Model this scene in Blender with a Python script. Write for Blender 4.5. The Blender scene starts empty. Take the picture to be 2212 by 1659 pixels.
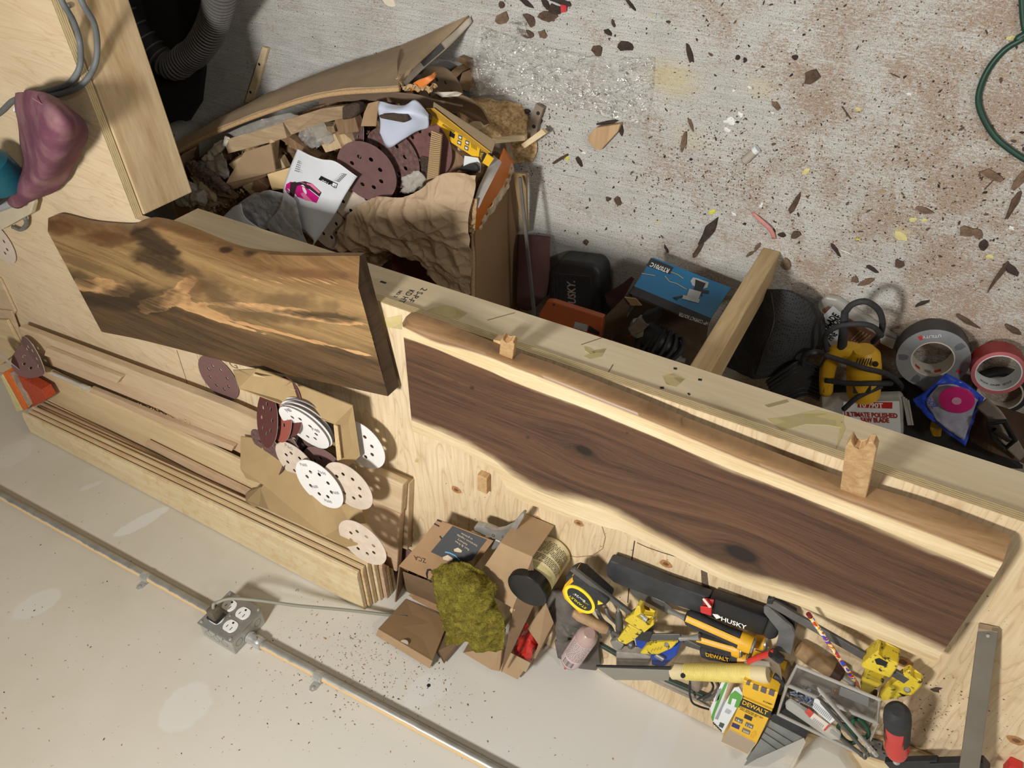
import bpy, bmesh, math, random
import numpy as np
from mathutils import Vector, Matrix, noise as mnoise
random.seed(7)
sc = bpy.context.scene
# ---------------------------------------------------------------- camera
RC = [[-0.87332896, -0.01657411, -0.48684887], [-0.3163289, 0.77932656, 0.54091231], [0.37044912, 0.62639876, -0.68585133]]
FPX, CX, CY = 1629.28, 1106.0, 829.5
CAM = Vector((0, 0, 1.565))
cam = bpy.data.objects.new('camera', bpy.data.cameras.new('camera'))
sc.collection.objects.link(cam)
cam.data.sensor_fit = 'HORIZONTAL'; cam.data.sensor_width = 36
cam.data.lens = FPX / 2212 * 36; cam.data.clip_start = 0.02
cam.matrix_world = Matrix(((RC[0][0], -RC[1][0], -RC[2][0], CAM.x), (RC[0][1], -RC[1][1], -RC[2][1], CAM.y),
                           (RC[0][2], -RC[1][2], -RC[2][2], CAM.z), (0, 0, 0, 1)))
sc.camera = cam
# ---------------------------------------------------------------- light, world, exposure
w = bpy.data.worlds.new('world'); sc.world = w; w.use_nodes = True
w.node_tree.nodes['Background'].inputs[0].default_value = (1, .97, .93, 1)
w.node_tree.nodes['Background'].inputs[1].default_value = 0.0
def area(name, loc, sx, sy, power, col):
    l = bpy.data.lights.new(name, 'AREA'); l.shape = 'RECTANGLE'; l.size = sx; l.size_y = sy
    l.energy = power; l.color = col
    o = bpy.data.objects.new(name, l); sc.collection.objects.link(o); o.location = loc
    return o
area('ceiling_and_fill_light', (.62, .30, 2.44), .24, .24, 42, (1, .975, .94))
area('ceiling_and_fill_light', (-2.1, -.9, 2.42), .4, .3, 40, (1, .975, .94))
area('ceiling_and_fill_light', (.9, -1.5, 2.44), .5, .3, 7, (1, .975, .94))  # added weak fill lamp, no such ceiling fixture known
sc.view_settings.view_transform = 'Standard'; sc.view_settings.look = 'None'
sc.view_settings.gamma = 1; sc.view_settings.exposure = 0.12; sc.view_settings.use_curve_mapping = False
# ---------------------------------------------------------------- geometry helpers
ZB, YW = .655, 1.565            # bench top height, wall plane
def ray(x, y):
    d = ((x - CX) / FPX, (y - CY) / FPX, 1.0)
    return Vector([sum(RC[i][k] * d[i] for i in range(3)) for k in range(3)])
def Z(x, y, z): d = ray(x, y); return CAM + d * ((z - CAM.z) / d.z)
def Y(x, y, yy): d = ray(x, y); return CAM + d * ((yy - CAM.y) / d.y)
def PL(x, y, p, n): d = ray(x, y); return CAM + d * ((Vector(p) - CAM).dot(n) / d.dot(n))
def V(*a): return Vector(a)
WL = {}
def finish(o, org, parent, label, cat, group, kind):
    sc.collection.objects.link(o); WL[o] = org
    if parent is not None:
        o.parent = parent; o.location = org - WL[parent]
    else: o.location = org
    if label: o['label'] = label
    if cat: o['category'] = cat
    if group: o['group'] = group
    if kind or cat: o['kind'] = kind or 'thing'
    return o
def empty(name, loc, label, cat, group=None, kind=None):
    return finish(bpy.data.objects.new(name, None), Vector(loc), None, label, cat, group, kind)
def meshob(name, bm, mat, parent=None, label=None, cat=None, group=None, kind=None, smooth=False, org=None, data=None):
    if data is None:
        bmesh.ops.recalc_face_normals(bm, faces=bm.faces)
        if org is None:
            vs = [v.co for v in bm.verts]
            org = Vector((sum(v.x for v in vs) / len(vs), sum(v.y for v in vs) / len(vs), min(v.z for v in vs)))
        for v in bm.verts: v.co -= org
        data = bpy.data.meshes.new(name); bm.to_mesh(data); bm.free()
        if smooth:
            data.polygons.foreach_set('use_smooth', [True] * len(data.polygons))
            if smooth != 'all':
                try: data.set_sharp_from_angle(angle=math.radians(35))
                except Exception: pass
        for m in (mat if isinstance(mat, (list, tuple)) else [mat]): data.materials.append(m)
    return finish(bpy.data.objects.new(name, data), Vector(org), parent, label, cat, group, kind)
def prism_bm(top, ext, bv=0, seg=1, bm=None, mi=0):
    """polygon (list of 3D points) swept along the vector ext"""
    bm = bm or bmesh.new(); ext = Vector(ext); n = len(top)
    a = [bm.verts.new(p) for p in top]; b = [bm.verts.new(Vector(p) + ext) for p in top]
    fs = [bm.faces.new(a), bm.faces.new(b[::-1])]
    for i in range(n): fs.append(bm.faces.new((a[i], b[i], b[(i + 1) % n], a[(i + 1) % n])))
    for f in fs: f.material_index = mi
    if bv:
        es = set(e for f in fs for e in f.edges)
        bmesh.ops.bevel(bm, geom=list(es), offset=bv, segments=seg, affect='EDGES', clamp_overlap=True, profile=.5)
    return bm
def PP(name, px, z, th, mat, parent=None, bv=0, label=None, cat=None, group=None, kind=None, seg=1, smooth=False):
    """solid whose top face is the pixel polygon at height z (or per-vertex heights), thickness th downwards"""
    zs = z if isinstance(z, (list, tuple)) else [z] * len(px)
    top = [Z(p[0], p[1], q) for p, q in zip(px, zs)]
    return meshob(name, prism_bm(top, (0, 0, -th), bv, seg), mat, parent, label, cat, group, kind, smooth)
def WP(name, px, y, th, mat, parent=None, bv=0, label=None, cat=None, group=None, kind=None):
    return meshob(name, prism_bm([Y(p[0], p[1], y) for p in px], (0, th, 0), bv), mat, parent, label, cat, group, kind)
def box_bm(p, ex, ey, ez, bv=0, seg=1, bm=None, mi=0):
    """box from corner p along three edge vectors"""
    p, ex, ey, ez = map(Vector, (p, ex, ey, ez))
    return prism_bm([p, p + ex, p + ex + ey, p + ey], ez, bv, seg, bm, mi)
def cat_rom(pts, n=8):
    pts = [Vector(p) for p in pts]; out = []
    P = [pts[0] * 2 - pts[1]] + pts + [pts[-1] * 2 - pts[-2]]
    for i in range(1, len(P) - 2):
        for k in range(n):
            t = k / n; a, b, c, d = P[i - 1:i + 3]
            out.append(.5 * ((2 * b) + (c - a) * t + (2 * a - 5 * b + 4 * c - d) * t * t + (3 * b - a - 3 * c + d) * t ** 3))
    out.append(pts[-1]); return out
def tube_bm(path, r, seg=10, bm=None, mi=0, squash=1.0, up=None, caps=True):
    bm = bm or bmesh.new(); path = [Vector(p) for p in path]; n = len(path); rings = []
    rr = r if callable(r) else (lambda t: r)
    ref = Vector(up) if up else None
    for i, p in enumerate(path):
        t = (path[min(i + 1, n - 1)] - path[max(i - 1, 0)]).normalized()
        if ref is None:
            ref = t.orthogonal()
        s = t.cross(ref)
        if s.length < 1e-6: s = t.orthogonal()
        s.normalize(); u = s.cross(t).normalized()
        if up is None: ref = u
        R = rr(i / max(1, n - 1))
        rings.append([bm.verts.new(p + s * R * math.cos(a) + u * R * squash * math.sin(a)) for a in [2 * math.pi * k / seg for k in range(seg)]])
    for i in range(n - 1):
        for k in range(seg):
            f = bm.faces.new((rings[i][k], rings[i][(k + 1) % seg], rings[i + 1][(k + 1) % seg], rings[i + 1][k])); f.material_index = mi
    if caps:
        for rg, s in ((rings[0], -1), (rings[-1], 1)):
            f = bm.faces.new(rg if s > 0 else rg[::-1]); f.material_index = mi
    return bm
def lathe_bm(prof, p0, p1, seg=24, bm=None, mi=0, squash=1.0, up=None, caps=True):
    """prof = [(t, r)], t along p0->p1"""
    p0, p1 = Vector(p0), Vector(p1); bm = bm or bmesh.new(); ax = (p1 - p0).normalized()
    ref = Vector(up) if up else ax.orthogonal()
    s = ax.cross(ref).normalized(); u = s.cross(ax).normalized(); rings = []
    for t, r in prof:
        c = p0.lerp(p1, t)
        rings.append([bm.verts.new(c + s * r * math.cos(a) + u * r * squash * math.sin(a)) for a in [2 * math.pi * k / seg for k in range(seg)]])
    for i in range(len(rings) - 1):
        for k in range(seg):
            f = bm.faces.new((rings[i][k], rings[i][(k + 1) % seg], rings[i + 1][(k + 1) % seg], rings[i + 1][k])); f.material_index = mi
    if caps:
        bm.faces.new(rings[0][::-1]).material_index = mi; bm.faces.new(rings[-1]).material_index = mi
    return bm
def sheet_bm(rows, nu, nv, th, amp=0, freq=20, seed=0, smooth_rows=True, creases=0, bm=None, mi=0):
    """rows: grid of 3D control points; resampled nu x nv; thickened; crumpled"""
    G = [cat_rom(r, 6) if smooth_rows and len(r) > 2 else [Vector(r[0]).lerp(Vector(r[-1]), k / 6) if len(r) == 2 else Vector(r[0]) for k in range(7)] if len(r) == 2 else [Vector(p) for p in r] for r in rows]
    def samp(line, t):
        x = t * (len(line) - 1); i = min(int(x), len(line) - 2); return line[i].lerp(line[i + 1], x - i)
    cols = []
    for j in range(nu + 1):
        c = [samp(g, j / nu) for g in G]
        c = cat_rom(c, 6) if len(c) > 2 and smooth_rows else c
        cols.append([samp(c, i / nv) for i in range(nv + 1)])
    off = Vector((seed * 3.1, seed * 1.7, seed * .9))
    def nrm(j, i):
        a = cols[min(j + 1, nu)][i] - cols[max(j - 1, 0)][i]; b = cols[j][min(i + 1, nv)] - cols[j][max(i - 1, 0)]
        n = a.cross(b); return n.normalized() if n.length > 1e-12 else Vector((0, 0, 1))
    N = [[nrm(j, i) for i in range(nv + 1)] for j in range(nu + 1)]
    P = []
    for j in range(nu + 1):
        r = []
        for i in range(nv + 1):
            p = cols[j][i]; d = 0
            if amp:
                if creases == 2:
                    for f_, w_ in ((1, 1), (2.3, .35)):
                        dd = mnoise.voronoi(p * freq * f_ + off)[0]; d += (min(dd[1] - dd[0], .45) * 2 - .4) * w_
                    d *= amp
                elif creases:
                    q = p * freq + off; d = 0; a = 1
                    for _ in range(3):
                        d += (abs(mnoise.noise(q)) * 2 - .5) * a; q = q * 2.1 + Vector((5, 3, 1)); a *= .5
                    d *= amp
                else: d = mnoise.noise(p * freq + off) * amp + mnoise.noise(p * freq * 2.3 + off) * amp * .4
            r.append(p + N[j][i] * d)
        P.append(r)
    bm = bm or bmesh.new()
    A = [[bm.verts.new(p) for p in r] for r in P]
    if th:
        B = [[bm.verts.new(P[j][i] - N[j][i] * th) for i in range(nv + 1)] for j in range(nu + 1)]
    def q(a, b, c, d):
        try: bm.faces.new((a, b, c, d)).material_index = mi
        except ValueError: pass
    for j in range(nu):
        for i in range(nv):
            q(A[j][i], A[j + 1][i], A[j + 1][i + 1], A[j][i + 1])
            if th: q(B[j][i + 1], B[j + 1][i + 1], B[j + 1][i], B[j][i])
    if th:
        for j in range(nu):
            q(A[j + 1][0], A[j][0], B[j][0], B[j + 1][0]); q(A[j][nv], A[j + 1][nv], B[j + 1][nv], B[j][nv])
        for i in range(nv):
            q(A[0][i], A[0][i + 1], B[0][i + 1], B[0][i]); q(A[nu][i + 1], A[nu][i], B[nu][i], B[nu][i + 1])
    return bm
def curve_mesh(splines, ext):
    """filled 2D outline with holes -> mesh data (closed solid of thickness 2*ext)"""
    cu = bpy.data.curves.new('tmp', 'CURVE'); cu.dimensions = '2D'; cu.fill_mode = 'BOTH'; cu.extrude = ext
    for s in splines:
        sp = cu.splines.new('POLY'); sp.points.add(len(s) - 1); sp.use_cyclic_u = True
        for p, c in zip(sp.points, s): p.co = (c[0], c[1], 0, 1)
    o = bpy.data.objects.new('tmp', cu); sc.collection.objects.link(o)
    dg = bpy.context.evaluated_depsgraph_get(); me = bpy.data.meshes.new_from_object(o.evaluated_get(dg))
    bpy.data.objects.remove(o); bpy.data.curves.remove(cu); return me
_tc = {}
def text(s, a, b, n, mat, parent, height=None, name='lettering', bold=0.0, shear=0, lift=.0004, mirror=False, italic=0):
    """lettering whose baseline runs from point a to b on a surface with normal n"""
    a, b, n = Vector(a), Vector(b), Vector(n).normalized()
    key = (s, bold, italic)
    if key not in _tc:
        cu = bpy.data.curves.new('t', 'FONT'); cu.body = s; cu.size = 1; cu.extrude = .012; cu.offset = bold; cu.resolution_u = 2; cu.shear = italic
        o = bpy.data.objects.new('t', cu); sc.collection.objects.link(o)
        dg = bpy.context.evaluated_depsgraph_get(); me = bpy.data.meshes.new_from_object(o.evaluated_get(dg))
        bpy.data.objects.remove(o); bpy.data.curves.remove(cu)
        _tc[key] = [v.co.copy() for v in me.vertices], [tuple(p.vertices) for p in me.polygons]
    vs, fs = _tc[key]
    if not vs: return None
    x0 = min(v.x for v in vs); x1 = max(v.x for v in vs)
    X = b - a; L = X.length; X.normalize(); Yv = n.cross(X).normalized()
    sx = L / (x1 - x0); sy = sx if height is None else height / .7
    bm = bmesh.new()
    V_ = [bm.verts.new(a + X * ((v.x - x0) * sx) + Yv * (v.y * sy) + n * (lift + v.z * .01)) for v in vs]
    for f in fs:
        try: bm.faces.new([V_[i] for i in f])
        except ValueError: pass
    return meshob(name, bm, mat, parent)
def flat(name, pts, n, mat, parent, lift=.0005, th=.0004):
    """thin printed patch on a surface"""
    n = Vector(n).normalized()
    return meshob(name, prism_bm([Vector(p) + n * lift for p in pts], -n * th), mat, parent)
def strokes(name, segs, wd, n, mat, parent, lift=.0005, **kw):
    """thin raised line segments (a, b) on a surface"""
    n = Vector(n).normalized(); bm = bmesh.new()
    if len(segs) > 1 and kw.get('kind') != 'stuff':
        chain = all((Vector(segs[i][1]) - Vector(segs[i + 1][0])).length < 1e-6 for i in range(len(segs) - 1))
        if not chain:
            return [strokes(name, [s_], wd, n, mat, parent, lift, **kw) for s_ in segs]
        pts = [Vector(segs[0][0])] + [Vector(s_[1]) for s_ in segs]; L_, R_ = [], []
        for i, p in enumerate(pts):
            t = (pts[min(i + 1, len(pts) - 1)] - pts[max(i - 1, 0)]).normalized(); s = n.cross(t) * wd / 2
            L_.append(bm.verts.new(p + s + n * lift)); R_.append(bm.verts.new(p - s + n * lift))
        for i in range(len(pts) - 1): bm.faces.new((L_[i], R_[i], R_[i + 1], L_[i + 1]))
        return meshob(name, bm, mat, parent, **kw)
    for a, b in segs:
        a, b = Vector(a), Vector(b); t = (b - a).normalized(); s = n.cross(t) * wd / 2
        prism_bm([a - s + n * lift, b - s + n * lift, b + s + n * lift, a + s + n * lift], -n * .0003, bm=bm)
    return meshob(name, bm, mat, parent, **kw)
# ---------------------------------------------------------------- materials
def lin(c): c = c / 255; return c / 12.92 if c <= .04045 else ((c + .055) / 1.055) ** 2.4
def rgb(*c): return tuple(lin(x) for x in c) + (1,)
class NT:
    def __init__(s, name):
        s.m = bpy.data.materials.new(name); s.m.use_nodes = True; s.t = s.m.node_tree; s.n = s.t.nodes; s.l = s.t.links
        s.b = s.n['Principled BSDF']; s.tc = None
    def new(s, ty, **kw):
        n = s.n.new(ty)
        for k, v in kw.items(): setattr(n, k, v)
        return n
    def lk(s, a, b): s.l.new(a, b)
    def coord(s, scale=(1, 1, 1), rot=(0, 0, 0), src='Object', loc=(0, 0, 0)):
        if s.tc is None: s.tc = s.new('ShaderNodeTexCoord')
        m = s.new('ShaderNodeMapping'); m.inputs['Scale'].default_value = scale; m.inputs['Rotation'].default_value = rot; m.inputs['Location'].default_value = loc
        s.lk(s.tc.outputs[src], m.inputs[0]); return m.outputs[0]
    def noise(s, vec, scale=5, detail=3, rough=.5, dist=0):
        n = s.new('ShaderNodeTexNoise'); n.inputs['Scale'].default_value = scale; n.inputs['Detail'].default_value = detail
        n.inputs['Roughness'].default_value = rough; n.inputs['Distortion'].default_value = dist
        if vec is not None: s.lk(vec, n.inputs['Vector'])
        return n.outputs['Fac']
    def ramp(s, fac, stops, interp='LINEAR'):
        r = s.new('ShaderNodeValToRGB'); r.color_ramp.interpolation = interp; e = r.color_ramp.elements
        while len(e) < len(stops): e.new(.5)
        for k, (p, c) in enumerate(stops):
            e[k].position = p; e[k].color = c if isinstance(c, tuple) else (c, c, c, 1)
        s.lk(fac, r.inputs[0]); return r.outputs[0]
    def mix(s, fac, a, b, mode='MIX'):
        m = s.new('ShaderNodeMix', data_type='RGBA', blend_type=mode)
        for v, i in ((fac, 0), (a, 6), (b, 7)):
            if isinstance(v, bpy.types.NodeSocket): s.lk(v, m.inputs[i])
            else: m.inputs[i].default_value = v
        return m.outputs[2]
    def math(s, op, a, b=0):
        m = s.new('ShaderNodeMath', operation=op)
        for v, i in ((a, 0), (b, 1)):
            if isinstance(v, bpy.types.NodeSocket): s.lk(v, m.inputs[i])
            else: m.inputs[i].default_value = v
        return m.outputs[0]
    def attr(s, name):
        a = s.new('ShaderNodeAttribute'); a.attribute_name = name; return a.outputs['Fac']
    def bump(s, h, strength=.3, dist=.001):
        b = s.new('ShaderNodeBump'); b.inputs['Strength'].default_value = strength; b.inputs['Distance'].default_value = dist
        s.lk(h, b.inputs['Height']); s.lk(b.outputs[0], s.b.inputs['Normal'])
    def col(s, c):
        if isinstance(c, bpy.types.NodeSocket): s.lk(c, s.b.inputs['Base Color'])
        else: s.b.inputs['Base Color'].default_value = c
    def set(s, rough=.6, metal=0, spec=None, **k):
        s.b.inputs['Roughness'].default_value = rough; s.b.inputs['Metallic'].default_value = metal
        if spec is not None: s.b.inputs['Specular IOR Level'].default_value = spec
        return s.m
_mc = {}
def plain(c, rough=.6, metal=0, var=.12, scale=60, bump=0, spec=None, name=None):
    """colour with procedural wear"""
    key = (c, rough, metal, var, scale, bump)
    if key in _mc: return _mc[key]
    t = NT(name or 'painted_surface'); v = t.coord()
    n = t.noise(v, scale, 4, .6)
    d = tuple(x * (1 - var) for x in rgb(*c)[:3]) + (1,); l = tuple(min(1, x * (1 + var)) for x in rgb(*c)[:3]) + (1,)
    t.col(t.ramp(n, [(.3, d), (.7, l)]))
    if bump: t.bump(n, bump, .001)
    _mc[key] = t.set(rough, metal, spec); return _mc[key]
def wood(c1, c2, ang=0, scale=1.0, fine=.35, rough=.65, dust=None, name='wood_grain', ax='x'):
    key = ('w', c1, c2, round(ang, 2), scale, fine, dust, ax)
    if key in _mc: return _mc[key]
    t = NT(name)
    sc_ = {'x': (1.2, 16, 16), 'y': (16, 1.2, 16), 'z': (16, 16, 1.2)}[ax]
    v = t.coord(tuple(a * scale for a in sc_), (0, 0, -ang)); v2 = t.coord(tuple(a * scale * 9 for a in sc_), (0, 0, -ang))
    # rotate first, then stretch
    n = t.noise(v, 1.6, 4, .55, 1.2); f = t.noise(v2, 1.5, 3, .6)
    g = t.math('ADD', t.math('MULTIPLY', n, 1 - fine), t.math('MULTIPLY', f, fine))
    c = t.ramp(g, [(.32, rgb(*c2)), (.5, tuple((a + b) / 2 for a, b in zip(rgb(*c1), rgb(*c2)))), (.66, rgb(*c1))])
    if dust:
        dn = t.noise(t.coord(), 35, 5, .7)
        c = t.mix(t.ramp(dn, [(.5, 0.0), (.7, .7)]), c, rgb(*dust))
    t.col(c); t.bump(f, .12, .0006)
    _mc[key] = t.set(rough); return _mc[key]
def board_px(px, rnd=0): return px
# ================================================================ materials used by the setting
def concrete():
    t = NT('concrete_floor')
    st = t.noise(t.coord((6, 190, 1), (0, 0, .02)), 1.6, 3, .6, .6)
    med = t.noise(t.coord(), 9, 5, .65); fine = t.noise(t.coord(), 420, 3, .7); sp = t.noise(t.coord((1, 1.5, 1)), 210, 2, .5)
    base = t.ramp(t.math('ADD', t.math('MULTIPLY', st, .30), t.math('MULTIPLY', fine, .70)), [(.34, rgb(112, 108, 100)), (.46, rgb(176, 174, 168)), (.62, rgb(212, 212, 207))])
    base = t.mix(t.ramp(med, [(.35, .0), (.7, .35)]), base, rgb(150, 146, 138))
    # brown bark dust, stronger towards -x
    tc = t.new('ShaderNodeSeparateXYZ'); t.lk(t.coord(), tc.inputs[0])
    gx = t.new('ShaderNodeMapRange'); gx.inputs[1].default_value = .75; gx.inputs[2].default_value = -.1; t.lk(tc.outputs[0], gx.inputs[0])
    d1 = t.noise(t.coord(), 7, 6, .72, .5); d2 = t.noise(t.coord((1, 2.4, 1)), 110, 4, .75)
    dd = t.math('ADD', t.math('MULTIPLY', d1, .95), t.math('MULTIPLY', gx.outputs[0], .20))
    dd = t.math('ADD', dd, t.math('MULTIPLY', t.math('SUBTRACT', d2, .5), .9))
    base = t.mix(t.ramp(dd, [(.56, 0.0), (.74, .8)]), base, t.ramp(fine, [(.3, rgb(112, 86, 66)), (.7, rgb(176, 150, 124))]))
    # yellow glue stains
    for (x, y), r, k in (((1450, 170), .075, .5), ((1490, 300), .05, .25), ((1640, 190), .04, .3), ((1950, 500), .02, .5), ((1420, 480), .012, .5)):
        p = Z(x, y, 0); m = t.coord((1 / r, 1 / (r * .6), 1), loc=(-p.x / r, -p.y / (r * .6), 0))
        l = t.new('ShaderNodeVectorMath', operation='LENGTH'); t.lk(m, l.inputs[0])
        g = t.math('ADD', l.outputs[1], t.math('MULTIPLY', t.math('SUBTRACT', st, .5), 2.2))
        base = t.mix(t.ramp(g, [(.3, k), (1.1, 0.0)]), base, rgb(196, 180, 122))
    dk = t.ramp(sp, [(.65, 0.0), (.69, .7)]); base = t.mix(dk, base, rgb(78, 66, 56))
    t.col(base); t.bump(t.math('ADD', st, t.math('MULTIPLY', fine, .6)), .5, .0012)
    return t.set(.85)
def drywall():
    t = NT('drywall_paper'); n = t.noise(t.coord(), 4, 4, .6); f = t.noise(t.coord(), 300, 2, .6)
    c = t.ramp(n, [(.3, rgb(198, 190, 172)), (.7, rgb(208, 201, 186))])
    sep = t.new('ShaderNodeSeparateXYZ'); t.lk(t.coord(), sep.inputs[0])
    # joint compound: paler bands that run up the wall at the right
    gr_ = t.new('ShaderNodeMapRange'); gr_.inputs[1].default_value = 1.25; gr_.inputs[2].default_value = .25; t.lk(sep.outputs[0], gr_.inputs[0])
    c = t.mix(gr_.outputs[0], c, rgb(216, 214, 206))
    for px_, wd, k in (((1440, 1560), .035, .55), ((1600, 1600), .03, .6), ((1850, 1650), .05, .8), ((1725, 1640), .04, .7)):
        xx = Y(px_[0], px_[1], YW).x
        g = t.math('ABSOLUTE', t.math('SUBTRACT', sep.outputs[0], xx))
        g = t.math('ADD', g, t.math('MULTIPLY', t.math('SUBTRACT', n, .5), .02))
        c = t.mix(t.ramp(t.math('DIVIDE', g, wd), [(.75, k), (1.0, 0.0)]), c, rgb(218, 219, 216))
    for (xa, ya), (xb, yb), rz, k in (((245, 1160), (365, 1095), .022, .75), ((20, 1335), (138, 1275), .035, .45), ((345, 1575), (455, 1480), .05, .5), ((870, 1520), (975, 1460), .036, .8), ((170, 1060), (225, 1038), .01, .4), ((0, 1010), (60, 950), .05, .3), ((1040, 1680), (1120, 1600), .03, .45), ((600, 1268), (700, 1250), .03, .3)):
        pa_, pb_ = Y(xa, ya, YW), Y(xb, yb, YW); p = (pa_ + pb_) / 2; rx = (pb_ - pa_).length / 2; rot = math.atan2(-(pb_.z - pa_.z), pb_.x - pa_.x)
        m = t.new('ShaderNodeMapping'); m.vector_type = 'TEXTURE'; m.inputs['Location'].default_value = p; m.inputs['Rotation'].default_value = (0, rot, 0); m.inputs['Scale'].default_value = (rx, 9, rz)
        t.coord(); t.lk(t.tc.outputs['Object'], m.inputs[0])
        l = t.new('ShaderNodeVectorMath', operation='LENGTH'); t.lk(m.outputs[0], l.inputs[0])
        g = t.math('ADD', l.outputs[1], t.math('MULTIPLY', t.math('SUBTRACT', t.noise(t.coord(), 40, 3, .6), .5), .5))
        c = t.mix(t.ramp(g, [(.86, k), (1.0, 0.0)]), c, rgb(216, 216, 210))
    t.col(c); t.bump(f, .12, .0006); return t.set(.8)
def plywood(name, c1, c2, c3, ang=0.0, glue=True):
    t = NT(name)
    v = t.coord((1, 1, 1), (0, 0, -ang))
    m = t.new('ShaderNodeMapping'); m.inputs['Scale'].default_value = (9, 1.3, 1); t.lk(v, m.inputs[0])
    n = t.noise(m.outputs[0], 2.2, 2, .5, .5)
    band = t.math('FRACT', t.math('MULTIPLY', n, 9))
    line = t.ramp(band, [(0, 1.0), (.10, .25), (.4, 0.0), (.88, .0), (1, .7)])
    m2 = t.new('ShaderNodeMapping'); m2.inputs['Scale'].default_value = (160, 7, 1); t.lk(v, m2.inputs[0])
    fib = t.noise(m2.outputs[0], 1, 3, .6); big = t.noise(t.coord(), 3.2, 4, .6, .8)
    c = t.ramp(big, [(.35, rgb(*c2)), (.65, rgb(*c1))]); c = t.mix(t.math('MULTIPLY', line, .6), c, rgb(*c3))
    c = t.mix(t.ramp(fib, [(.35, .28), (.6, 0.0)]), c, rgb(*c3))
    sp = t.noise(t.coord(), 260, 2, .5); c = t.mix(t.ramp(sp, [(.71, 0.0), (.75, .6)]), c, rgb(90, 66, 46))
    dirt = t.noise(t.coord(), 22, 4, .7); c = t.mix(t.ramp(dirt, [(.6, 0.0), (.8, .3)]), c, rgb(120, 98, 72))
    t.col(c); t.bump(fib, .1, .0006); return t.set(.62)
M_PLY = plywood('plywood_sheet', (224, 205, 170), (210, 188, 150), (178, 144, 102))
M_MAPLE = plywood('smooth_plywood_sheet', (220, 200, 166), (210, 189, 154), (190, 160, 122), ang=1.45)
def edge_ply():
    t = NT('plywood_edge'); sep = t.new('ShaderNodeSeparateXYZ'); t.lk(t.coord(), sep.inputs[0])
    b = t.math('FRACT', t.math('MULTIPLY', sep.outputs[2], 240)); n = t.noise(t.coord((60, 60, 500)), 1, 3, .6)
    t.col(t.mix(t.ramp(b, [(.35, 0.0), (.55, 1.0), (.9, 1.0), (1, 0.0)]), t.ramp(n, [(.3, rgb(150, 128, 92)), (.7, rgb(196, 174, 130))]), rgb(216, 196, 150)))
    return t.set(.75)
M_PLYEDGE = edge_ply()
M_PINE = wood((226, 208, 172), (200, 174, 130), name='spruce_lumber')
M_PINE_Y = wood((224, 202, 160), (176, 138, 88), ax='y', scale=.8, name='fir_lumber')
M_PINE_Z = wood((206, 182, 138), (170, 140, 96), ax='z', name='stud_lumber')
M_GLUE = plain((205, 190, 110), .35, 0, .2, 90, name='dried_glue')
M_BLK = plain((22, 22, 24), .55, 0, .3, 60, name='black_print')
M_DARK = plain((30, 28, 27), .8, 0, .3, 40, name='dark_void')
# ================================================================ the setting
def structure(name, bm, mat): return meshob(name, bm, mat, kind='structure', org=Vector((0, 0, 0)))
structure('floor', box_bm((-2.6, -2.6, -.1), (6.4, 0, 0), (0, 4.3, 0), (0, 0, .1)), concrete())
structure('wall_back', box_bm((-2.6, YW, 0), (6.4, 0, 0), (0, .1, 0), (0, 0, 2.5)), drywall())
M_WALL = plain((150, 146, 138), .8, 0, .04, 8, name='painted_wall')
structure('wall_left', box_bm((3.8, -2.6, 0), (.1, 0, 0), (0, 4.3, 0), (0, 0, 2.5)), M_WALL)
structure('wall_right', box_bm((-2.7, -2.6, 0), (.1, 0, 0), (0, 4.3, 0), (0, 0, 2.5)), M_WALL)
structure('wall_front', box_bm((-2.7, -2.7, 0), (6.6, 0, 0), (0, .1, 0), (0, 0, 2.5)), M_WALL)
structure('ceiling', box_bm((-2.7, -2.7, 2.5), (6.6, 0, 0), (0, 4.4, 0), (0, 0, .1)), M_WALL)
# ---------------------------------------------------------------- workbench along the wall
YF = .752
wb = empty('workbench', (.2, 1.1, 0), 'long plywood workbench on two by four framing against the drywall', 'workbench')
topb = box_bm((-.9, YF, ZB - .019), (2.25, 0, 0), (0, YW - .003 - YF, 0), (0, 0, .019))
topo = meshob('bench_top', topb, [M_PLY], wb)
M_APRON = wood((226, 211, 180), (202, 183, 148), scale=.55, fine=.3, name='bench_apron_lumber')
apr = meshob('front_apron', box_bm((-.9, YF + .002, ZB - .108), (2.25, 0, 0), (0, .038, 0), (0, 0, .0885), .0015), M_APRON, wb)
meshob('plywood_edge', box_bm((-.9, YF - .0012, ZB - .0185), (2.25, 0, 0), (0, .0012, 0), (0, 0, .018)), M_PLYEDGE, wb)
# post standing on the floor behind the apron
def leg(parent, x, y, w_, d_, label=None):
    return meshob('leg', box_bm((x, y, 0), (w_, 0, 0), (0, d_, 0), (0, 0, ZB - .02), .003, 2), M_PINE_Z, parent, label)
f0 = Z(1650, 528, 0)
leg(wb, f0.x - .038, YF + .041, .038, .089)
leg(wb, -.85, YF + .041, .038, .089); leg(wb, -.85, YW - .12, .089, .038); leg(wb, .6, YW - .12, .089, .038)
meshob('back_ledger', box_bm((-.9, YW - .045, ZB - .11), (2.2, 0, 0), (0, .038, 0), (0, 0, .089)), M_PINE, wb)
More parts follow.
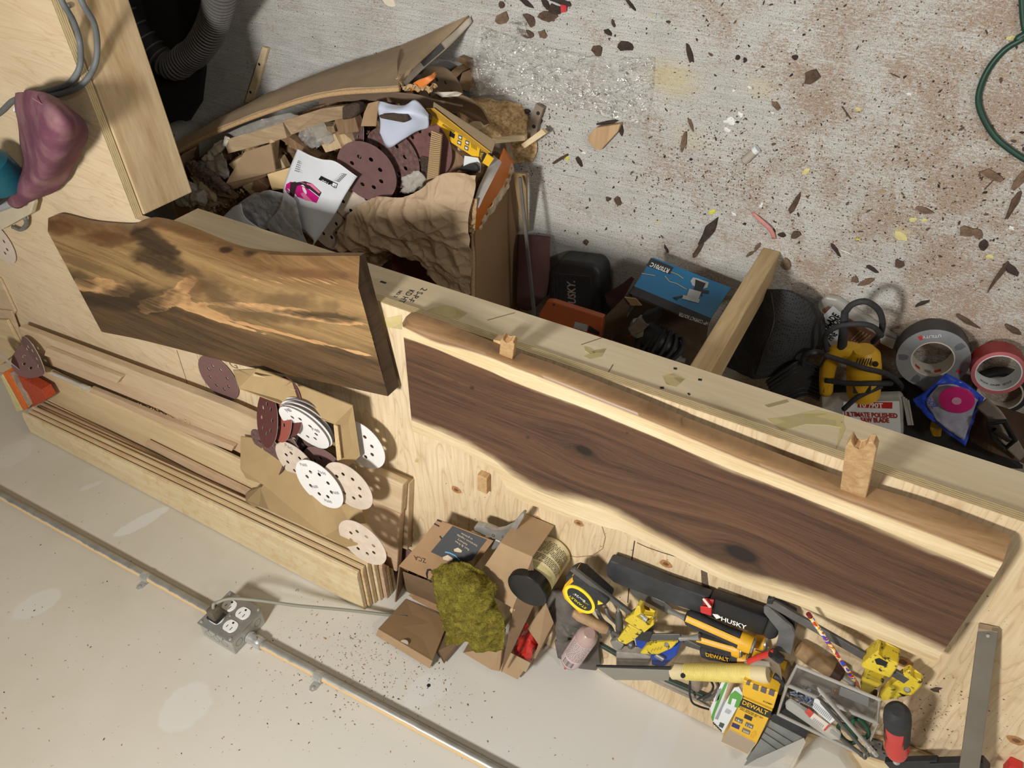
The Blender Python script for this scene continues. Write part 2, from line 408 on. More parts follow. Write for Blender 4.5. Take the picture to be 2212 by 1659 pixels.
# glue smears and drips on bench and apron
def blob(px, surf, parent, mat, name='glue_smear', th=.0006):
    if surf == 'top': pts = [Z(x, y, ZB + th) for x, y in px]; e = (0, 0, -th)
    elif surf == 'apron': pts = [Y(x, y, YF + .002 - th) for x, y in px]; e = (0, th, 0)
    return meshob(name, prism_bm(pts, e), mat, parent)
def glue_mat(a):
    t = NT('glue_stain'); t.col(t.ramp(t.noise(t.coord(), 60, 4, .7), [(.3, rgb(224, 204, 130)), (.7, rgb(232, 216, 170))]))
    t.b.inputs['Alpha'].default_value = a; return t.set(.4)
M_GL = glue_mat(.6); M_GL2 = glue_mat(.35)
blob([(905, 688), (925, 668), (958, 658), (985, 664), (1010, 676), (990, 690), (960, 684), (935, 694)], 'apron', wb, M_GL)
blob([(1260, 770), (1285, 756), (1310, 752), (1300, 770), (1275, 776)], 'apron', wb, M_GL2)
blob([(1262, 748), (1275, 752), (1290, 762), (1276, 765), (1264, 758)], 'apron', wb, M_GL)
blob([(1655, 905), (1700, 900), (1760, 886), (1822, 898), (1820, 925), (1790, 918), (1740, 916), (1690, 930)], 'apron', wb, M_GL)
blob([(1818, 905), (1826, 925), (1818, 945), (1806, 972), (1812, 940)], 'apron', wb, M_GL)
blob([(1430, 812), (1455, 806), (1480, 818), (1460, 836), (1440, 830)], 'apron', wb, M_GL2)
blob([(1650, 875), (1700, 862), (1705, 868), (1660, 880)], 'apron', wb, M_GL2)
blob([(1385, 1000), (1400, 1006), (1395, 1012)], 'top', wb, M_GL)
blob([(820, 690), (868, 680), (868, 712), (826, 706)], 'top', wb, M_GL)
blob([(898, 990), (906, 992), (904, 1000), (896, 998)], 'top', wb, M_GL)
# grade stamp printed on the apron, and marks
nA = (0, -1, 0)
def Ya(x, y): return Y(x, y, YF + .002)
text('2 S-P-F', Ya(912, 622), Ya(880, 650), nA, M_BLK, wb, .012, 'stamp')
text('KD HT', Ya(884, 626), Ya(860, 652), nA, M_BLK, wb, .012, 'stamp')
text('NO. 2', Ya(862, 628), Ya(850, 642), nA, M_BLK, wb, .007, 'stamp')
strokes('knot_hole', [(Ya(1455, 796), Ya(1462, 797)), (Ya(1508, 820), Ya(1516, 821)), (Ya(1426, 838), Ya(1434, 838)), (Ya(1486, 852), Ya(1490, 851)), (Ya(822, 608), Ya(834, 612)), (Ya(1040, 742), Ya(1043, 745))], .005, nA, M_DARK, wb)
strokes('pencil_mark', [(Ya(1053, 692), Ya(1078, 685)), (Ya(1078, 685), Ya(1112, 676)), (Ya(1308, 815), Ya(1324, 788)), (Ya(1255, 745), Ya(1300, 730))], .0016, nA, plain((120, 105, 85), .8, name='pencil_line'), wb)
# knots and seams in the plywood top: thin plugs
M_KNOT = plain((168, 122, 78), .6, 0, .35, 260, name='wood_knot'); M_KN2 = plain((110, 76, 50), .6, 0, .4, 300, name='dark_knot')
def knot(x, y, r, parent=None, z=ZB, sq=.6):
    c = Z(x, y, z + .0006); bm = bmesh.new()
    for R_, mi, dz in ((r, 0, 0), (r * .45, 1, .0003)):
        vs = [bm.verts.new(c + V(math.cos(a) * R_ * (1 + .12 * math.sin(3 * a + x)), math.sin(a) * R_ * sq * 1.3, dz)) for a in [k * math.pi / 9 for k in range(18)]]
        bm.faces.new(vs).material_index = mi
    return meshob('knot', bm, [M_KNOT, M_KN2], parent or wb)
for k_ in ((1438, 1218, .012), (1468, 1255, .010), (1950, 1430, .016), (1330, 1238, .011), (985, 1058, .012), (1380, 1140, .012), (1250, 1130, .010), (1160, 1120, .009), (2195, 1600, .013), (1735, 1455, .011)):
    knot(*k_)
Mseam = plain((74, 56, 40), .9, 0, .3, 80, name='plywood_seam')
def Zb(x, y, d=0): return Z(x, y, ZB + d)
strokes('board_crack', [(Zb(1371, 1168), Zb(1366, 1202)), (Zb(1366, 1202), Zb(1362, 1235)), (Zb(1362, 1235), Zb(1356, 1302)), (Zb(1170, 1168), Zb(1185, 1172))], .0022, (0, 0, 1), Mseam, wb)
meshob('bark_streak', prism_bm([Zb(1514, 1232, .0006), Zb(1527, 1232, .0006), Zb(1530, 1262, .0006), Zb(1540, 1286, .0006), Zb(1524, 1290, .0006), Zb(1516, 1262, .0006)], (0, 0, -.0006)), plain((96, 80, 66), .8, 0, .5, 400, name='bark_inclusion'), wb)
# curved routed scratch line on the top
arc = [Zb(x, y) for x, y in ((1196, 1192), (1215, 1197), (1245, 1203), (1280, 1200), (1302, 1185), (1308, 1160), (1300, 1135))]
strokes('scratch_line', list(zip(arc[:-1], arc[1:])), .0018, (0, 0, 1), plain((150, 120, 84), .8, 0, .3, 200, name='scratch'), wb)
strokes('bark_line', [(Zb(1376, 1172), Zb(1398, 1182)), (Zb(1398, 1182), Zb(1430, 1193)), (Zb(1430, 1193), Zb(1466, 1204))], .002, (0, 0, 1), Mseam, wb)
# drywall-paper gap at bench back: a narrow wood strip and grey moulding edges
# ---------------------------------------------------------------- return bench at the left
rb = empty('return_bench', (2.0, .6, 0), 'plywood bench return with a fir front rail at top left', 'workbench')
c0 = Zb(110, 0); c1 = Zb(292, 472)
dirx = (c1 - c0).normalized(); far = c0 - dirx * .9
meshob('bench_top', prism_bm([c1, far, V(3.3, far.y, ZB), V(3.3, YW - .003, ZB), V(1.352, YW - .003, ZB), V(1.352, .75, ZB)], (0, 0, -.019)), M_MAPLE, rb)
nrm_ = V(dirx.y, -dirx.x, 0)
if nrm_.x > 0: nrm_ = -nrm_
meshob('plywood_edge', prism_bm([c1 + nrm_ * .0012, far + nrm_ * .0012, far, c1], (0, 0, -.0185)), M_PLYEDGE, rb)
e0 = c1 + V(0, 0, -.0205) + nrm_ * .004; e1 = far + V(0, 0, -.0205) + nrm_ * .004
rail = meshob('front_rail', prism_bm([e0, e1, e1 - nrm_ * .038, e0 - nrm_ * .038], (0, 0, -.135), .003, 2), wood((218, 197, 158), (176, 144, 102), ax='y', scale=.6, ang=math.atan2(dirx.x, dirx.y) * -1, name='fir_rail'), rb)
leg(rb, 3.2, -.3, .038, .089); leg(rb, 3.2, 1.2, .038, .089); leg(rb, 1.42, -.5, .038, .089)
def oncurve(f, pts): return [f(*p) for p in pts]
meshob('metal_screw', lathe_bm([(0, .005), (.7, .005), (1, .002)], PL(146, 12, e0 + nrm_ * .0, nrm_), PL(146, 12, e0, nrm_) + nrm_ * .006, 12), plain((150, 145, 135), .4, .8, name='screw_steel'), rb)
# smooth joint lines on the return top
strokes('plywood_seam', [(Zb(382, 756), Zb(405, 828)), (Zb(455, 782), Zb(462, 800))], .0014, (0, 0, 1), Mseam, rb)
text('G', Zb(498, 792), Zb(515, 797), (0, 0, 1), plain((120, 104, 80), .8, name='pencil_line'), rb, .02, 'stamp')
# ================================================================ live-edge slabs
def resamp(pts, n):
    pts = [np.array(p, float) for p in pts]
    c = [np.array(q[:]) for q in cat_rom([(p[0], p[1], p[2] if len(p) > 2 else 0) for p in pts], 10)]
    L = [0]
    for a, b in zip(c[:-1], c[1:]): L.append(L[-1] + float(np.linalg.norm(b - a)))
    L = np.array(L) / L[-1]; c = np.array(c); u = np.linspace(0, 1, n)
    return np.stack([np.interp(u, L, c[:, k]) for k in range(3)], 1)
def slab(name, curves, zs, nv, zbot, nu, mat, knots, blots, label, cat, group=None, edge_in=0.004):
    """curves: pixel polylines from front to back edge, zs their heights; colour attributes are stored per vertex"""
    R = [resamp(c, nu) for c in curves]; rows = []; band = []
    for k in range(len(R) - 1):
        for j in range(nv[k]):
            t = j / nv[k]; px = R[k] * (1 - t) + R[k + 1] * t; z = zs[k] * (1 - t) + zs[k + 1] * t
            if k == 0: z = zs[0] + (zs[1] - zs[0]) * math.sin(t * math.pi / 2)
            rows.append((px, z)); band.append(k + t)
    rows.append((R[-1], zs[-1])); band.append(len(R) - 1)
    bm = bmesh.new(); top = []
    for px, z in rows: top.append([bm.verts.new(Z(p[0], p[1], z)) for p in px])
    nr = len(top)
    for i in range(nr - 1):
        for j in range(nu - 1): bm.faces.new((top[i][j], top[i][j + 1], top[i + 1][j + 1], top[i + 1][j]))
    bot = [[bm.verts.new(V(v.co.x, v.co.y, zbot)) for v in top[0]], [bm.verts.new(V(v.co.x, v.co.y, zbot)) for v in top[-1]]]
    for j in range(nu - 1):
        bm.faces.new((bot[0][j], bot[0][j + 1], top[0][j + 1], top[0][j])); bm.faces.new((top[-1][j], top[-1][j + 1], bot[1][j + 1], bot[1][j]))
        bm.faces.new((bot[1][j], bot[1][j + 1], bot[0][j + 1], bot[0][j]))
    endf = []
    for j in (0, nu - 1):
        ring = [bot[0][j]] + [top[i][j] for i in range(nr)] + [bot[1][j]]
        f = bm.faces.new(ring); f.material_index = 1; endf.append(f)
    P = []; B = []; A = {k: [] for k in ('grain', 'along', 'band', 'dark', 'pale', 'red')}
    for i in range(nr):
        for j in range(nu):
            px = rows[i][0][j]; v = top[i][j].co
            gl = v.y; dk = pl = rd = 0.0
            for (kx, ky, r, a, core) in knots:
                q = Z(kx, ky, zs[1]); dx = (v.x - q.x) / 1.7; dy = v.y - q.y; d2 = dx * dx + dy * dy
                e = math.exp(-d2 / (r * r)); gl += dy * a * e * -1 + (math.sqrt(d2) * .8 * math.exp(-d2 / (core * core * 2.5)))
                dk += .95 * math.exp(-(d2 / (core * core)) ** 1.5) + .28 * math.exp(-d2 / (core * core * 9))
            for (kind, bx, by, rx, ry, rot, amt) in blots:
                c_, s_ = math.cos(rot), math.sin(rot); ddx = px[0] - bx; ddy = px[1] - by
                wob = mnoise.noise(Vector((px[0] * .02, px[1] * .035, 3))) * .5 + mnoise.noise(Vector((px[0] * .06, px[1] * .12, 9))) * .3
                q = ((ddx * c_ + ddy * s_) / rx) ** 2 + ((-ddx * s_ + ddy * c_) / ry) ** 2
                m = amt / (1 + math.exp(min(60, (math.sqrt(q) - 1 + wob) * 6)))
                if kind == 'd': dk = max(dk, m)
                elif kind == 'p': pl = max(pl, m)
                else: rd = max(rd, m)
            A['grain'].append(gl); A['along'].append(v.x); A['band'].append(band[i]); A['dark'].append(min(dk, 1)); A['pale'].append(min(pl, 1)); A['red'].append(min(rd, 1))
    for row, i in ((bot[0], 0), (bot[1], nr - 1)):
        for j in range(nu):
            A['grain'].append(row[j].co.y); A['along'].append(row[j].co.x); A['band'].append(band[i])
            for k in ('dark', 'pale', 'red'): A[k].append(0)
    bm.verts.index_update()
    o = meshob(name, bm, mat, label=label, cat=cat, group=group, smooth=True)
    for k, vals in A.items():
        at = o.data.attributes.new(k, 'FLOAT', 'POINT'); at.data.foreach_set('value', vals)
    return o
def slab_mat(name, heart, heart_d, sap, sap_d, edge, edge_d, sapfn, freq=1.0, gold=None):
    t = NT(name); g = t.attr('grain'); u = t.attr('along'); b = t.attr('band')
    cx = t.new('ShaderNodeCombineXYZ'); t.lk(t.math('MULTIPLY', u, 2.2), cx.inputs[0]); t.lk(t.math('MULTIPLY', g, 42 * freq), cx.inputs[1])
    n1 = t.noise(cx.outputs[0], 1.0, 4, .6, .6)
    c2 = t.new('ShaderNodeCombineXYZ'); t.lk(t.math('MULTIPLY', u, 9), c2.inputs[0]); t.lk(t.math('MULTIPLY', g, 330), c2.inputs[1])
    n2 = t.noise(c2.outputs[0], 1.0, 3, .6)
    c3 = t.new('ShaderNodeCombineXYZ'); t.lk(t.math('MULTIPLY', u, 60), c3.inputs[0]); t.lk(t.math('MULTIPLY', g, 900), c3.inputs[1])
    n3 = t.noise(c3.outputs[0], 1.0, 2, .6); wob = t.noise(t.coord((4, 10, 4)), 1, 4, .6)
    s = t.math('ADD', t.math('MULTIPLY', n1, .55), t.math('ADD', t.math('MULTIPLY', n2, .3), t.math('MULTIPLY', n3, .15)))
    h = t.ramp(s, [(.36, rgb(*heart_d)), (.64, rgb(*heart))]); p = t.ramp(s, [(.36, rgb(*sap_d)), (.62, rgb(*sap))]); e = t.ramp(s, [(.36, rgb(*edge_d)), (.64, rgb(*edge))])
    bb = t.math('ADD', b, t.math('MULTIPLY', t.math('SUBTRACT', wob, .5), .22))
    sapm, edgem = sapfn(t, bb)
    c = t.mix(sapm, h, p); c = t.mix(edgem, c, e)
    wn = t.math('ADD', t.math('MULTIPLY', t.math('SUBTRACT', n1, .5), .9), t.math('MULTIPLY', t.math('SUBTRACT', n2, .5), .7))
    if gold:
        c = t.mix(t.ramp(t.math('ADD', t.attr('pale'), wn), [(.30, 0.0), (.42, 1.0)]), c, t.ramp(s, [(.36, rgb(172, 128, 82)), (.64, rgb(214, 172, 120))]))
        c = t.mix(t.ramp(t.math('ADD', t.attr('dark'), wn), [(.15, 0.0), (.8, .93)]), c, t.ramp(s, [(.36, rgb(30, 22, 16)), (.64, rgb(66, 50, 34))]))
        c = t.mix(t.ramp(t.math('ADD', t.attr('red'), wn), [(.2, 0.0), (.85, .8)]), c, t.ramp(s, [(.36, rgb(56, 34, 20)), (.64, rgb(112, 74, 44))]))
    else:
        c = t.mix(t.ramp(t.attr('dark'), [(.1, 0.0), (.8, .96)]), c, rgb(24, 13, 9))
        c = t.mix(t.math('MULTIPLY', t.attr('red'), .6), c, rgb(140, 92, 58))
    t.col(c); t.bump(t.math('ADD', n3, n2), .08, .0005)
    return t.set(.42, 0, .45)
def sap2(t, b):
    m = t.ramp(t.math('DIVIDE', b, 4), [(0, 0.0), (.22, 0.0), (.25, 1.0), (.485, 1.0), (.505, 0.0), (.73, 0.0), (.755, 1.0), (1, 1.0)])
    return m, t.ramp(t.math('DIVIDE', b, 4), [(0, 1.0), (.20, 1.0), (.27, 0.0)])
M_SLAB2 = slab_mat('walnut_board', (104, 73, 51), (52, 34, 24), (228, 210, 172), (192, 162, 114), (168, 134, 94), (118, 86, 56), sap2)
M_END = wood((84, 62, 42), (50, 36, 24), ax='z', scale=2, name='walnut_end_grain')
s2 = [[(869, 697), (886, 680), (937, 695), (1004, 723), (1060, 745), (1113, 767), (1200, 797), (1341, 852), (1463, 903), (1500, 919), (1790, 1031), (2000, 1098), (2182, 1168)],
      [(870, 706), (937, 739), (1004, 757), (1060, 774), (1116, 797), (1200, 829), (1312, 875), (1397, 908), (1550, 972), (1790, 1070), (2000, 1150), (2166, 1216)],
      [(872, 729), (937, 752), (1004, 781), (1060, 804), (1116, 829), (1256, 880), (1397, 938), (1550, 1003), (1790, 1098), (2000, 1184), (2147, 1247)],
      [(889, 908), (976, 944), (1060, 989), (1110, 1030), (1180, 1068), (1300, 1100), (1398, 1150), (1480, 1191), (1561, 1231), (1600, 1247), (1711, 1276), (1805, 1311), (1904, 1349), (2036, 1410)],
      [(891, 932), (976, 964), (1030, 992), (1070, 1020), (1112, 1073), (1180, 1102), (1300, 1137), (1352, 1151), (1452, 1199), (1534, 1240), (1615, 1272), (1711, 1303), (1821, 1349), (1918, 1389), (2018, 1434)]]
slab('live_edge_board', s2, [.682, .705, .706, .706, .700], [5, 8, 70, 10], .672, 360, [M_SLAB2, M_END],
     [(1262, 972, .055, .75, .0085), (1602, 1195, .075, .8, .015)], [('r', 1010, 790, 160, 10, .35, .25), ('d', 985, 825, 8, 4, .3, .3), ('d', 1020, 838, 5, 3, .3, .7), ('d', 1355, 935, 4, 3, .3, .6), ('d', 1140, 945, 4, 3, .3, .5)],
     'long walnut board with dark heartwood and cream live edges, knots along its middle', 'wood board')
def sap1(t, b):
    m = t.ramp(t.math('DIVIDE', b, 3), [(0, 0.0), (.55, 0.0), (.58, 0.0), (1, 0.0)])
    return t.ramp(t.math('DIVIDE', b, 3), [(0, 1.0), (.60, 1.0), (.67, 0.0), (1, 0.0)]), t.ramp(t.math('DIVIDE', b, 3), [(0, 1.0), (.30, 1.0), (.40, 0.0)])
M_SLAB1 = slab_mat('figured_walnut_slab', (108, 82, 54), (50, 37, 25), (168, 136, 90), (104, 80, 50), (150, 116, 76), (100, 72, 44), sap1, freq=.9, gold=True)
s1 = [[(104, 471), (115, 467), (130, 467), (186, 481), (240, 487), (280, 488), (300, 480), (327, 475), (368, 483), (415, 500), (498, 534), (560, 547), (640, 552), (777, 553)],
      [(103, 500), (140, 508), (200, 520), (250, 522), (290, 508), (327, 495), (360, 505), (410, 530), (470, 560), (540, 585), (620, 600), (700, 612), (774, 622)],
      [(160, 606), (210, 632), (262, 638), (310, 645), (370, 665), (420, 685), (470, 700), (540, 722), (610, 745), (680, 752), (750, 765), (818, 777)],
      [(219, 716), (230, 719), (300, 733), (400, 758), (500, 784), (600, 806), (700, 826), (838, 856)]]
bl1 = [('d', 330, 530, 62, 26, .55, .95), ('d', 345, 565, 70, 22, .35, .8), ('d', 300, 640, 90, 26, .1, .75), ('d', 400, 580, 60, 12, .35, .6), ('d', 250, 655, 120, 16, .12, .8),
       ('d', 470, 640, 55, 26, .7, .55), ('d', 560, 680, 120, 14, .15, .5), ('d', 620, 650, 90, 18, .1, .45), ('d', 490, 540, 14, 6, 0, .9), ('d', 535, 548, 22, 10, -.3, .8), ('d', 170, 600, 50, 14, .4, .6), ('d', 690, 682, 110, 9, .1, .75), ('d', 180, 570, 60, 10, .3, .4),
       ('p', 225, 620, 60, 14, .15, .95), ('p', 355, 650, 55, 17, -.25, .95), ('p', 420, 665, 70, 10, .3, .9), ('p', 560, 665, 120, 8, .08, .9), ('p', 700, 690, 110, 5, .12, .9), ('p', 400, 620, 30, 16, -.8, .7), ('p', 640, 605, 120, 10, .05, .35), ('p', 640, 728, 160, 3.5, .25, .75), ('p', 470, 690, 90, 3.5, .3, .7),
       ('r', 130, 492, 36, 15, .1, .9), ('r', 235, 515, 70, 15, .05, .85), ('r', 420, 620, 32, 24, .8, .7), ('r', 660, 590, 120, 12, .1, .7), ('r', 410, 505, 80, 10, .3, .6), ('r', 560, 700, 200, 8, .2, .3), ('r', 470, 600, 50, 10, .5, .5)]
slab('walnut_slab', s1, [.678, .700, .700, .700], [16, 60, 40], .664, 360, [M_SLAB1, M_END], [(330, 560, .05, .7, .001), (527, 590, .09, .25, .0005)], bl1,
     'figured golden and dark brown walnut slab with one wavy live edge', 'wood board')
# offcuts that carry the boards, and the two tall ones behind the front edge
M_OAKC = wood((204, 172, 124), (160, 120, 78), ax='z', scale=1.5, name='oak_offcut')
def stick(px_a, px_b, wpx, z0, z1, label, th=.014):
    a0, a1 = Z(*px_a, z0), Z(*px_b, z1)
def block(name, pt, sz, rot, mat, label, cat='wood offcut', group=None, bv=.0008, tilt=None, parent=None):
    """pt = base centre (3D), sz = (lx, ly, lz), rot about z, optional tilt matrix"""
    M = Matrix.Rotation(rot, 3, 'Z')
    if tilt is not None: M = M @ tilt
    ex, ey, ez = M @ V(sz[0], 0, 0), M @ V(0, sz[1], 0), M @ V(0, 0, sz[2])
    p = Vector(pt) - ex / 2 - ey / 2
    return meshob(name, box_bm(p, ex, ey, ez, bv), mat, parent, label, cat if label else None, group)
RX = lambda a: Matrix.Rotation(a, 3, 'X'); RY = lambda a: Matrix.Rotation(a, 3, 'Y'); RZ = lambda a: Matrix.Rotation(a, 3, 'Z')
def notched(name, base_px, top_px, z0, z1, wd, th, label, parts=None):
    """upright offcut with a notched broken top end: outline in the plane facing the camera side"""
    b = Z(*base_px, z0); tpt = Z(*top_px, z1); ax = (tpt - b); L = ax.length; ax.normalize()
    sx = V(1, 0, 0); sx = (sx - ax * sx.dot(ax)).normalized(); n = ax.cross(sx).normalized()
    prof = [(-.5, 0), (.5, 0), (.5, .86), (.36, 1.0), (.24, .90), (.05, .88), (-.12, .93), (-.2, 1.02), (-.36, 1.04), (-.5, .96)]
    return meshob(name, prism_bm([b + sx * (x * wd) + ax * (y * L) for x, y in prof], n * th, .0008), [M_OAKC], label=label, cat='wood offcut')
notched('oak_offcut', (1098, 768), (1104, 722), ZB + .02, ZB + .06, .024, .012, 'short notched oak offcut wedged between the walnut board and the bench edge')
notched('oak_offcut', (1846, 1060), (1868, 936), ZB + .02, ZB + .125, .034, .012, 'tall notched oak offcut standing at the bench front beside the walnut board')
block('oak_offcut', Z(1050, 1036, ZB), (.022, .045, .016), .0, M_OAKC, 'small oak spacer poking out under the walnut board near the glued cardboard box')
block('spacer_stick', Z(1100, 810, ZB), (.022, .16, .0165), .15, M_OAKC, 'oak spacer hidden under the left half of the walnut board', bv=0)
block('spacer_stick', Z(1860, 1150, ZB), (.022, .18, .0165), .1, M_OAKC, 'oak spacer hidden under the right end of the walnut board', bv=0)
M_SCR = plain((60, 46, 36), .5, .3, .2, 80, name='nail_hole')
# ================================================================ conduit, box and cord on the wall
def steel(name, c, rough=.35, dust=0.0, dcol=(214, 182, 132)):
    t = NT(name); n = t.noise(t.coord(), 30, 4, .6); cc = t.ramp(n, [(.3, tuple(x * .7 for x in rgb(*c)[:3]) + (1,)), (.7, rgb(*c))])
    if dust:
        g = t.new('ShaderNodeNewGeometry'); s = t.new('ShaderNodeSeparateXYZ'); t.lk(g.outputs['Normal'], s.inputs[0])
        up = t.math('ADD', s.outputs[2], t.math('MULTIPLY', t.math('SUBTRACT', n, .5), .5))
        f = t.ramp(up, [(.62, 0.0), (.86, dust)]); cc = t.mix(f, cc, rgb(*dcol))
        t.lk(t.math('SUBTRACT', .55, f), t.b.inputs['Metallic']); t.lk(t.math('ADD', rough, t.math('MULTIPLY', f, .5)), t.b.inputs['Roughness']); t.col(cc); return t.m
    t.col(cc); return t.set(rough, .45)
M_EMT = steel('galvanised_conduit', (186, 186, 180), .38, .95); M_GALV = steel('galvanised_steel', (190, 190, 184), .36); M_ZINC = steel('bright_zinc', (205, 205, 200), .25)
yc = YW - .012
pa, pb, pc, pd = Y(0, 1069, yc), Y(440, 1313, yc), Y(560, 1388, yc), Y(1060, 1656, yc)
zc = (pa.z + pb.z + pc.z + pd.z) / 4
print('conduit z', pa.z, pb.z, pc.z, pd.z)
def cpt(px_, l, r): # point on pipe axis by pixel x
    t = (px_ - l[0]) / (r[0] - l[0]); return t
cd = empty('conduit', V(pb.x, yc, pb.z), 'galvanised steel conduit pipe strapped along the drywall', 'conduit')
dL = (pb - pa); dR = (pd - pc)
meshob('pipe', tube_bm([pa - dL * .4, pb + dL * .03], .0102, 20, up=(0, 0, 1)), M_EMT, cd, smooth=True)
meshob('pipe', tube_bm([pc - dR * .015, pd + dR * 1.3], .0102, 20, up=(0, 0, 1)), M_EMT, cd, smooth=True)
def strap(px_, base, d):
    c = Y(px_[0], px_[1], yc); ax = d.normalized()
    s = empty('pipe_strap', c, None, None); del_ = s
    bm = tube_bm([c - ax * .011, c - ax * .010, c + ax * .010, c + ax * .011], .0120, 20, up=(0, 0, 1))
    tube_bm([c - ax * .0045, c - ax * .003, c + ax * .003, c + ax * .0045], .0130, 20, up=(0, 0, 1), bm=bm)
    o = meshob('pipe_strap', bm, M_ZINC, cd, smooth=True)
    bpy.data.objects.remove(s)
    u = V(0, 0, 1)
    tab = [c + u * .010 - ax * .009, c + u * .024 - ax * .009, c + u * .031 - ax * .004, c + u * .031 + ax * .004, c + u * .024 + ax * .009, c + u * .010 + ax * .009]
    tab = [V(p.x, YW - .0022, p.z) for p in tab]
    meshob('strap_tab', prism_bm(tab, (0, .002, 0)), M_ZINC, o)
    q = V(c.x, YW - .0022, c.z + .023)
    meshob('screw', lathe_bm([(0, .0042), (.6, .0042), (1, .0018)], q, q + V(0, -.003, 0), 12), M_GALV, o)
strap((316, 1247), None, dL); strap((690, 1462), None, dR)
yp = YW - .054
c4 = [Y(495, 1276, yp), Y(567, 1313, yp), Y(500, 1391, yp), Y(425, 1345, yp)]
bx1 = (c4[0].x + c4[3].x) / 2; bx0 = (c4[1].x + c4[2].x) / 2; bz0 = (c4[0].z + c4[1].z) / 2; bz1 = (c4[2].z + c4[3].z) / 2
print('box', bx0, bx1, bz0, bz1)
ob_ = empty('outlet_box', V((bx0 + bx1) / 2, YW, bz0), 'square metal outlet box with four white receptacles on the drywall', 'electrical outlet')
meshob('box_body', box_bm((bx0 + .003, yp + .004, bz0 + .003), (bx1 - bx0 - .006, 0, 0), (0, YW - yp - .0045, 0), (0, 0, bz1 - bz0 - .006), .002, 2), M_GALV, ob_)
meshob('cover_plate', box_bm((bx0, yp, bz0), (bx1 - bx0, 0, 0), (0, .004, 0), (0, 0, bz1 - bz0), .0025, 3), steel('cover_plate', (166, 164, 158), .33), ob_, smooth=True)
n_ = (0, -1, 0)
def ring_kn(cx_, cz, r, face):
    bm = bmesh.new()
    for k in range(24):
        a, b = 2 * math.pi * k / 24, 2 * math.pi * (k + 1) / 24
        def q(t, R_):
            if face == 'r': return V(bx0 + .0026, cx_ + R_ * math.cos(t), cz + R_ * math.sin(t))
            return V(cx_ + R_ * math.cos(t), cz + R_ * math.sin(t), bz1 - .0026)
        bm.faces.new([bm.verts.new(q(a, r)), bm.verts.new(q(b, r)), bm.verts.new(q(b, r * .93)), bm.verts.new(q(a, r * .93))])
    meshob('knockout', bm, plain((96, 94, 88), .5, .5, .1, 50, name='knockout_groove'), ob_)
for cz in (bz0 + .022, bz1 - .022): ring_kn(yp + .028, cz, .010, 'r')
for cx_ in (bx0 + .03, bx0 + .055, bx0 + .08): ring_kn(cx_, yp + .03, .010, 't')
for dx in (.03, .052, .075): meshob('screw_hole', lathe_bm([(0, .002), (1, .002)], V(bx0 + dx, yp + .012, bz1 - .0032), V(bx0 + dx, yp + .012, bz1 - .0026), 10), M_DARK, ob_)
M_WHT = plain((236, 236, 232), .35, 0, .03, 60, name='white_plastic')
mid = V((bx0 + bx1) / 2, yp, (bz0 + bz1) / 2)
for sx in (-1, 1):
    for sz in (-1, 1):
        c = mid + V(sx * .0215, 0, sz * .0195)
        pts = []
        for k in range(28):
            a = 2 * math.pi * k / 28; x, z = .0172 * math.cos(a), .0172 * math.sin(a); z = max(-.0142, min(.0142, z)); pts.append(c + V(x, -.0022, z))
        r = meshob('receptacle', prism_bm(pts, (0, .004, 0), .0006), M_WHT, ob_)
        for dx, ln in ((-.0064, .0042), (.0064, .0034)):
            meshob('slot', box_bm(c + V(dx - .0008, -.0026, .0005), (.0016, 0, 0), (0, .0008, 0), (0, 0, ln * 2)), M_DARK, r)
        meshob('ground_hole', lathe_bm([(0, .0026), (1, .0026)], c + V(0, -.0026, -.0085), c + V(0, -.0016, -.0085), 12), M_DARK, r)
for sx in (-1, 1):
    for sz in (-1, 1):
        q = mid + V(sx * (bx1 - bx0) * .43, 0, sz * (bz1 - bz0) * .43)
        meshob('screw', lathe_bm([(0, .0036), (.6, .0036), (1, .0015)], q, q + V(0, -.0026, 0), 12), M_ZINC, ob_)
q = mid + V(0, 0, 0); meshob('screw', lathe_bm([(0, .0025), (1, .0018)], q, q + V(0, -.002, 0), 10), M_ZINC, ob_)
axr = V(-1, 0, 0); cc = V(bx0 + .002, yc, pc.z)
meshob('conduit_connector', lathe_bm([(0, .014), (.12, .014), (.14, .0125), (.42, .0125), (.45, .0145), (.78, .0145), (.82, .0135), (1, .0135)], cc, cc + axr * .042, 20), M_ZINC, ob_, smooth=True)
q = cc + axr * .026 + V(0, -.013, .003); meshob('screw', lathe_bm([(0, .004), (1, .004)], q, q + V(0, -.004, .001), 10), M_GALV, ob_)
# plug and cord
M_CORD = plain((112, 112, 104), .6, 0, .15, 60, name='dusty_rubber')
t_ = NT('green_grey_cord'); sx_ = t_.new('ShaderNodeSeparateXYZ'); t_.lk(t_.coord(), sx_.inputs[0])
t_.col(t_.ramp(t_.math('ADD', t_.math('ADD', sx_.outputs[0], .42), t_.math('MULTIPLY', t_.noise(t_.coord(), 12, 3), .1)), [(.0, rgb(36, 56, 48)), (.16, rgb(60, 76, 66)), (.3, rgb(140, 138, 124)), (.6, rgb(150, 148, 134))])); M_CORD2 = t_.set(.5)
pg = mid + V(.0215, -.002, .0195 if False else .0195)
pl = empty('wall_plug_cord', pg, 'dusty grey cord plugged into the outlet box and running right behind the cardboard boxes', 'power cord')
meshob('plug', box_bm(pg + V(-.012, -.036, -.013), (.024, 0, 0), (0, .033, 0), (0, 0, .026), .004, 2), plain((96, 88, 74), .6, 0, .3, 90, name='dirty_plug'), pl, smooth=True)
meshob('plug_cap', box_bm(pg + V(-.0165, -.009, -.015), (.033, 0, 0), (0, .007, 0), (0, 0, .030), .003, 2), M_DARK, pl)
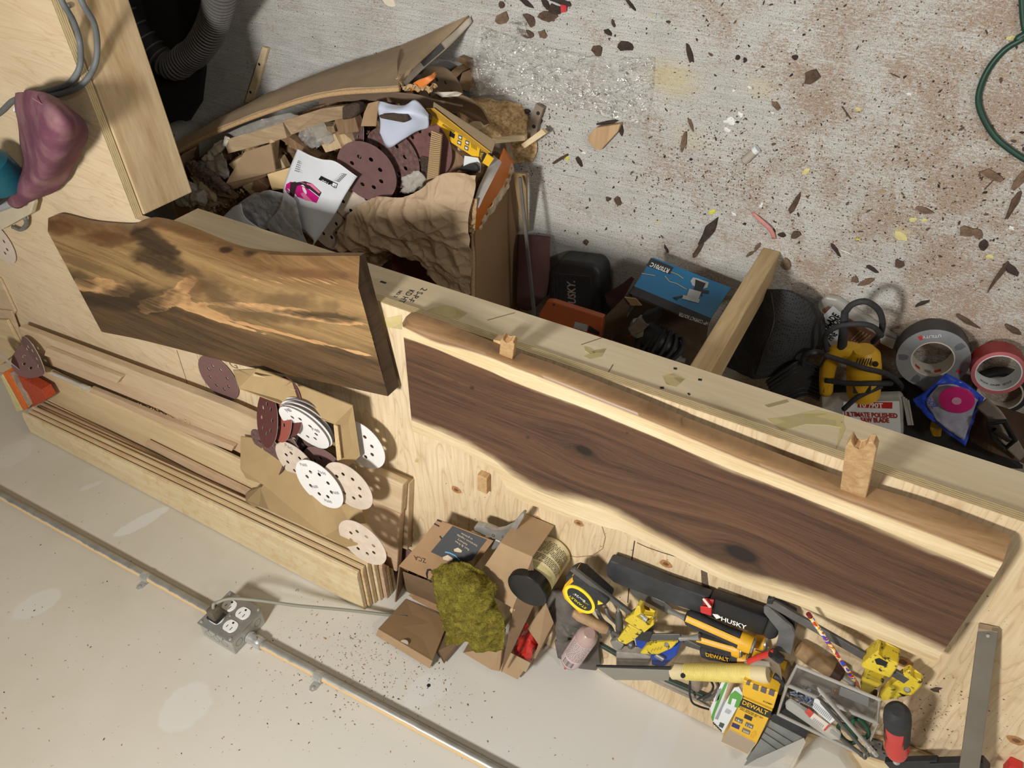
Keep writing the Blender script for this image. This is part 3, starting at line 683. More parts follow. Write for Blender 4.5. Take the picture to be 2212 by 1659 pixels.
path = [pg + V(0, -.03, 0), pg + V(0, -.045, -.004), Y(470, 1301, YW - .10), Y(500, 1293, YW - .10), Y(560, 1297, YW - .085), Y(640, 1308, YW - .06), Y(740, 1317, YW - .035), Y(845, 1329, YW - .014), Y(880, 1333, YW - .010)]
meshob('cord', tube_bm(cat_rom(path, 8), .0038, 10), M_CORD2, pl, smooth='all')
# screws and specks on the drywall: one scatter of tiny shavings
def scatter(name, n, fn, mat, size, kind='stuff', label=None, cat=None, seed=1, parent=None, flatn='z'):
    rnd = random.Random(seed); bm = bmesh.new(); k = 0; tries = 0
    while k < n and tries < n * 30:
        tries += 1; r = fn(rnd)
        if r is None: continue
        p, nn = r; k += 1
        nn = Vector(nn); a = nn.orthogonal().normalized(); b = nn.cross(a); t = rnd.random() * 6.28
        u = a * math.cos(t) + b * math.sin(t); v = nn.cross(u); L = size[0] * (rnd.random() ** 2 * (size[1] - 1) + 1); W_ = L * rnd.uniform(*size[2])
        h = nn * L * .25
        q = [bm.verts.new(p + u * L * .5 * rnd.uniform(.7, 1.1) + nn * .0002), bm.verts.new(p + v * W_ * .5 + h * rnd.random()), bm.verts.new(p - u * L * .5 + nn * .0002), bm.verts.new(p - v * W_ * .5 + h * rnd.random())]
        top_ = bm.verts.new(p + nn * (W_ * .35 + .0002))
        mi = rnd.randrange(len(mat)) if isinstance(mat, list) else 0
        for i in range(4):
            f = bm.faces.new((q[i], q[(i + 1) % 4], top_)); f.material_index = mi
    return meshob(name, bm, mat, parent, label, cat, None, kind)
M_SH = [plain((160, 124, 84), .8, 0, .3, 90, name='wood_shaving'), plain((186, 148, 106), .8, 0, .3, 91, name='wood_shaving'), plain((120, 84, 52), .8, 0, .3, 92, name='wood_shaving'), plain((84, 64, 46), .8, 0, .3, 93, name='wood_shaving')]
def wallfn(r):
    if r.random() < .55: x, y = r.gauss(830, 130), r.gauss(1420, 75)
    else: x, y = r.uniform(0, 1700), r.uniform(950, 1659)
    if y < 925 + .53 * x or y > 1690: return None
    return Y(x, y, YW - .0003), (0, -1, 0)
scatter('wood_shavings', 1100, wallfn, M_SH, (.0016, 4.5, (.15, .5)), label='fine brown wood shavings clinging to the drywall', cat='shavings', seed=3)
q = Y(926, 1481, YW); meshob('screw_hole', lathe_bm([(0, .0042), (1, .003)], q + V(0, -.0008, 0), q, 12), M_DARK, label='dark screw hole in a white patch on the drywall', cat='hole')
q = Y(642, 1276, YW); meshob('drywall_screw', lathe_bm([(0, .0042), (.5, .004), (1, .0015)], q, q + V(0, -.003, 0), 12), M_ZINC, label='small screw head in the drywall beside the moulding ends', cat='screw')
# ================================================================ boards and mouldings at the back of the bench
M_BW = wood((218, 196, 156), (196, 170, 126), scale=.9, name='basswood_moulding')
M_BW2 = wood((222, 206, 168), (200, 178, 136), scale=1.1, name='pale_moulding', dust=(196, 160, 112))
M_OAK = wood((212, 190, 156), (186, 160, 124), scale=.8, fine=.45, name='pale_oak_board')
M_OAK2 = wood((206, 180, 148), (180, 150, 116), scale=1.0, fine=.5, name='pinkish_oak')
M_GREYW = wood((176, 158, 138), (138, 118, 98), scale=1.2, name='grey_brown_strip')
def slabpx(name, px, z, th, mat, label, cat='board', group=None, bv=.0015, parent=None, seg=2):
    return PP(name, px, z, th, mat, parent, bv, label, cat, group, seg=seg)
slabpx('oak_board', [(60, 752), (300, 812), (520, 893), (884, 1046), (880, 1188), (700, 1120), (520, 990), (80, 800)], ZB + .0195, .019, M_OAK, 'lowest pale board under the two rounded boards, its end showing beside the delivery box')
slabpx('oak_board', [(40, 706), (400, 843), (500, 882), (870, 1048), (866, 1110), (500, 945), (262, 829), (52, 750)], ZB + .041, .021, M_OAK, 'long rounded pale board running behind the walnut slab to the sandpaper box', bv=.003)
slabpx('oak_board', [(100, 770), (262, 829), (520, 935), (864, 1112), (857, 1236), (760, 1190), (640, 1100), (520, 978), (345, 885), (110, 790)], ZB + .0405, .0205, M_OAK2, 'second rounded pale board between the first one and the moulding stack', bv=.003)
slabpx('cove_moulding', [(100, 752), (262, 815), (252, 829), (95, 768)], ZB + .055, .0135, M_OAK, 'thin cove strip lying along the joint of the rounded boards', 'moulding')
slabpx('wood_strip', [(195, 838), (345, 900), (505, 965), (500, 975), (340, 912), (190, 846)], ZB + .054, .013, M_OAK2, 'square pinkish strip ending beside the sandpaper box', 'wood strip')
slabpx('wood_strip', [(180, 846), (335, 915), (520, 998), (526, 1012), (520, 1026), (330, 930), (176, 856)], ZB + .049, .008, M_GREYW, 'grey brown strip in the gap in front of the wide moulding', 'wood strip')
M_CLR = plain((196, 190, 178), .25, 0, .1, 60, name='cloudy_plastic')
p0, p1 = Z(112, 806, ZB + .055), Z(192, 840, ZB + .055)
meshob('plastic_tube', lathe_bm([(0, .006), (.8, .006), (.85, .0085), (1, .008)], p0, p1, 14), M_CLR, label='cloudy plastic tube end lying in the gap behind the rounded boards', cat='tube', smooth=True)
# wide moulding in front of the stack: beads along its front edge
def moulding(name, f0, f1, b1, b0, z, th, label, mat, group=None, beads=2, tilt=0):
    """corners in pixels: front-left, front-right, back-right, back-left of the top face"""
    A, B, C_, D = Z(*f0, z), Z(*f1, z), Z(*b1, z), Z(*b0, z)
    bm = bmesh.new()
    # cross section: v across the width (metres from the front), height offset
    prof = [(.0, -th), (.0, -th * .55), (.0012, -th * .42), (.003, -th * .42), (.0035, -th * .22), (.005, -th * .12), (.0075, -th * .16), (.0085, -th * .30), (.0105, -th * .12), (.013, -.0004), (.017, 0)]
    rings = []
    for P_, Q_ in ((A, D), (B, C_)):
        d = (Q_ - P_); L = d.length; d.normalize()
        r = [P_ + d * v + V(0, 0, h) for v, h in prof] + [P_ + d * (L - .002), P_ + d * L + V(0, 0, -.002), P_ + d * L + V(0, 0, -th)]
        rings.append([bm.verts.new(p) for p in r])
    n = len(rings[0])
    for i in range(n): bm.faces.new((rings[0][i], rings[1][i], rings[1][(i + 1) % n], rings[0][(i + 1) % n]))
    bm.faces.new(rings[0][::-1]); bm.faces.new(rings[1])
    return meshob(name, bm, mat, label=label, cat='moulding', group=group)
moulding('base_moulding', (34, 768), (690, 1079), (690, 1150), (101, 862), ZB + .0535, .0125, 'wide pale base moulding lying alone in front of the moulding stack', M_BW)
ends_r = [(843, 1235), (834, 1229), (824, 1222), (806, 1210), (793, 1218), (782, 1228), (770, 1239)]
ends_l = [(100, 862), (91, 868), (83, 873), (76, 878), (67, 882), (58, 887), (45, 893)]
names_ = ['bottom of the moulding stack, partly under the cardboard flap', 'second from the bottom of the moulding stack', 'third from the bottom of the moulding stack', 'middle one of the moulding stack', 'third from the top of the moulding stack', 'second from the top of the moulding stack', 'top of the moulding stack, dusty face against the drywall']
MS = [wood(a, b, scale=s_, name='moulding_wood') for a, b, s_ in (((216, 196, 156), (188, 160, 118), 1.0), ((222, 200, 158), (180, 146, 104), 1.2), ((200, 172, 142), (170, 138, 106), .9), ((226, 206, 166), (196, 170, 128), 1.1))]
for k in range(7):
    z = ZB + .0405 + .0135 + k * .0135
    fr, fl = ends_r[k], ends_l[k]
    A = Z(*fl, z); B = Z(*fr, z)
    yb = YW - .0035
    # keep the back edge clear of the wall: project back corners to pixels is not needed, build directly
    bm = bmesh.new(); th = .0103
    prof = [(.0, -th), (.0, -th * .5), (.0012, -th * .4), (.003, -th * .4), (.0035, -th * .2), (.005, -th * .1), (.0075, -th * .15), (.0085, -th * .3), (.0105, -th * .1), (.013, -.0004), (.017, 0)]
    rings = []
    for P_ in (A, B):
        P_ = V(P_.x, min(P_.y, YW - .03) + (.0025 * math.sin(k * 2.7) if k < 6 else 0), P_.z); L = yb - P_.y
        rings.append([bm.verts.new(P_ + V(0, v, h)) for v, h in prof] + [bm.verts.new(P_ + V(-.004 if P_.x < 1.2 else 0, L, 0)), bm.verts.new(P_ + V(-.004 if P_.x < 1.2 else 0, L, -th))])
    n = len(rings[0])
    for i in range(n): bm.faces.new((rings[0][i], rings[1][i], rings[1][(i + 1) % n], rings[0][(i + 1) % n]))
    bm.faces.new(rings[0][::-1]); bm.faces.new(rings[1])
    meshob('base_moulding', bm, M_BW2 if k == 6 else MS[k % 4], label='beaded base moulding, ' + names_[k], cat='moulding', group='base mouldings stacked against the drywall')
slabpx('wood_strip', [(317, 953), (537, 1062), (700, 1140), (697, 1152), (532, 1078), (313, 964)], ZB + .068, .010, M_OAK2, 'pinkish strip lying between the wide moulding and the stack', 'wood strip')
# sawdust line along the boards
def linefn(a, b, wd, z):
    def f(r):
        t = r.random(); x = a[0] + (b[0] - a[0]) * t; y = a[1] + (b[1] - a[1]) * t + r.gauss(0, wd)
        return Z(x, y, z + .0003), (0, 0, 1)
    return f
M_SD = [plain((196, 160, 112), .9, 0, .25, 300, name='sawdust'), plain((170, 130, 86), .9, 0, .25, 300, name='sawdust'), plain((214, 184, 140), .9, 0, .2, 300, name='sawdust')]
scatter('sawdust', 420, linefn((275, 868), (412, 915), 3, ZB + .041), M_SD, (.002, 2.5, (.3, .9)), label='crumbly sawdust line along the joint of the rounded boards', cat='sawdust', seed=5)
def stackfn(r):
    t = r.random(); y0 = r.uniform(895, 945); return Z(60 + 740 * t, y0 + 347 * t, ZB + .137), (0, 0, 1)
# level with orange edge and things at the far left
lv = empty('orange_clamp_pad', Z(60, 850, ZB + .04), 'orange plastic tool with a grey slide standing behind the moulding ends', 'tool')
M_ORG = plain((216, 106, 34), .45, 0, .12, 60, name='orange_plastic'); M_RED = plain((170, 66, 34), .6, 0, .3, 200, name='worn_red_plastic')
PP('orange_edge', [(5, 806), (14, 802), (59, 883), (50, 887)], ZB + .11, .05, M_ORG, lv, .001)
PP('grey_slide', [(16, 806), (27, 804), (36, 830), (56, 850), (68, 874), (60, 884), (44, 850)], ZB + .105, .04, plain((166, 146, 128), .6, 0, .2, 100, name='grey_slide'), lv, .001)
PP('red_pad', [(38, 812), (90, 842), (102, 862), (70, 880), (44, 850), (53, 842)], ZB + .10, .03, M_RED, lv, .001)
PP('foam_strip', [(0, 812), (5, 808), (50, 887), (36, 890), (20, 850)], ZB + .11, .06, plain((206, 196, 140), .8, 0, .1, 60, name='yellow_foam'), None, .002, 'pale yellow foam strip beside the orange tool at the left edge', 'foam strip')
# thin panels at the left edge
slabpx('hardwood_panel', [(-30, 580), (0, 604), (33, 674), (27, 684), (0, 668), (-30, 650)], ZB + .008, .007, M_OAK, 'thin pale panel poking in at the left edge, nearest the dust bag', 'board')
slabpx('hardwood_panel', [(-30, 665), (24, 672), (52, 748), (30, 760), (-30, 720)], ZB + .014, .006, M_OAK, 'second thin panel at the left edge, touching the rounded board', 'board')
slabpx('hardwood_panel', [(-40, 688), (14, 692), (46, 752), (0, 790), (-40, 780)], ZB + .024, .009, M_BW, 'third thin panel at the left edge, above the folded sanding disc', 'board')
# ================================================================ sanding discs
M_AB = plain((116, 86, 82), .85, 0, .16, 420, bump=.3, name='maroon_abrasive'); M_ABD = plain((92, 46, 42), .85, 0, .2, 420, bump=.3, name='dark_red_abrasive')
M_ABU = plain((102, 75, 72), .9, 0, .5, 90, bump=.3, name='clogged_abrasive')
M_BK = plain((226, 224, 220), .8, 0, .04, 120, name='white_velcro_back'); M_BKD = plain((206, 190, 172), .85, 0, .1, 40, name='dusty_velcro_back')
M_EDG = plain((150, 138, 136), .9, 0, .3, 500, name='disc_edge'); M_GRYT = plain((150, 150, 154), .8, 0, .1, 60, name='grey_print')
def disc_data():
    c = lambda x, y, r, n: [(x + r * math.cos(2 * math.pi * k / n), y + r * math.sin(2 * math.pi * k / n)) for k in range(n)]
    sp = [c(0, 0, .0635, 56)] + [c(.0325 * math.cos(a), .0325 * math.sin(a), .0047, 14) for a in [k * math.pi / 4 + .3 for k in range(8)]]
    me = curve_mesh(sp, .0006); bm = bmesh.new(); bm.from_mesh(me)
    bmesh.ops.remove_doubles(bm, verts=bm.verts, dist=1e-6)
    bmesh.ops.triangulate(bm, faces=bm.faces)
    for _ in range(3):
        es = [e for e in bm.edges if e.calc_length() > .012]
        if es: bmesh.ops.subdivide_edges(bm, edges=es, cuts=1); bmesh.ops.triangulate(bm, faces=bm.faces)
    out = [v.co.copy() for v in bm.verts], [tuple(v.index for v in f.verts) for f in bm.faces]
    bm.free(); bpy.data.meshes.remove(me); return out
DV, DF = disc_data()
_dm = {}
def disc(px, z, n=(0, 0, 1), mat=None, label='', group=None, curl=0.0, cang=0.0, spin=0.0, fold=None, back=None, parent=None, name='sanding_disc', prints=None, both=None, r=1.0):
    key = (mat.name, curl, round(cang, 2), fold, back.name if back else None, r)
    n = Vector(n).normalized(); x = V(1, 0, 0); x = (x - n * x.dot(n)).normalized(); y = n.cross(x)
    R = Matrix((x, y, n)).transposed() @ RZ(spin)
    if key not in _dm:
        bm = bmesh.new(); vs = []
        ca, sa = math.cos(cang), math.sin(cang)
        for p in DV:
            q = V(p.x * r, p.y * r, p.z); s_ = q.x * ca + q.y * sa; q.z += curl * s_ * s_ / .0635
            if fold:
                f0_, fa = fold
                if s_ > f0_:
                    e = s_ - f0_; rad = .012; a = min(e / rad, fa); rest = max(0, e - fa * rad)
                    ns = f0_ + rad * math.sin(a) + rest * math.cos(a); nz = rad * (1 - math.cos(a)) + rest * math.sin(a)
                    q.x += (ns - s_) * ca; q.y += (ns - s_) * sa; q.z += nz
            vs.append(bm.verts.new(q))
        for f in DF: bm.faces.new([vs[i] for i in f])
        bmesh.ops.recalc_face_normals(bm, faces=bm.faces)
        d = bpy.data.meshes.new('disc'); bm.to_mesh(d); bm.free()
        d.materials.append(mat); d.materials.append(back or mat); d.materials.append(M_EDG)
        mi = []
        for p in d.polygons:
            mi.append(0 if p.normal.z > .5 or (p.normal.z > 0 and fold) else (1 if p.normal.z < -.5 or fold else 2))
        d.polygons.foreach_set('material_index', mi)
        _dm[key] = d
    P_ = Z(px[0], px[1], z) if len(px) == 2 else Vector(px)
    o = meshob(name, None, None, parent, label or None, 'sanding disc' if label else None, group, org=P_, data=_dm[key])
    o.rotation_euler = R.to_euler()
    if prints:
        for s_, pxy, ang in prints:
            a = P_ + R @ V(pxy[0] - .011 * math.cos(ang), pxy[1] - .011 * math.sin(ang), .0007); b = P_ + R @ V(pxy[0] + .011 * math.cos(ang), pxy[1] + .011 * math.sin(ang), .0007)
            t = text(s_, a, b, R @ V(0, 0, 1), M_GRYT, None, None, 'print')
            w_ = WL[t]; t.parent = o; t.matrix_parent_inverse = Matrix.LocRotScale(P_, o.rotation_euler, None).inverted()
            t.location = w_
    return o
G_D = 'sanding discs around the sandpaper box'
disc((472, 816), ZB + .004, (0, -.02, 1), M_AB, 'maroon sanding disc lying flat on the plywood between slab and boards', curl=.01)
disc((72, 772), ZB + .065, (.2, -.1, 1), M_AB, 'folded maroon sanding disc hooked over the board ends at far left', fold=(.0, 1.2), cang=1.2, back=M_BKD)
disc((18, 782), ZB + .10, (.1, .3, .9), M_BKD, 'dusty tan sanding disc standing over the orange tool at far left')
disc((-4, 522), ZB + .004, (0, 0, 1), M_BKD, 'tan sanding disc half out of frame under the sander')
# sandpaper box
M_CB = plain((168, 142, 100), .8, 0, .06, 30, name='cardboard'); M_CBD = plain((150, 126, 88), .8, 0, .08, 30, name='cardboard'); M_CBI = plain((176, 148, 108), .85, 0, .06, 30, name='cardboard_inside')
M_CBE = plain((200, 172, 128), .9, 0, .2, 300, name='cardboard_cut_edge')
sb = empty('sandpaper_box', Z(640, 900, ZB + .041), 'opened brown cardboard box of sanding discs on the rounded boards', 'box')
zl, zh = ZB + .0425, ZB + .0925
def quad(name, pts, th, mat, parent, sub=0, n=None, bv=0):
    pts = [Vector(p) for p in pts]; nn = n or (pts[1] - pts[0]).cross(pts[2] - pts[0]).normalized()
    return meshob(name, prism_bm(pts, Vector(nn) * th, bv), mat, parent)
# front wall (faces the slab): upper edge and foot
a0, a1 = Z(516, 838, zh), Z(724, 915, zh); foot = lambda p, z=zl: V(p.x, p.y, z)
dy = V(0, .002, 0)
quad('front_panel', [foot(a0) , foot(a1), a1, a0], .003, M_CB, sb, n=(0, 1, 0))
# top rim flap seen as the olive strip
b0, b1 = Z(505, 797, ZB + .055), Z(763, 876, zl + .012)
quad('front_flap', [Z(503, 800, zh - .028), Z(556, 797, zh - .026), Z(762, 877, zh - .030), a1, Z(650, 884, zh), Z(600, 862, zh - .003), a0], .0025, M_CB, sb)
quad('end_panel', [a1, Z(762, 877, zh - .030), Z(778, 985, zh - .030), Z(750, 1010, zh - .01), Z(729, 997, zh)], .0025, M_CB, sb)
quad('end_flap', [a1 + V(.004, .004, .001), a1 + V(-.006, .004, .001), Z(737, 992, zh + .001), Z(728, 996, zh + .001)], .002, M_CBE, sb)
quad('base_panel', [foot(a0), foot(a1), V(Z(729, 997, zh).x, Z(729, 997, zh).y + .02, zl), V(a0.x, a0.y + .13, zl)], .002, M_CBD, sb, n=(0, 0, -1))
lidp = [((520, 943), .052), ((519, 1012), .054), ((532, 1034), .055), ((569, 1047), .056), ((563, 1056), .058), ((581, 1102), .07), ((641, 1129), .10), ((701, 1158), .125), ((747, 1182), .14), ((770, 1178), .145), ((781, 1160), .14), ((774, 1145), .13), ((751, 1131), .12), ((789, 1131), .115), ((796, 1097), .10), ((760, 1030), .065), ((640, 960), .055)]
lidt = [(p, .056 if p[1] < 1050 else (.056 + (p[1] - 1050) / 110 * .078 * min(1, max(.3, (p[1] - 1050) / 60)))) for p, _ in lidp]
def lid_z(x, y):
    # distance beyond the boards toward the moulding stack lifts the flap over it
    t = (y - (940 + .45 * (x - 520))); return ZB + .057 + max(0, t - 30) * .00092
M_LID = plain((166, 140, 98), .8, 0, .05, 24, name='cardboard_lid')
bm = prism_bm([Z(p[0], p[1], lid_z(*p)) for p, _ in lidp], (0, 0, -.0025)); meshob('lid', bm, M_LID, sb)
PP('lid_tab', [(563, 1052), (581, 1101), (560, 1094), (548, 1095), (531, 1083), (530, 1066), (545, 1054)], [lid_z(563, 1052), lid_z(581, 1101), ZB + .125, ZB + .125, ZB + .12, ZB + .10, ZB + .085], .002, M_CBD, sb)
strokes('crease', [(Z(571, 1046, lid_z(571, 1046) + .0004), Z(600, 1052, lid_z(600, 1052) + .0004)), (Z(600, 1052, lid_z(600, 1052) + .0004), Z(622, 1064, lid_z(622, 1064) + .0004))], .0012, (0, 0, 1), plain((96, 78, 52), .9, name='crease_shadow'), sb)
# torn edges of the box wall
rt = random.Random(4)
for (x, y, z_) in ((520, 808, zh - .018), (560, 812, zh - .015), (600, 836, zh - .008), (622, 842, zh - .004)):
    pts = [Z(x + rt.uniform(-22, 22), y + rt.uniform(-7, 7), z_ + rt.uniform(0, .006)) for _ in range(3)]; pts.append(pts[0].lerp(pts[2], .5) + V(0, 0, .004))
    meshob('torn_paper', prism_bm(pts[:3], (0, 0, -.001)), M_CBE, sb)
def nd(ax, ay, az): return (ax, ay, az)
disc((577, 905), ZB + .085, (.45, -.35, .8), M_ABD, 'dark red sanding disc standing at the left end of the sandpaper box', G_D)
disc((603, 892), ZB + .082, (.40, -.32, .85), plain((150, 78, 64), .85, 0, .1, 300, name='brick_red_abrasive'), 'brick red sanding disc behind the dark red one in the box', G_D)
disc((622, 878), ZB + .080, (.35, -.3, .88), M_ABD, 'deep maroon disc tucked deepest at the left of the box', G_D)
n1 = (-.12, .22, .95)
for k in range(7):
    disc((664 - k * 1.2 + (5 if k % 2 else 0), 905 + k * 3.2), ZB + .074 + k * .004, (-.10 + .02 * k, .16 + .012 * k, .97), M_BK if k % 3 != 1 else M_EDG, 'coarse white-backed sanding disc in the tight pack inside the box, layer %s' % ['at the bottom', 'second up', 'third up', 'fourth up', 'fifth up', 'second from top', 'on top'][k], G_D, curl=-.012, cang=.6, prints=[('P40', (-.04, .005), -.5 + 3.4), ('P40', (.0, -.048), 3.4), ('P40', (.028, -.012), 3.3), ('P40', (.045, .02), 2.6)] if k == 6 else None, spin=.4)
disc((640, 948), ZB + .068, (-.05, .1, 1), M_BKD, 'tan-backed disc under the white pack at the mouth of the box', G_D, curl=-.01)
disc((610, 945), ZB + .078, (.2, .12, .95), M_AB, 'maroon disc sliding out of the box mouth above the curled one', G_D, curl=.015, cang=.4)
disc((583, 975), ZB + .074, (.15, .1, .95), M_ABU, 'worn pinkish disc curled up at the box mouth', G_D, fold=(.035, .9), cang=2.4)
disc((668, 985), ZB + .067, (.05, .05, 1), M_ABU, 'worn disc mostly hidden between the white ones on the lid', G_D)
disc((642, 1003), ZB + .092, (.05, .05, 1), M_BKD, 'dusty white sanding disc printed with fine grit numbers, left of the cleanest one', G_D, prints=[('P60', (.012, -.045), 3.0)])
disc((704, 1015), ZB + .076, (0, 0, 1), M_AB, 'maroon disc peeping out between the two front white discs', G_D)
disc((753, 1050), ZB + .104, (.0, .0, 1), M_BKD, 'cream sanding disc lying at the right of the cleanest white one', G_D, curl=.006)
disc((690, 1046), ZB + .112, (.02, .0, 1), M_BK, 'cleanest white sanding disc on top of the cardboard lid', G_D, r=1.04, spin=.3, prints=[('P600', (.022, -.046), 3.2), ('P600', (-.028, -.034), 3.0), ('P600', (-.044, .018), 3.3), ('P600', (.018, .014), 3.4), ('P600', (-.004, .05), 3.1)])
disc((779, 960), ZB + .045, (0, 0, 1), M_BK, 'white disc half under the right end of the sandpaper box', G_D)
disc((783, 1172), ZB + .139, (.0, .0, 1), M_BKD, 'cream sanding disc under the rounded lid flap on the moulding stack', G_D, curl=.012, cang=1.0)
disc((872, 1215), ZB + .004, (0, 0, 1), M_AB, 'maroon disc mostly hidden between board ends and delivery box', G_D)
# ================================================================ delivery box with rag
cb = empty('delivery_box', Z(960, 1300, ZB), 'open brown delivery box with a dark delivery label and a rag on it', 'box')
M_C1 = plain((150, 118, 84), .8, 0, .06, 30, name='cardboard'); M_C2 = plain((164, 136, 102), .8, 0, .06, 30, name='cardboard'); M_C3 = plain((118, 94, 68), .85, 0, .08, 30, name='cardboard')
ht = .115
zt_ = ZB + ht
# box body: left compartment (front wall with label leans forward)
L0, L1, L2 = Z(945, 1122, ZB + .03), Z(861, 1222, zt_ - .02), Z(1037, 1262, zt_)
cl = lambda p: V(p.x, min(p.y, YW - .008), p.z)
top_f = [Z(945, 1122, ZB + .045), Z(1075, 1166, ZB + .045), Z(1050, 1240, zt_), Z(1000, 1262, zt_), Z(861, 1223, zt_)]
quad('label_panel', [Z(945, 1122, ZB + .055), Z(1066, 1168, ZB + .055), Z(1018, 1232, ZB + .095), Z(899, 1180, ZB + .095)], .003, M_C1, cb)
quad('top_flap', [Z(899, 1180, ZB + .095), Z(1018, 1232, ZB + .095), Z(975, 1272, ZB + .11), Z(861, 1223, ZB + .11)], .003, M_C1, cb)
nl = (Z(1066, 1168, ZB + .055) - Z(945, 1122, ZB + .055)).cross(Z(899, 1180, ZB + .095) - Z(945, 1122, ZB + .055)).normalized()
if nl.z < 0: nl = -nl
pl0 = Z(945, 1122, ZB + .055)
def LP(x, y): return PL(x, y, pl0, nl)
M_LBL = plain((52, 54, 56), .55, 0, .06, 60, name='dark_label'); M_LW = plain((196, 178, 150), .7, name='label_print')
lab = flat('delivery_label', [LP(978, 1136), LP(1052, 1166), LP(1036, 1186), LP(1020, 1210), LP(1003, 1215), LP(993, 1222), LP(931, 1192)], nl, M_LBL, cb, .0008)
for s_, a, b in (('livraison rapide', (1032, 1177), (989, 1153)), ('et gratuite', (1022, 1163), (998, 1150)), ('fast & free', (1015, 1186), (985, 1167)), ('delivery', (1011, 1175), (990, 1163))):
    text(s_, LP(*a), LP(*b), nl, M_LW, cb, .0045, 'lettering', lift=.0016)
# small parcel pictograms and a blue arrow
for (cx_, cy_, s_) in ((990, 1188, 9), (968, 1205, 11)):
    flat('parcel_icon', [LP(cx_ - s_, cy_ - 2), LP(cx_, cy_ - s_ * .6), LP(cx_ + s_, cy_ + 1), LP(cx_ + s_ * .8, cy_ + s_ * .6), LP(cx_ - 1, cy_ + s_ * .5), LP(cx_ - s_ * .9, cy_ + s_ * .3)], nl, M_LW, cb, .0015)
ar = [LP(962, 1192), LP(972, 1194), LP(984, 1200), LP(994, 1210)]
strokes('blue_arrow', list(zip(ar[:-1], ar[1:])), .003, nl, plain((90, 150, 190), .6, name='blue_print'), cb, .0016)
n2 = (Z(1018, 1232, ZB + .095) - Z(899, 1180, ZB + .095)).cross(Z(861, 1223, ZB + .11) - Z(899, 1180, ZB + .095)).normalized(); n2 = n2 if n2.z > 0 else -n2
def LP2(x, y): return PL(x, y, Z(899, 1180, ZB + .095), n2)
text('10', LP2(956, 1240), LP2(920, 1224), n2, M_BLK, cb, None, 'lettering'); text('ZCA', LP2(920, 1207), LP2(894, 1199), n2, M_BLK, cb, .012, 'lettering')
strokes('printed_mark', [(LP(938, 1131), LP(949, 1137)), (LP(944, 1123), LP(954, 1127)), (LP(950, 1158), LP(956, 1166))], .003, nl, M_BLK, cb)
# side walls, inner faces and the big fold-out flaps over the bench edge, resting on the wall
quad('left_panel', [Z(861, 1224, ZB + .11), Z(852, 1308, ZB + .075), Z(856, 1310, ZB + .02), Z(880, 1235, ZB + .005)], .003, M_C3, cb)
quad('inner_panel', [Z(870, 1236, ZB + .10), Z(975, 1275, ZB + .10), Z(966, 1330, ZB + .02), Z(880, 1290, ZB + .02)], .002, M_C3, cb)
quad('floor_panel', [Z(905, 1262, ZB + .02), Z(985, 1298, ZB + .03), Z(960, 1345, ZB + .06), Z(876, 1294, ZB + .055)], .002, M_C1, cb)
q4 = [Z(876, 1294, ZB + .060), Z(970, 1338, ZB + .060)]
def Yw(x, y, d=.012): return Y(x, y, YW - d)
fl = [q4[0], q4[1], Yw(934, 1427, .030), Yw(817, 1358, .030)]
quad('fold_out_flap', fl, .003, plain((152, 122, 86), .8, 0, .05, 20, name='cardboard'), cb)
quad('flap_lip', [Yw(817, 1359, .031), Yw(934, 1428, .031), Yw(928, 1444, .008), Yw(812, 1373, .008)], .003, M_C2, cb)
cq = [Yw(873 + 9 * math.cos(a), 1389 + 7 * math.sin(a), .0335 - .0001) for a in [math.pi * k / 8 - 2.6 for k in range(9)]]
meshob('thumb_notch', prism_bm(cq, (0, -.0008, 0)), plain((198, 190, 176), .8, name='notch_paper'), cb)
quad('torn_flap', [Z(968, 1340, ZB + .06), Yw(1000, 1376, .03), Yw(958, 1432, .01), Yw(944, 1405, .02)], .003, M_C3, cb)
# second compartment: plain box on the right side with the open top
sbx = empty('plain_box', Z(1080, 1330, ZB), 'plain cardboard box leaning beside the delivery box under the white jar', 'box')
T = [Z(1080, 1174, ZB + .095), Z(1150, 1205, ZB + .095), Z(1108, 1314, ZB + .115), Z(1020, 1262, ZB + .115)]
quad('top_panel', T, .003, M_C2, sbx)
quad('right_panel', [T[1], T[2], Y(1083, 1450, YW - .04), Y(1160, 1290, YW - .30)], .003, M_C3, sbx)
quad('front_panel', [T[0], T[1], V(T[1].x, T[1].y + .004, ZB + .004), V(T[0].x, T[0].y + .004, ZB + .004)], .003, M_C2, sbx)
quad('wall_flap', [Z(1010, 1392, ZB + .09), Z(1085, 1395, ZB + .105), Yw(1078, 1450, .01), Yw(1060, 1446, .01), Yw(1000, 1410, .012)], .003, M_C2, sbx)
quad('lower_flap', [Yw(1090, 1405, .05), Yw(1144, 1430, .05), Yw(1118, 1468, .01), Yw(1075, 1446, .01)], .003, M_C2, sbx)
tp = NT('clear_tape'); tp.col(rgb(200, 176, 140)); tp.b.inputs['Alpha'].default_value = .45; M_TAPE = tp.set(.12)
quad('packing_tape', [Yw(1098, 1407, .0505), Yw(1146, 1432, .0505), Yw(1136, 1452, .030), Yw(1092, 1428, .030)], -.0006, M_TAPE, sbx)
quad('torn_edge', [Z(1103, 1314, ZB + .117), Z(1112, 1318, ZB + .117), Z(1088, 1362, ZB + .105), Z(1083, 1356, ZB + .105)], .002, M_CBE, sbx)
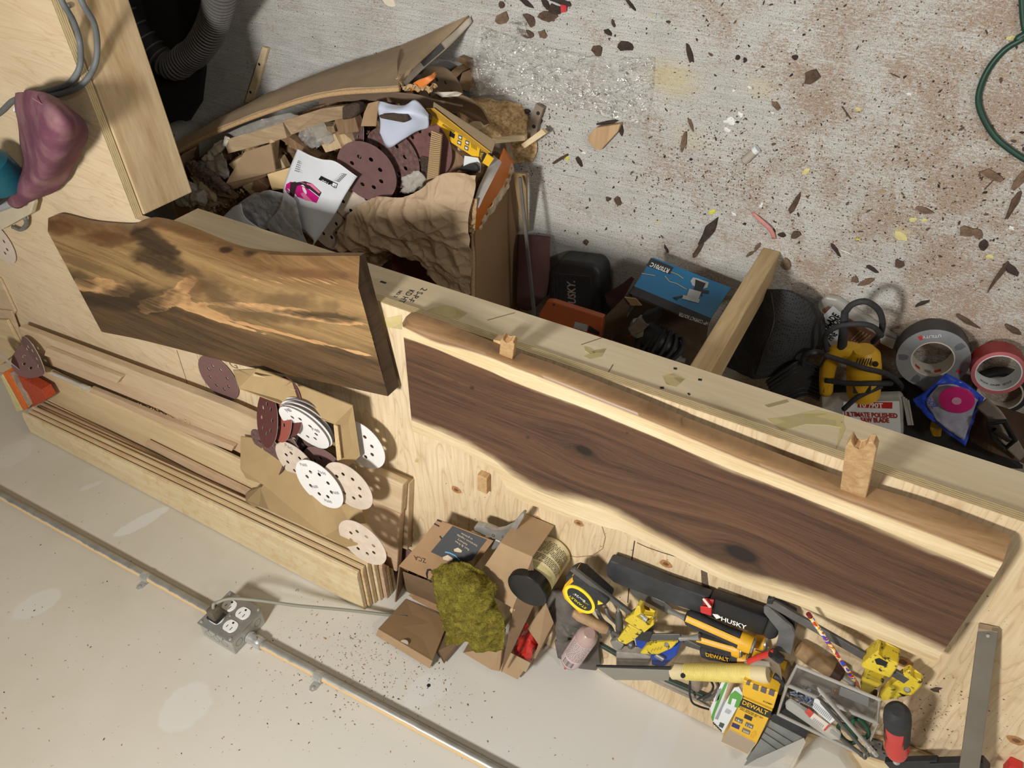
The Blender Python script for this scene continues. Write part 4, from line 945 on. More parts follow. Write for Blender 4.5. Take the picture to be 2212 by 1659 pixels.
# crushed small carton with red wrapper
crt = empty('crushed_carton', Z(1165, 1360, ZB), 'crushed taped carton holding a red wrapper beside the leather glove', 'carton')
quad('side_panel', [Z(1180, 1305, ZB + .07), Z(1196, 1345, ZB + .05), Z(1165, 1395, ZB + .06), Z(1140, 1358, ZB + .075)], .003, M_C2, crt)
quad('end_panel', [Z(1196, 1345, ZB + .05), Z(1194, 1360, ZB + .01), Yw(1150, 1436, .01), Z(1165, 1395, ZB + .06)], .003, plain((150, 120, 88), .7, 0, .2, 60, name='crumpled_cardboard'), crt)
meshob('red_wrapper', sheet_bm([[Z(1125, 1345, ZB + .02), Z(1150, 1350, ZB + .05), Z(1165, 1375, ZB + .04)], [Z(1112, 1400, ZB + .05), Z(1140, 1395, ZB + .07), Z(1155, 1405, ZB + .05)], [Z(1108, 1425, ZB + .07), Yw(1130, 1435, .02), Yw(1142, 1430, .01)]], 12, 12, .0012, .006, 30, 2, creases=1), plain((196, 44, 36), .3, 0, .1, 60, name='red_plastic_film'), label='crumpled glossy red plastic wrapper sticking out of the crushed carton', cat='wrapper')
meshob('packing_tape', prism_bm([Z(1170, 1300, ZB + .02), Z(1180, 1310, ZB + .02), Z(1186, 1345, ZB + .052), Z(1178, 1345, ZB + .052)], (0, 0, -.0008)), M_TAPE, crt)
# ---- microfibre rag
def rag():
    rows = [[Z(945, 1232, .775), Z(985, 1218, .785), Z(1020, 1226, .785), Z(1050, 1250, .78)],
            [Z(937, 1262, .785), Z(975, 1250, .81), Z(1020, 1262, .815), Z(1068, 1285, .79)],
            [Z(958, 1305, .79), Z(985, 1292, .815), Z(1030, 1300, .825), Z(1082, 1322, .795)],
            [Z(962, 1345, .785), Z(990, 1330, .80), Z(1035, 1340, .81), Z(1093, 1352, .79)],
            [Z(972, 1385, .77), Z(1005, 1385, .79), Z(1045, 1398, .79), Z(1088, 1390, .775)]]
    bm = sheet_bm(rows, 100, 100, .006, .014, 19, 6, creases=1)
    t = NT('olive_microfibre'); a = t.noise(t.coord(), 900, 2, .7); b = t.noise(t.coord(), 60, 3, .6)
    t.col(t.ramp(t.math('ADD', t.math('MULTIPLY', a, .6), t.math('MULTIPLY', b, .4)), [(.35, rgb(76, 66, 10)), (.5, rgb(124, 112, 26)), (.66, rgb(172, 158, 62))])); t.bump(a, .8, .003)
    o = meshob('microfibre_cloth', bm, t.set(.95), label='crumpled olive green microfibre cloth draped over the cardboard boxes', cat='cloth', smooth='all')
    # pile: thousands of short fibres standing on the cloth
    rnd = random.Random(11); me = o.data; fb = bmesh.new(); polys = [p for p in me.polygons if p.normal.z > -.2]
    for _ in range(15000):
        p = rnd.choice(polys); c = Vector(p.center); n = Vector(p.normal); a_ = n.orthogonal().normalized(); b_ = n.cross(a_)
        c = c + (a_ * rnd.uniform(-1, 1) + b_ * rnd.uniform(-1, 1)) * .0012; d = (n + a_ * rnd.gauss(0, .6) + b_ * rnd.gauss(0, .6)).normalized()
        s = d.cross(V(rnd.gauss(0, 1), rnd.gauss(0, 1), rnd.gauss(0, 1))).normalized() * .0004; L_ = rnd.uniform(.002, .0045)
        fb.faces.new((fb.verts.new(c - s), fb.verts.new(c + s), fb.verts.new(c + d * L_ + V(0, 0, -.0006))))
    f = meshob('cloth_pile', fb, t.m, o, kind='stuff', org=V(0, 0, 0)); f.location = (0, 0, 0)
rag()
# ---- plastic jar lying on its side
jbase = Z(1196, 1186, ZB); jp0 = jbase + V(0, 0, .098); jp1 = jbase
jar = empty('plastic_jar', jbase, 'cream plastic jar with a dusty black screw lid standing by the cardboard boxes', 'jar')
axj = (jp1 - jp0).normalized(); lidc = jp0
M_JAR = NT('frosted_jar'); nj = M_JAR.noise(M_JAR.coord(), 26, 3); M_JAR.col(M_JAR.ramp(nj, [(.4, rgb(206, 200, 160)), (.7, rgb(186, 172, 112))])); M_JAR.b.inputs['Subsurface Weight'].default_value = .2; M_JAR.b.inputs['Subsurface Radius'].default_value = (.01, .01, .008); M_JAR = M_JAR.set(.32)
Rj = .0395
bodyL = .098
pe = jp0 + axj * bodyL
meshob('jar_body', lathe_bm([(0, .033), (.04, .037), (.08, Rj), (.92, Rj), (.97, Rj * .96), (1, Rj * .88)], jp0, pe, 40, up=(0, 1, 0)), M_JAR, jar, smooth=True)
LA = -1.75
M_LAB = plain((226, 214, 170), .6, 0, .03, 40, name='cream_label')
def arcpatch(name, c0, c1, ax, R_, a0_, a1_, mat, parent, n=16):
    s = ax.cross(V(0, 0, 1)); s = V(1, 0, 0) if s.length < .05 else s.normalized(); u = s.cross(ax).normalized(); bm = bmesh.new(); A_ = []
    for k in range(n + 1):
        a = a0_ + (a1_ - a0_) * k / n; d = s * math.cos(a) + u * math.sin(a); A_.append((bm.verts.new(c0 + d * R_), bm.verts.new(c1 + d * R_)))
    for k in range(n): bm.faces.new((A_[k][0], A_[k][1], A_[k + 1][1], A_[k + 1][0]))
    return meshob(name, bm, mat, parent, smooth='all')
arcpatch('jar_label', jp0 + axj * .024, jp0 + axj * .092, axj, Rj + .0006, LA - 1.5, LA + 1.5, M_LAB, jar)
# rows of fine print
sj = V(1, 0, 0); uj = sj.cross(axj).normalized(); bm = bmesh.new(); rnd = random.Random(5)
for ln in range(15):
    if ln in (5,): continue
    t = .030 + ln * .0036; a = LA - 1.15
    while a < LA + 1.0:
        wl = rnd.uniform(.04, .14)
        if rnd.random() > .08:
            vs = []
            for aa, dt in ((a, 0), (a + wl, 0), (a + wl, .0015), (a, .0015)):
                d = sj * math.cos(aa) + uj * math.sin(aa); vs.append(bm.verts.new(jp0 + axj * (t + dt) + d * (Rj + .0009)))
            bm.faces.new(vs)
        a += wl + .03
meshob('fine_print', bm, plain((70, 62, 50), .7, name='small_print'), jar, kind='stuff')
lid = lathe_bm([(0, .0405), (.08, .042), (1, .042)], jp0 - axj * .018, jp0 + axj * .006, 60, up=(0, 1, 0))
lo = meshob('lid', lid, plain((24, 24, 25), .3, 0, .4, 30, name='black_lid'), jar, smooth=True)
bm = bmesh.new()
for k in range(60):
    a = 2 * math.pi * k / 60; d = sj * math.cos(a) + uj * math.sin(a); e = axj.cross(d)
    box_bm(jp0 - axj * .016 + d * .0415 - e * .0008, axj * .020, e * .0016, d * .0012, bm=bm)
meshob('lid_ribs', bm, plain((24, 24, 25), .3, 0, .4, 30, name='black_lid'), lo, kind='stuff')
arcpatch('dust_film', jp0 - axj * .0184, jp0 - axj * .01841, axj, .02, 0, 6.28, plain((110, 108, 104), .7, 0, .5, 40, name='grey_dust'), lo, 20)
# ================================================================ tools on the bench
def T1(x, y, d=0.0): return Z(1100 + .2712 * x, 1150 + .2712 * y, ZB + d)       # crop coordinates of the left tool area
def T2(x, y, d=0.0): return Z(1600 + .2767 * x, 1200 + .2767 * y, ZB + d)       # crop coordinates of the right tool area
def poly(fn, pts, top, th, mat, name, parent=None, bv=.001, label=None, cat=None, group=None, seg=1, smooth=False):
    ps = [fn(p[0], p[1], p[2] if len(p) > 2 else top) for p in pts]
    return meshob(name, prism_bm(ps, (0, 0, -th), bv, seg), mat, parent, label, cat, group, smooth=smooth)
M_BLKP = plain((40, 41, 43), .5, 0, .3, 90, name='black_plastic'); M_BLKR = plain((46, 46, 48), .75, 0, .25, 120, name='black_rubber')
M_YEL = plain((222, 168, 30), .45, 0, .08, 60, name='yellow_plastic'); M_STL = steel('tool_steel', (168, 166, 160), .35); M_STLD = steel('dull_steel', (112, 110, 106), .5)
def chipped():
    t = NT('chipped_yellow_paint'); n = t.noise(t.coord(), 70, 5, .75); n2 = t.noise(t.coord(), 30, 3, .6)
    t.col(t.mix(t.ramp(n, [(.57, 0.0), (.60, 1.0)]), t.ramp(n2, [(.3, rgb(206, 178, 40)), (.7, rgb(228, 204, 66))]), rgb(60, 54, 44))); return t.set(.45)
M_CHY = chipped()
M_GLOVE = plain((98, 92, 86), .85, 0, .32, 26, bump=.3, name='dirty_leather')
bm = sheet_bm([[T1(255, 530, .02), T1(400, 440, .03), T1(520, 600, .02)], [T1(340, 660, .03), T1(450, 640, .04), T1(700, 760, .02)], [T1(420, 820, .03), T1(520, 830, .035), T1(740, 840, .02)]], 24, 24, .004, .005, 40, 1)
glv = meshob('leather_glove', bm, M_GLOVE, label='dirty grey leather glove lying under the tape measure', cat='glove', smooth='all')
poly(T1, [(355, 690), (440, 760), (470, 860), (420, 900), (370, 860)], .035, .012, M_GLOVE, 'glove_finger', glv, .004, smooth=True, seg=2)
poly(T1, [(355, 870), (480, 880), (700, 870), (725, 1060), (690, 1105), (560, 1085), (390, 1040)], .016, .010, M_GLOVE, 'glove_cuff', glv, .003, smooth=True, seg=2)
poly(T1, [(380, 700), (720, 830), (735, 800), (640, 780), (540, 840), (470, 830)], .040, .008, plain((84, 84, 76), .9, 0, .2, 60, name='grey_knit'), 'glove_palm', glv, .003)
# tape measure
tm = empty('tape_measure', T1(580, 500, 0), 'black and yellow tape measure with an oval badge on the glove', 'tape measure')
poly(T1, [(450, 355), (500, 330), (560, 345), (790, 555), (770, 585), (650, 640), (560, 630), (450, 520), (435, 430)], .075, .035, M_BLKR, 'case', tm, .006, seg=3, smooth=True)
poly(T1, [(440, 420), (505, 350), (520, 330), (500, 345), (510, 395), (450, 440), (450, 500), (540, 610), (640, 640), (560, 645), (440, 530), (420, 470)], .0765, .03, M_YEL, 'yellow_trim', tm, .001)
ell = lambda cx_, cy_, a, b, rot, n=28: [(cx_ + a * math.cos(t) * math.cos(rot) - b * math.sin(t) * math.sin(rot), cy_ + a * math.cos(t) * math.sin(rot) + b * math.sin(t) * math.cos(rot)) for t in [2 * math.pi * k / n for k in range(n)]]
YB = plain((240, 216, 40), .4, 0, .05, 60, name='bright_yellow')
poly(T1, ell(560, 535, 148, 76, .72), .0770, .002, YB, 'badge_ring', tm, 0)
poly(T1, ell(560, 535, 122, 54, .72), .0776, .002, M_BLKP, 'badge', tm, 0)
text('STANLEY', T1(618, 600, .078), T1(480, 495, .078), (0, 0, 1), YB, tm, None); text('8m/26\'', T1(610, 545, .078), T1(520, 480, .078), (0, 0, 1), M_WHT, tm, None)
text('TYLON', T1(635, 572, .078), T1(590, 548, .078), (0, 0, 1), YB, tm, None)
poly(T1, [(705, 545), (745, 570), (705, 578)], .0768, .002, YB, 'arrow_mark', tm, 0)
# first bar clamp
bc = empty('bar_clamp', T1(900, 650, 0), 'small bar clamp with chipped yellow jaws, its bar across the tape measure', 'clamp')
def bar(p0, p1, wd, th, mat, name, parent, **k):
    p0, p1 = Vector(p0), Vector(p1); d = (p1 - p0).normalized(); s = d.cross(V(0, 0, 1)).normalized() * wd / 2; u = s.cross(d).normalized() * th
    if u.z > 0: u = -u
    return meshob(name, prism_bm([p0 - s, p1 - s, p1 + s, p0 + s], u, .0007), mat, parent, **k)
bar(T1(500, 300, .085), T1(1000, 680, .050), .0135, .006, M_STLD, 'bar', bc)
poly(T1, [(1020, 585), (1045, 598), (1050, 650), (980, 690), (1000, 620)], .062, .016, M_CHY, 'jaw_ear', bc)
poly(T1, [(925, 690), (980, 655), (1125, 745), (1155, 665), (1150, 740), (1075, 800), (920, 705)], .060, .018, M_CHY, 'slide_head', bc)
poly(T1, [(950, 735), (1065, 800), (985, 860), (930, 895), (870, 868), (862, 850)], .052, .016, M_CHY, 'slide_arm', bc)
poly(T1, [(1050, 590), (1060, 660), (1150, 672), (1155, 650), (1120, 690), (1040, 640)], .058, .012, M_CHY, 'jaw_ear', bc)
meshob('screw', lathe_bm([(0, .006), (.5, .006), (.5, .009), (1, .009)], T1(1050, 650, .050), T1(1105, 690, .052), 14), M_STL, bc)
poly(T1, [(1040, 965), (1085, 910), (1180, 880), (1345, 875), (1290, 930), (1190, 975), (1065, 972)], .050, .014, M_CHY, 'fixed_jaw', bc, .002)
meshob('rivet', lathe_bm([(0, .005), (1, .003)], T1(1256, 892, .0495), T1(1256, 892, .0525), 12), M_STL, bc)
strokes('jaw_lettering', [(T1(1130 + 24 * k, 948 - 5 * k, .0502), T1(1145 + 24 * k, 925 - 5 * k, .0502)) for k in range(4)], .002, (0, 0, 1), plain((180, 150, 40), .6, name='cast_relief'), bc)
M_BLU = plain((36, 72, 172), .4, 0, .15, 40, name='blue_plastic')
bp = empty('block_plane', T1(1180, 950, 0), 'blue bodied hand tool under the yellow clamp jaw', 'hand tool')
poly(T1, [(1000, 850), (1060, 815), (1120, 880), (1050, 935), (1010, 905)], .03, .02, M_BLU, 'blue_tail', bp, .002)
poly(T1, [(1130, 980), (1260, 930), (1365, 875), (1330, 985), (1225, 1085), (1130, 1060)], .034, .022, M_BLU, 'blue_body', bp, .003)
meshob('steel_pin', tube_bm([T1(1165, 975, .046), T1(1225, 1010, .044)], .005, 12), M_STL, bp)
poly(T1, [(850, 955), (1080, 975), (1128, 1000), (1105, 1075), (850, 1065)], .026, .02, plain((158, 152, 142), .85, 0, .2, 40, name='plaster_grey'), 'plaster_block', None, .002, 'dusty grey block beside the blue hand tool', 'block')
# wooden file handle, glue bottle
M_HND = plain((164, 132, 96), .6, 0, .25, 28, name='old_wood_handle')
h1 = empty('file_handle', T1(640, 700, 0), 'worn wooden handled file lying over the glue bottle', 'file')
meshob('handle', lathe_bm([(0, .004), (.03, .008), (.2, .0115), (.6, .0105), (.85, .012), (1, .008)], T1(505, 635, .062), T1(785, 780, .055), 18), M_HND, h1, smooth=True)
meshob('ferrule', lathe_bm([(0, .009), (1, .008)], T1(745, 760, .056), T1(800, 790, .054), 16), M_STLD, h1)
bar(T1(780, 780, .054), T1(880, 835, .050), .009, .004, M_STLD, 'tang', h1)
gb = empty('glue_bottle', T1(540, 960, 0), 'clear pinkish glue bottle with printed label and red cone tip over the wall edge', 'bottle')
tq = NT('pink_clear_plastic'); tq.col(rgb(206, 176, 168)); tq.b.inputs['Transmission Weight'].default_value = .25; M_PKB = tq.set(.28)
gA, gB = T1(640, 800, .055), T1(475, 1040, .045)
meshob('bottle_body', lathe_bm([(0, .012), (.05, .020), (.12, .0225), (.8, .0225), (.92, .0205), (1, .012)], gA, gB, 28, up=(0, 0, 1)), M_PKB, gb, smooth=True)
axg = (gB - gA).normalized(); L_ = (gB - gA).length
sg = axg.cross(V(0, 0, 1)).normalized(); ug = sg.cross(axg).normalized()
arcpatch('bottle_label', gA + axg * L_ * .15, gA + axg * L_ * .86, axg, .0228, .3, 2.8, plain((204, 184, 182), .5, 0, .04, 60, name='pink_label'), gb)
bm = bmesh.new(); rnd = random.Random(8)
for ln in range(13):
    t = L_ * (.18 + ln * .036); a = .6
    while a < 2.4:
        wl = rnd.uniform(.06, .3)
        vs = []
        for aa, dt in ((a, 0), (a + wl, 0), (a + wl, .0012), (a, .0012)):
            d = sg * math.cos(aa) + ug * math.sin(aa); vs.append(bm.verts.new(gA + axg * (t + dt) + d * .0232))
        bm.faces.new(vs); a += wl + .06
for k in range(16):
    a = .9 + k * .07; w0 = rnd.choice((.02, .04)); vs = []
    for aa, t in ((a, L_ * .68), (a + w0, L_ * .68), (a + w0, L_ * .83), (a, L_ * .83)):
        d = sg * math.cos(aa) + ug * math.sin(aa); vs.append(bm.verts.new(gA + axg * t + d * .0232))
    bm.faces.new(vs)
meshob('fine_print', bm, plain((52, 46, 46), .7, name='small_print'), gb, kind='stuff')
meshob('bottle_tip', lathe_bm([(0, .0095), (.25, .008), (1, .0022)], gB, gB + axg * .034, 16), plain((206, 58, 44), .4, 0, .1, 40, name='red_cap'), gb, smooth=True)
# black saw / sheath with white lettering
hs = empty('hand_saw_sheath', T1(1500, 560, 0), 'long black plastic tool with white lettering lying along the walnut board', 'hand tool')
poly(T1, [(800, 222), (870, 250), (1240, 400), (1600, 520), (1540, 655), (1260, 560), (900, 415), (835, 408), (775, 350), (768, 285)], .032, .020, plain((52, 53, 55), .5, 0, .35, 26, name='scuffed_black_plastic'), 'blade_cover', hs, .004, seg=2, smooth=True)
poly(T1, [(1600, 520), (2070, 690), (2020, 835), (1530, 655)], .036, .024, plain((26, 26, 28), .4, 0, .2, 40, name='gloss_black_plastic'), 'handle', hs, .005, seg=2, smooth=True)
poly(T1, [(2068, 688), (2130, 730), (2152, 790), (2130, 850), (2080, 868), (2012, 835)], .040, .030, M_BLKP, 'end_cap', hs, .006, seg=3, smooth=True)
text('HUSKY', T1(1688, 700, .0362), T1(1888, 772, .0362), (0, 0, 1), M_WHT, hs, .011, bold=.02)
poly(T1, [(1618, 650), (1660, 655), (1690, 680), (1650, 690)], .0364, .001, M_WHT, 'logo_mark', hs, 0)
poly(T1, [(1540, 530), (1630, 545), (1615, 600), (1545, 590)], .040, .004, plain((176, 38, 40), .5, 0, .1, 40, name='red_tag'), 'red_clip', hs)
poly(T1, [(1520, 592), (1612, 600), (1608, 668), (1522, 640)], .046, .003, plain((200, 44, 42), .5, 0, .1, 40, name='red_tag'), 'red_clip', hs)
poly(T1, [(1535, 535), (1550, 528), (1612, 600), (1590, 606)], .050, .002, plain((222, 216, 206), .6, name='pale_tag'), 'pale_clip', hs)
# chisels
def handle2(parent, p0, p1, r, col=True):
    p0, p1 = Vector(p0), Vector(p1)
    meshob('handle', lathe_bm([(0, r * .55), (.04, r * .9), (.18, r), (.4, r * .88), (.62, r * .86), (.8, r), (.88, r)], p0, p1, 22), M_BLKR, parent, smooth=True)
    meshob('yellow_collar', lathe_bm([(.80, r * 1.03), (.90, r * 1.06), (.97, r * .98)], p0, p1, 22), M_YEL, parent, smooth=True)
    meshob('striking_cap', lathe_bm([(.965, r * .86), (1.0, r * .84), (1.01, r * .6)], p0, p1, 22), M_STL, parent, smooth=True)
    ax = (p1 - p0).normalized()
    arcpatch('yellow_grip', p0.lerp(p1, .03), p0.lerp(p1, .82), ax, r * 1.03, 1.9, 2.6, M_YEL, parent) if col else None
ch = empty('wood_chisel', T1(1400, 700, 0), 'wood chisel with black and yellow handle and broad spattered blade', 'chisel', 'wood chisels beside the black saw')
poly(T1, [(965, 443), (1000, 450), (1240, 560), (1300, 608), (1275, 642), (1240, 635), (985, 505), (968, 480)], .020, .003, M_STLD, 'blade', ch, .0006)
meshob('shank', lathe_bm([(0, .006), (.5, .0045), (1, .007)], T1(1275, 622, .019), T1(1425, 690, .030), 14), M_STL, ch, smooth=True)
handle2(ch, T1(1405, 665, .038), T1(1950, 905, .040), .0165)
ch = empty('wood_chisel', T1(1500, 850, 0), 'wood chisel with a black blade cap, crossing the yellow clamp jaw', 'chisel', 'wood chisels beside the black saw')
poly(T1, [(1010, 860), (1060, 790), (1140, 795), (1112, 878)], .058, .010, M_BLKP, 'blade_cap', ch, .001)
bar(T1(1110, 838, .056), T1(1370, 838, .046), .0165, .004, M_STLD, 'blade', ch)
meshob('shank', lathe_bm([(0, .006), (.5, .0045), (1, .007)], T1(1360, 842, .044), T1(1520, 835, .040), 14), M_STL, ch, smooth=True)
handle2(ch, T1(1500, 835, .030), T1(1860, 940, .030), .015)
ch = empty('wood_chisel', T1(1700, 960, 0), 'lowest wood chisel with yellow lettering on its black grip', 'chisel', 'wood chisels beside the black saw')
poly(T1, [(1380, 870), (1420, 862), (1560, 930), (1540, 950), (1400, 905)], .016, .003, M_STLD, 'blade', ch, .0006)
handle2(ch, T1(1530, 935, .020), T1(1915, 1020, .020), .0155, False)
text('DEWALT', T1(1568, 985, .0365), T1(1752, 1030, .0365), (0, -.1, 1), M_YEL, ch, .009, bold=.02)
ch = empty('wood_chisel', T1(2020, 870, 0), 'wood chisel showing only its yellow end and steel cap under the black saw end', 'chisel', 'wood chisels beside the black saw')
meshob('handle', lathe_bm([(0, .013), (.6, .014), (1, .013)], T1(1960, 862, .012), T1(2040, 885, .012), 20), M_YEL, ch, smooth=True)
meshob('striking_cap', lathe_bm([(0, .012), (.8, .012), (1, .008)], T1(2036, 884, .012), T1(2058, 890, .012), 20), M_STL, ch, smooth=True)
# pull saw with wrapped handle
js = empty('pull_saw', T1(1400, 1100, 0), 'pull saw with pale yellow wrapped handle and grey blade pointing left', 'saw')
jA, jB = T1(1290, 1105, .062), T1(2070, 1128, .050)
meshob('handle', lathe_bm([(0, .010), (.02, .0155), (.15, .0145), (.85, .0165), (.97, .0175), (1, .015)], jA, jB, 26), plain((212, 196, 152), .6, 0, .08, 40, name='pale_handle'), js, smooth=True)
bm = bmesh.new(); axj2 = (jB - jA).normalized(); Lj = (jB - jA).length
for k in range(46):
    t = .17 + k * .0151; c = jA.lerp(jB, t); R_ = .0150 + .0022 * max(0, t - .15)
    rg = [c + (axj2.orthogonal().normalized() * math.cos(a) + axj2.cross(axj2.orthogonal().normalized()) * math.sin(a)) * R_ for a in [2 * math.pi * i / 16 for i in range(17)]]
    tube_bm(rg, .00125, 6, bm=bm, caps=False)
meshob('rattan_wrap', bm, plain((232, 214, 120), .55, 0, .1, 60, name='yellow_wrap'), js, kind='stuff', smooth='all')
meshob('hang_hole', lathe_bm([(0, .0045), (1, .0045)], T1(1383, 1140, .0765), T1(1383, 1142, .0745), 14), M_DARK, js)
poly(T1, [(690, 1066), (1285, 1078), (1285, 1096), (690, 1074)], .072, .004, M_BLKP, 'blade_spine', js, 0)
poly(T1, [(700, 1076), (1285, 1096), (1268, 1180), (842, 1176), (720, 1096)], .0695, .0012, plain((158, 156, 146), .38, .5, .05, 20, name='saw_plate'), 'blade', js, 0)
# file strips and grey mouldings near the wall
M_GST = plain((150, 142, 128), .8, 0, .15, 40, name='grey_strip'); M_GRS = plain((48, 66, 58), .5, 0, .2, 40, name='dark_green_strip')
for (a, b, wd, zz, m, l) in (((1130, 1178), (1610, 1395), .008, .008, M_GST, 'grey wooden strip nearest the drywall behind the pull saw'), ((1170, 1172), (1600, 1362), .008, .014, M_GST, 'grey wooden strip second from the drywall'), ((1235, 1180), (1600, 1335), .008, .013, M_GRS, 'dark green edged strip crossing behind the pull saw'), ((720, 905), (860, 985), .010, .008, M_GRS, 'dark green strip end beside the glue bottle')):
    bar(T1(a[0], a[1], zz), T1(b[0], b[1], zz), wd, .008, m, 'thin_strip', None, label=l, cat='strip')
# bundle of small steel tools between glove and clamp
def rodt(name, pts, r, mat, label, cat, seg=10): return meshob(name, tube_bm(cat_rom(pts, 6), r, seg), mat, None, label, cat, smooth='all')
rodt('slip_joint_pliers', [T1(690, 600, .03), T1(740, 700, .035), T1(810, 760, .03), T1(830, 830, .03)], .0045, M_STLD, 'curved steel plier handle beside the tape measure', 'pliers')
rodt('slip_joint_pliers', [T1(770, 600, .03), T1(790, 660, .035), T1(850, 720, .03)], .004, M_STLD, 'second curved plier handle beside the first', 'pliers')
sd_ = empty('nail_set', T1(875, 700, 0), 'grey steel punch standing between the tape measure and yellow clamp', 'punch')
meshob('punch_body', lathe_bm([(0, .003), (.1, .006), (.5, .008), (1, .0075)], T1(870, 625, .045), T1(880, 790, .03), 16), M_STLD, sd_, smooth=True)
meshob('punch_tip', lathe_bm([(0, .002), (1, .003)], T1(868, 600, .046), T1(870, 630, .045), 10), M_STL, sd_)
sp_ = empty('spoke_tool', T1(960, 890, 0), 'round headed steel tool under the yellow clamp arm', 'tool')
meshob('round_head', lathe_bm([(0, .004), (.3, .0095), (.7, .0095), (1, .004)], T1(945, 880, .03), T1(1000, 905, .03), 16), M_STLD, sp_, smooth=True)
poly(T1, [(800, 870), (850, 860), (910, 900), (880, 950), (830, 930)], .02, .01, M_STL, 'flat_head', sp_)
# safety glasses (two pairs)
M_LENS = NT('dusty_lens'); M_LENS.col(rgb(150, 138, 122)); M_LENS.b.inputs['Alpha'].default_value = .62; M_LENS = M_LENS.set(.35)
sg_ = empty('safety_glasses', T1(2000, 1080, 0), 'dusty wraparound safety glasses with a red temple stripe by the pull saw handle', 'glasses')
meshob('lens', sheet_bm([[T1(1960, 1000, .03), T1(2080, 960, .06), T1(2160, 1060, .06), T1(2180, 1200, .05)], [T1(2010, 1060, .01), T1(2070, 1090, .03), T1(2110, 1180, .03), T1(2120, 1290, .02)]], 20, 6, .002), M_LENS, sg_, smooth='all')
meshob('red_temple', tube_bm([T1(1900, 1030, .045), T1(2010, 985, .055), T1(2110, 955, .06)], .005, 8, squash=.5), plain((206, 50, 44), .4, 0, .1, 40, name='red_plastic'), sg_)
meshob('grey_temple', tube_bm([T1(1880, 1050, .04), T1(1960, 1035, .045), T1(2080, 1050, .05)], .005, 8, squash=.5), M_GST, sg_)
meshob('black_hinge', tube_bm([T1(2095, 960, .062), T1(2160, 1010, .058)], .009, 10), M_BLKP, sg_)
meshob('black_frame', tube_bm(cat_rom([T1(2110, 1140, .05), T1(2170, 1180, .05), T1(2150, 1250, .045), T1(2080, 1270, .04)], 6), .006, 8), M_BLKP, sg_, smooth='all')
sg2 = empty('safety_glasses', T1(1520, 1280, 0), 'clear safety glasses with thin black temples below the pull saw handle', 'glasses')
meshob('lens', sheet_bm([[T1(1445, 1180, .03), T1(1500, 1175, .035), T1(1540, 1180, .03)], [T1(1450, 1240, .02), T1(1500, 1270, .03), T1(1540, 1230, .02)]], 12, 8, .0015), M_LENS, sg2, smooth='all')
meshob('temple', tube_bm(cat_rom([T1(1440, 1185, .03), T1(1435, 1260, .03), T1(1455, 1350, .03), T1(1510, 1385, .028), T1(1590, 1410, .02)], 6), .0022, 8), M_BLKP, sg2, smooth='all')
meshob('temple', tube_bm(cat_rom([T1(1650, 1180, .035), T1(1665, 1240, .03), T1(1630, 1300, .03), T1(1550, 1340, .02)], 6), .0035, 8), M_STLD, sg2, smooth='all')
meshob('temple', tube_bm(cat_rom([T1(1600, 1175, .035), T1(1625, 1230, .03), T1(1590, 1290, .03), T1(1500, 1330, .02)], 6), .0022, 8), M_BLKP, sg2, smooth='all')
# green and white carton
gw = empty('bit_carton', T1(1730, 1400, 0), 'opened white and green bit carton in front of the yellow boxes', 'carton')
M_GRN = plain((92, 160, 70), .5, 0, .06, 60, name='green_print'); M_CWH = plain((222, 226, 226), .5, 0, .03, 40, name='white_card')
def face(fn, pts, mat, name, parent, th=.0015): 
    ps = [fn(*p) for p in pts]; m = sum(ps, V(0, 0, 0)) / len(ps)
    A_ = np.array([[q.x - m.x, q.y - m.y] for q in ps]); z_ = np.array([q.z - m.z for q in ps])
    g_ = np.linalg.solve(A_.T @ A_ + np.eye(2) * 2e-5, A_.T @ z_); n = V(-g_[0], -g_[1], 1).normalized(); n = n if n.dot(CAM - m) > 0 else -n; ps.insert(0, m)
    ps = [CAM + (q - CAM) * ((m - CAM).dot(n) / (q - CAM).dot(n)) for q in ps[1:]]
    return meshob(name, prism_bm(ps, -n * th), mat, parent), n, ps
o, n, ps = face(T1, [(1600, 1400, .060), (1690, 1195, .060), (1752, 1178, .060), (1690, 1390, .060), (1620, 1515, .060)], M_CWH, 'side_panel', gw)
def onf(fn, x, y, ps, n, lift=.0006): 
    q = fn(x, y); d = (q - CAM); return CAM + d * ((ps[0] - CAM).dot(n) / d.dot(n)) + n * lift
def fpoly(fn, pts, ps, n, mat, name, parent, lift=.0006): return flat(name, [onf(fn, x, y, ps, n, 0) for x, y in pts], n, mat, parent, lift)
fpoly(T1, [(1668, 1300), (1722, 1190), (1748, 1182), (1640, 1440), (1622, 1510), (1608, 1470)], ps, n, M_GRN, 'green_band', gw)
fpoly(T1, [(1660, 1250), (1690, 1240), (1668, 1330), (1640, 1350)], ps, n, M_GRYT, 'grey_print', gw)
o, n, ps = face(T1, [(1700, 1390, .066), (1790, 1240, .066), (1830, 1232, .066), (1862, 1290, .066), (1852, 1330, .066), (1702, 1600, .066), (1620, 1512, .066)], M_CWH, 'front_panel', gw)
fpoly(T1, [(1760, 1290), (1800, 1258), (1856, 1300), (1848, 1332), (1822, 1400), (1740, 1360)], ps, n, M_GRN, 'green_band', gw)
fpoly(T1, [(1778, 1320), (1812, 1330), (1790, 1395), (1762, 1380)], ps, n, M_CWH, 'white_box', gw, .0009)
fpoly(T1, [(1700, 1395), (1728, 1338), (1712, 1330), (1640, 1480), (1662, 1490)], ps, n, M_GRYT, 'dark_band', gw, .0009)
fpoly(T1, [(1680, 1510), (1716, 1525), (1700, 1558), (1668, 1540)], ps, n, plain((70, 80, 76), .6, name='dark_print'), 'dark_print', gw, .0009)
chk = [(1625 + 14 * i + (5 if j else 0), 1508 + 14 * i + 10 * j) for i in range(5) for j in range(2)]
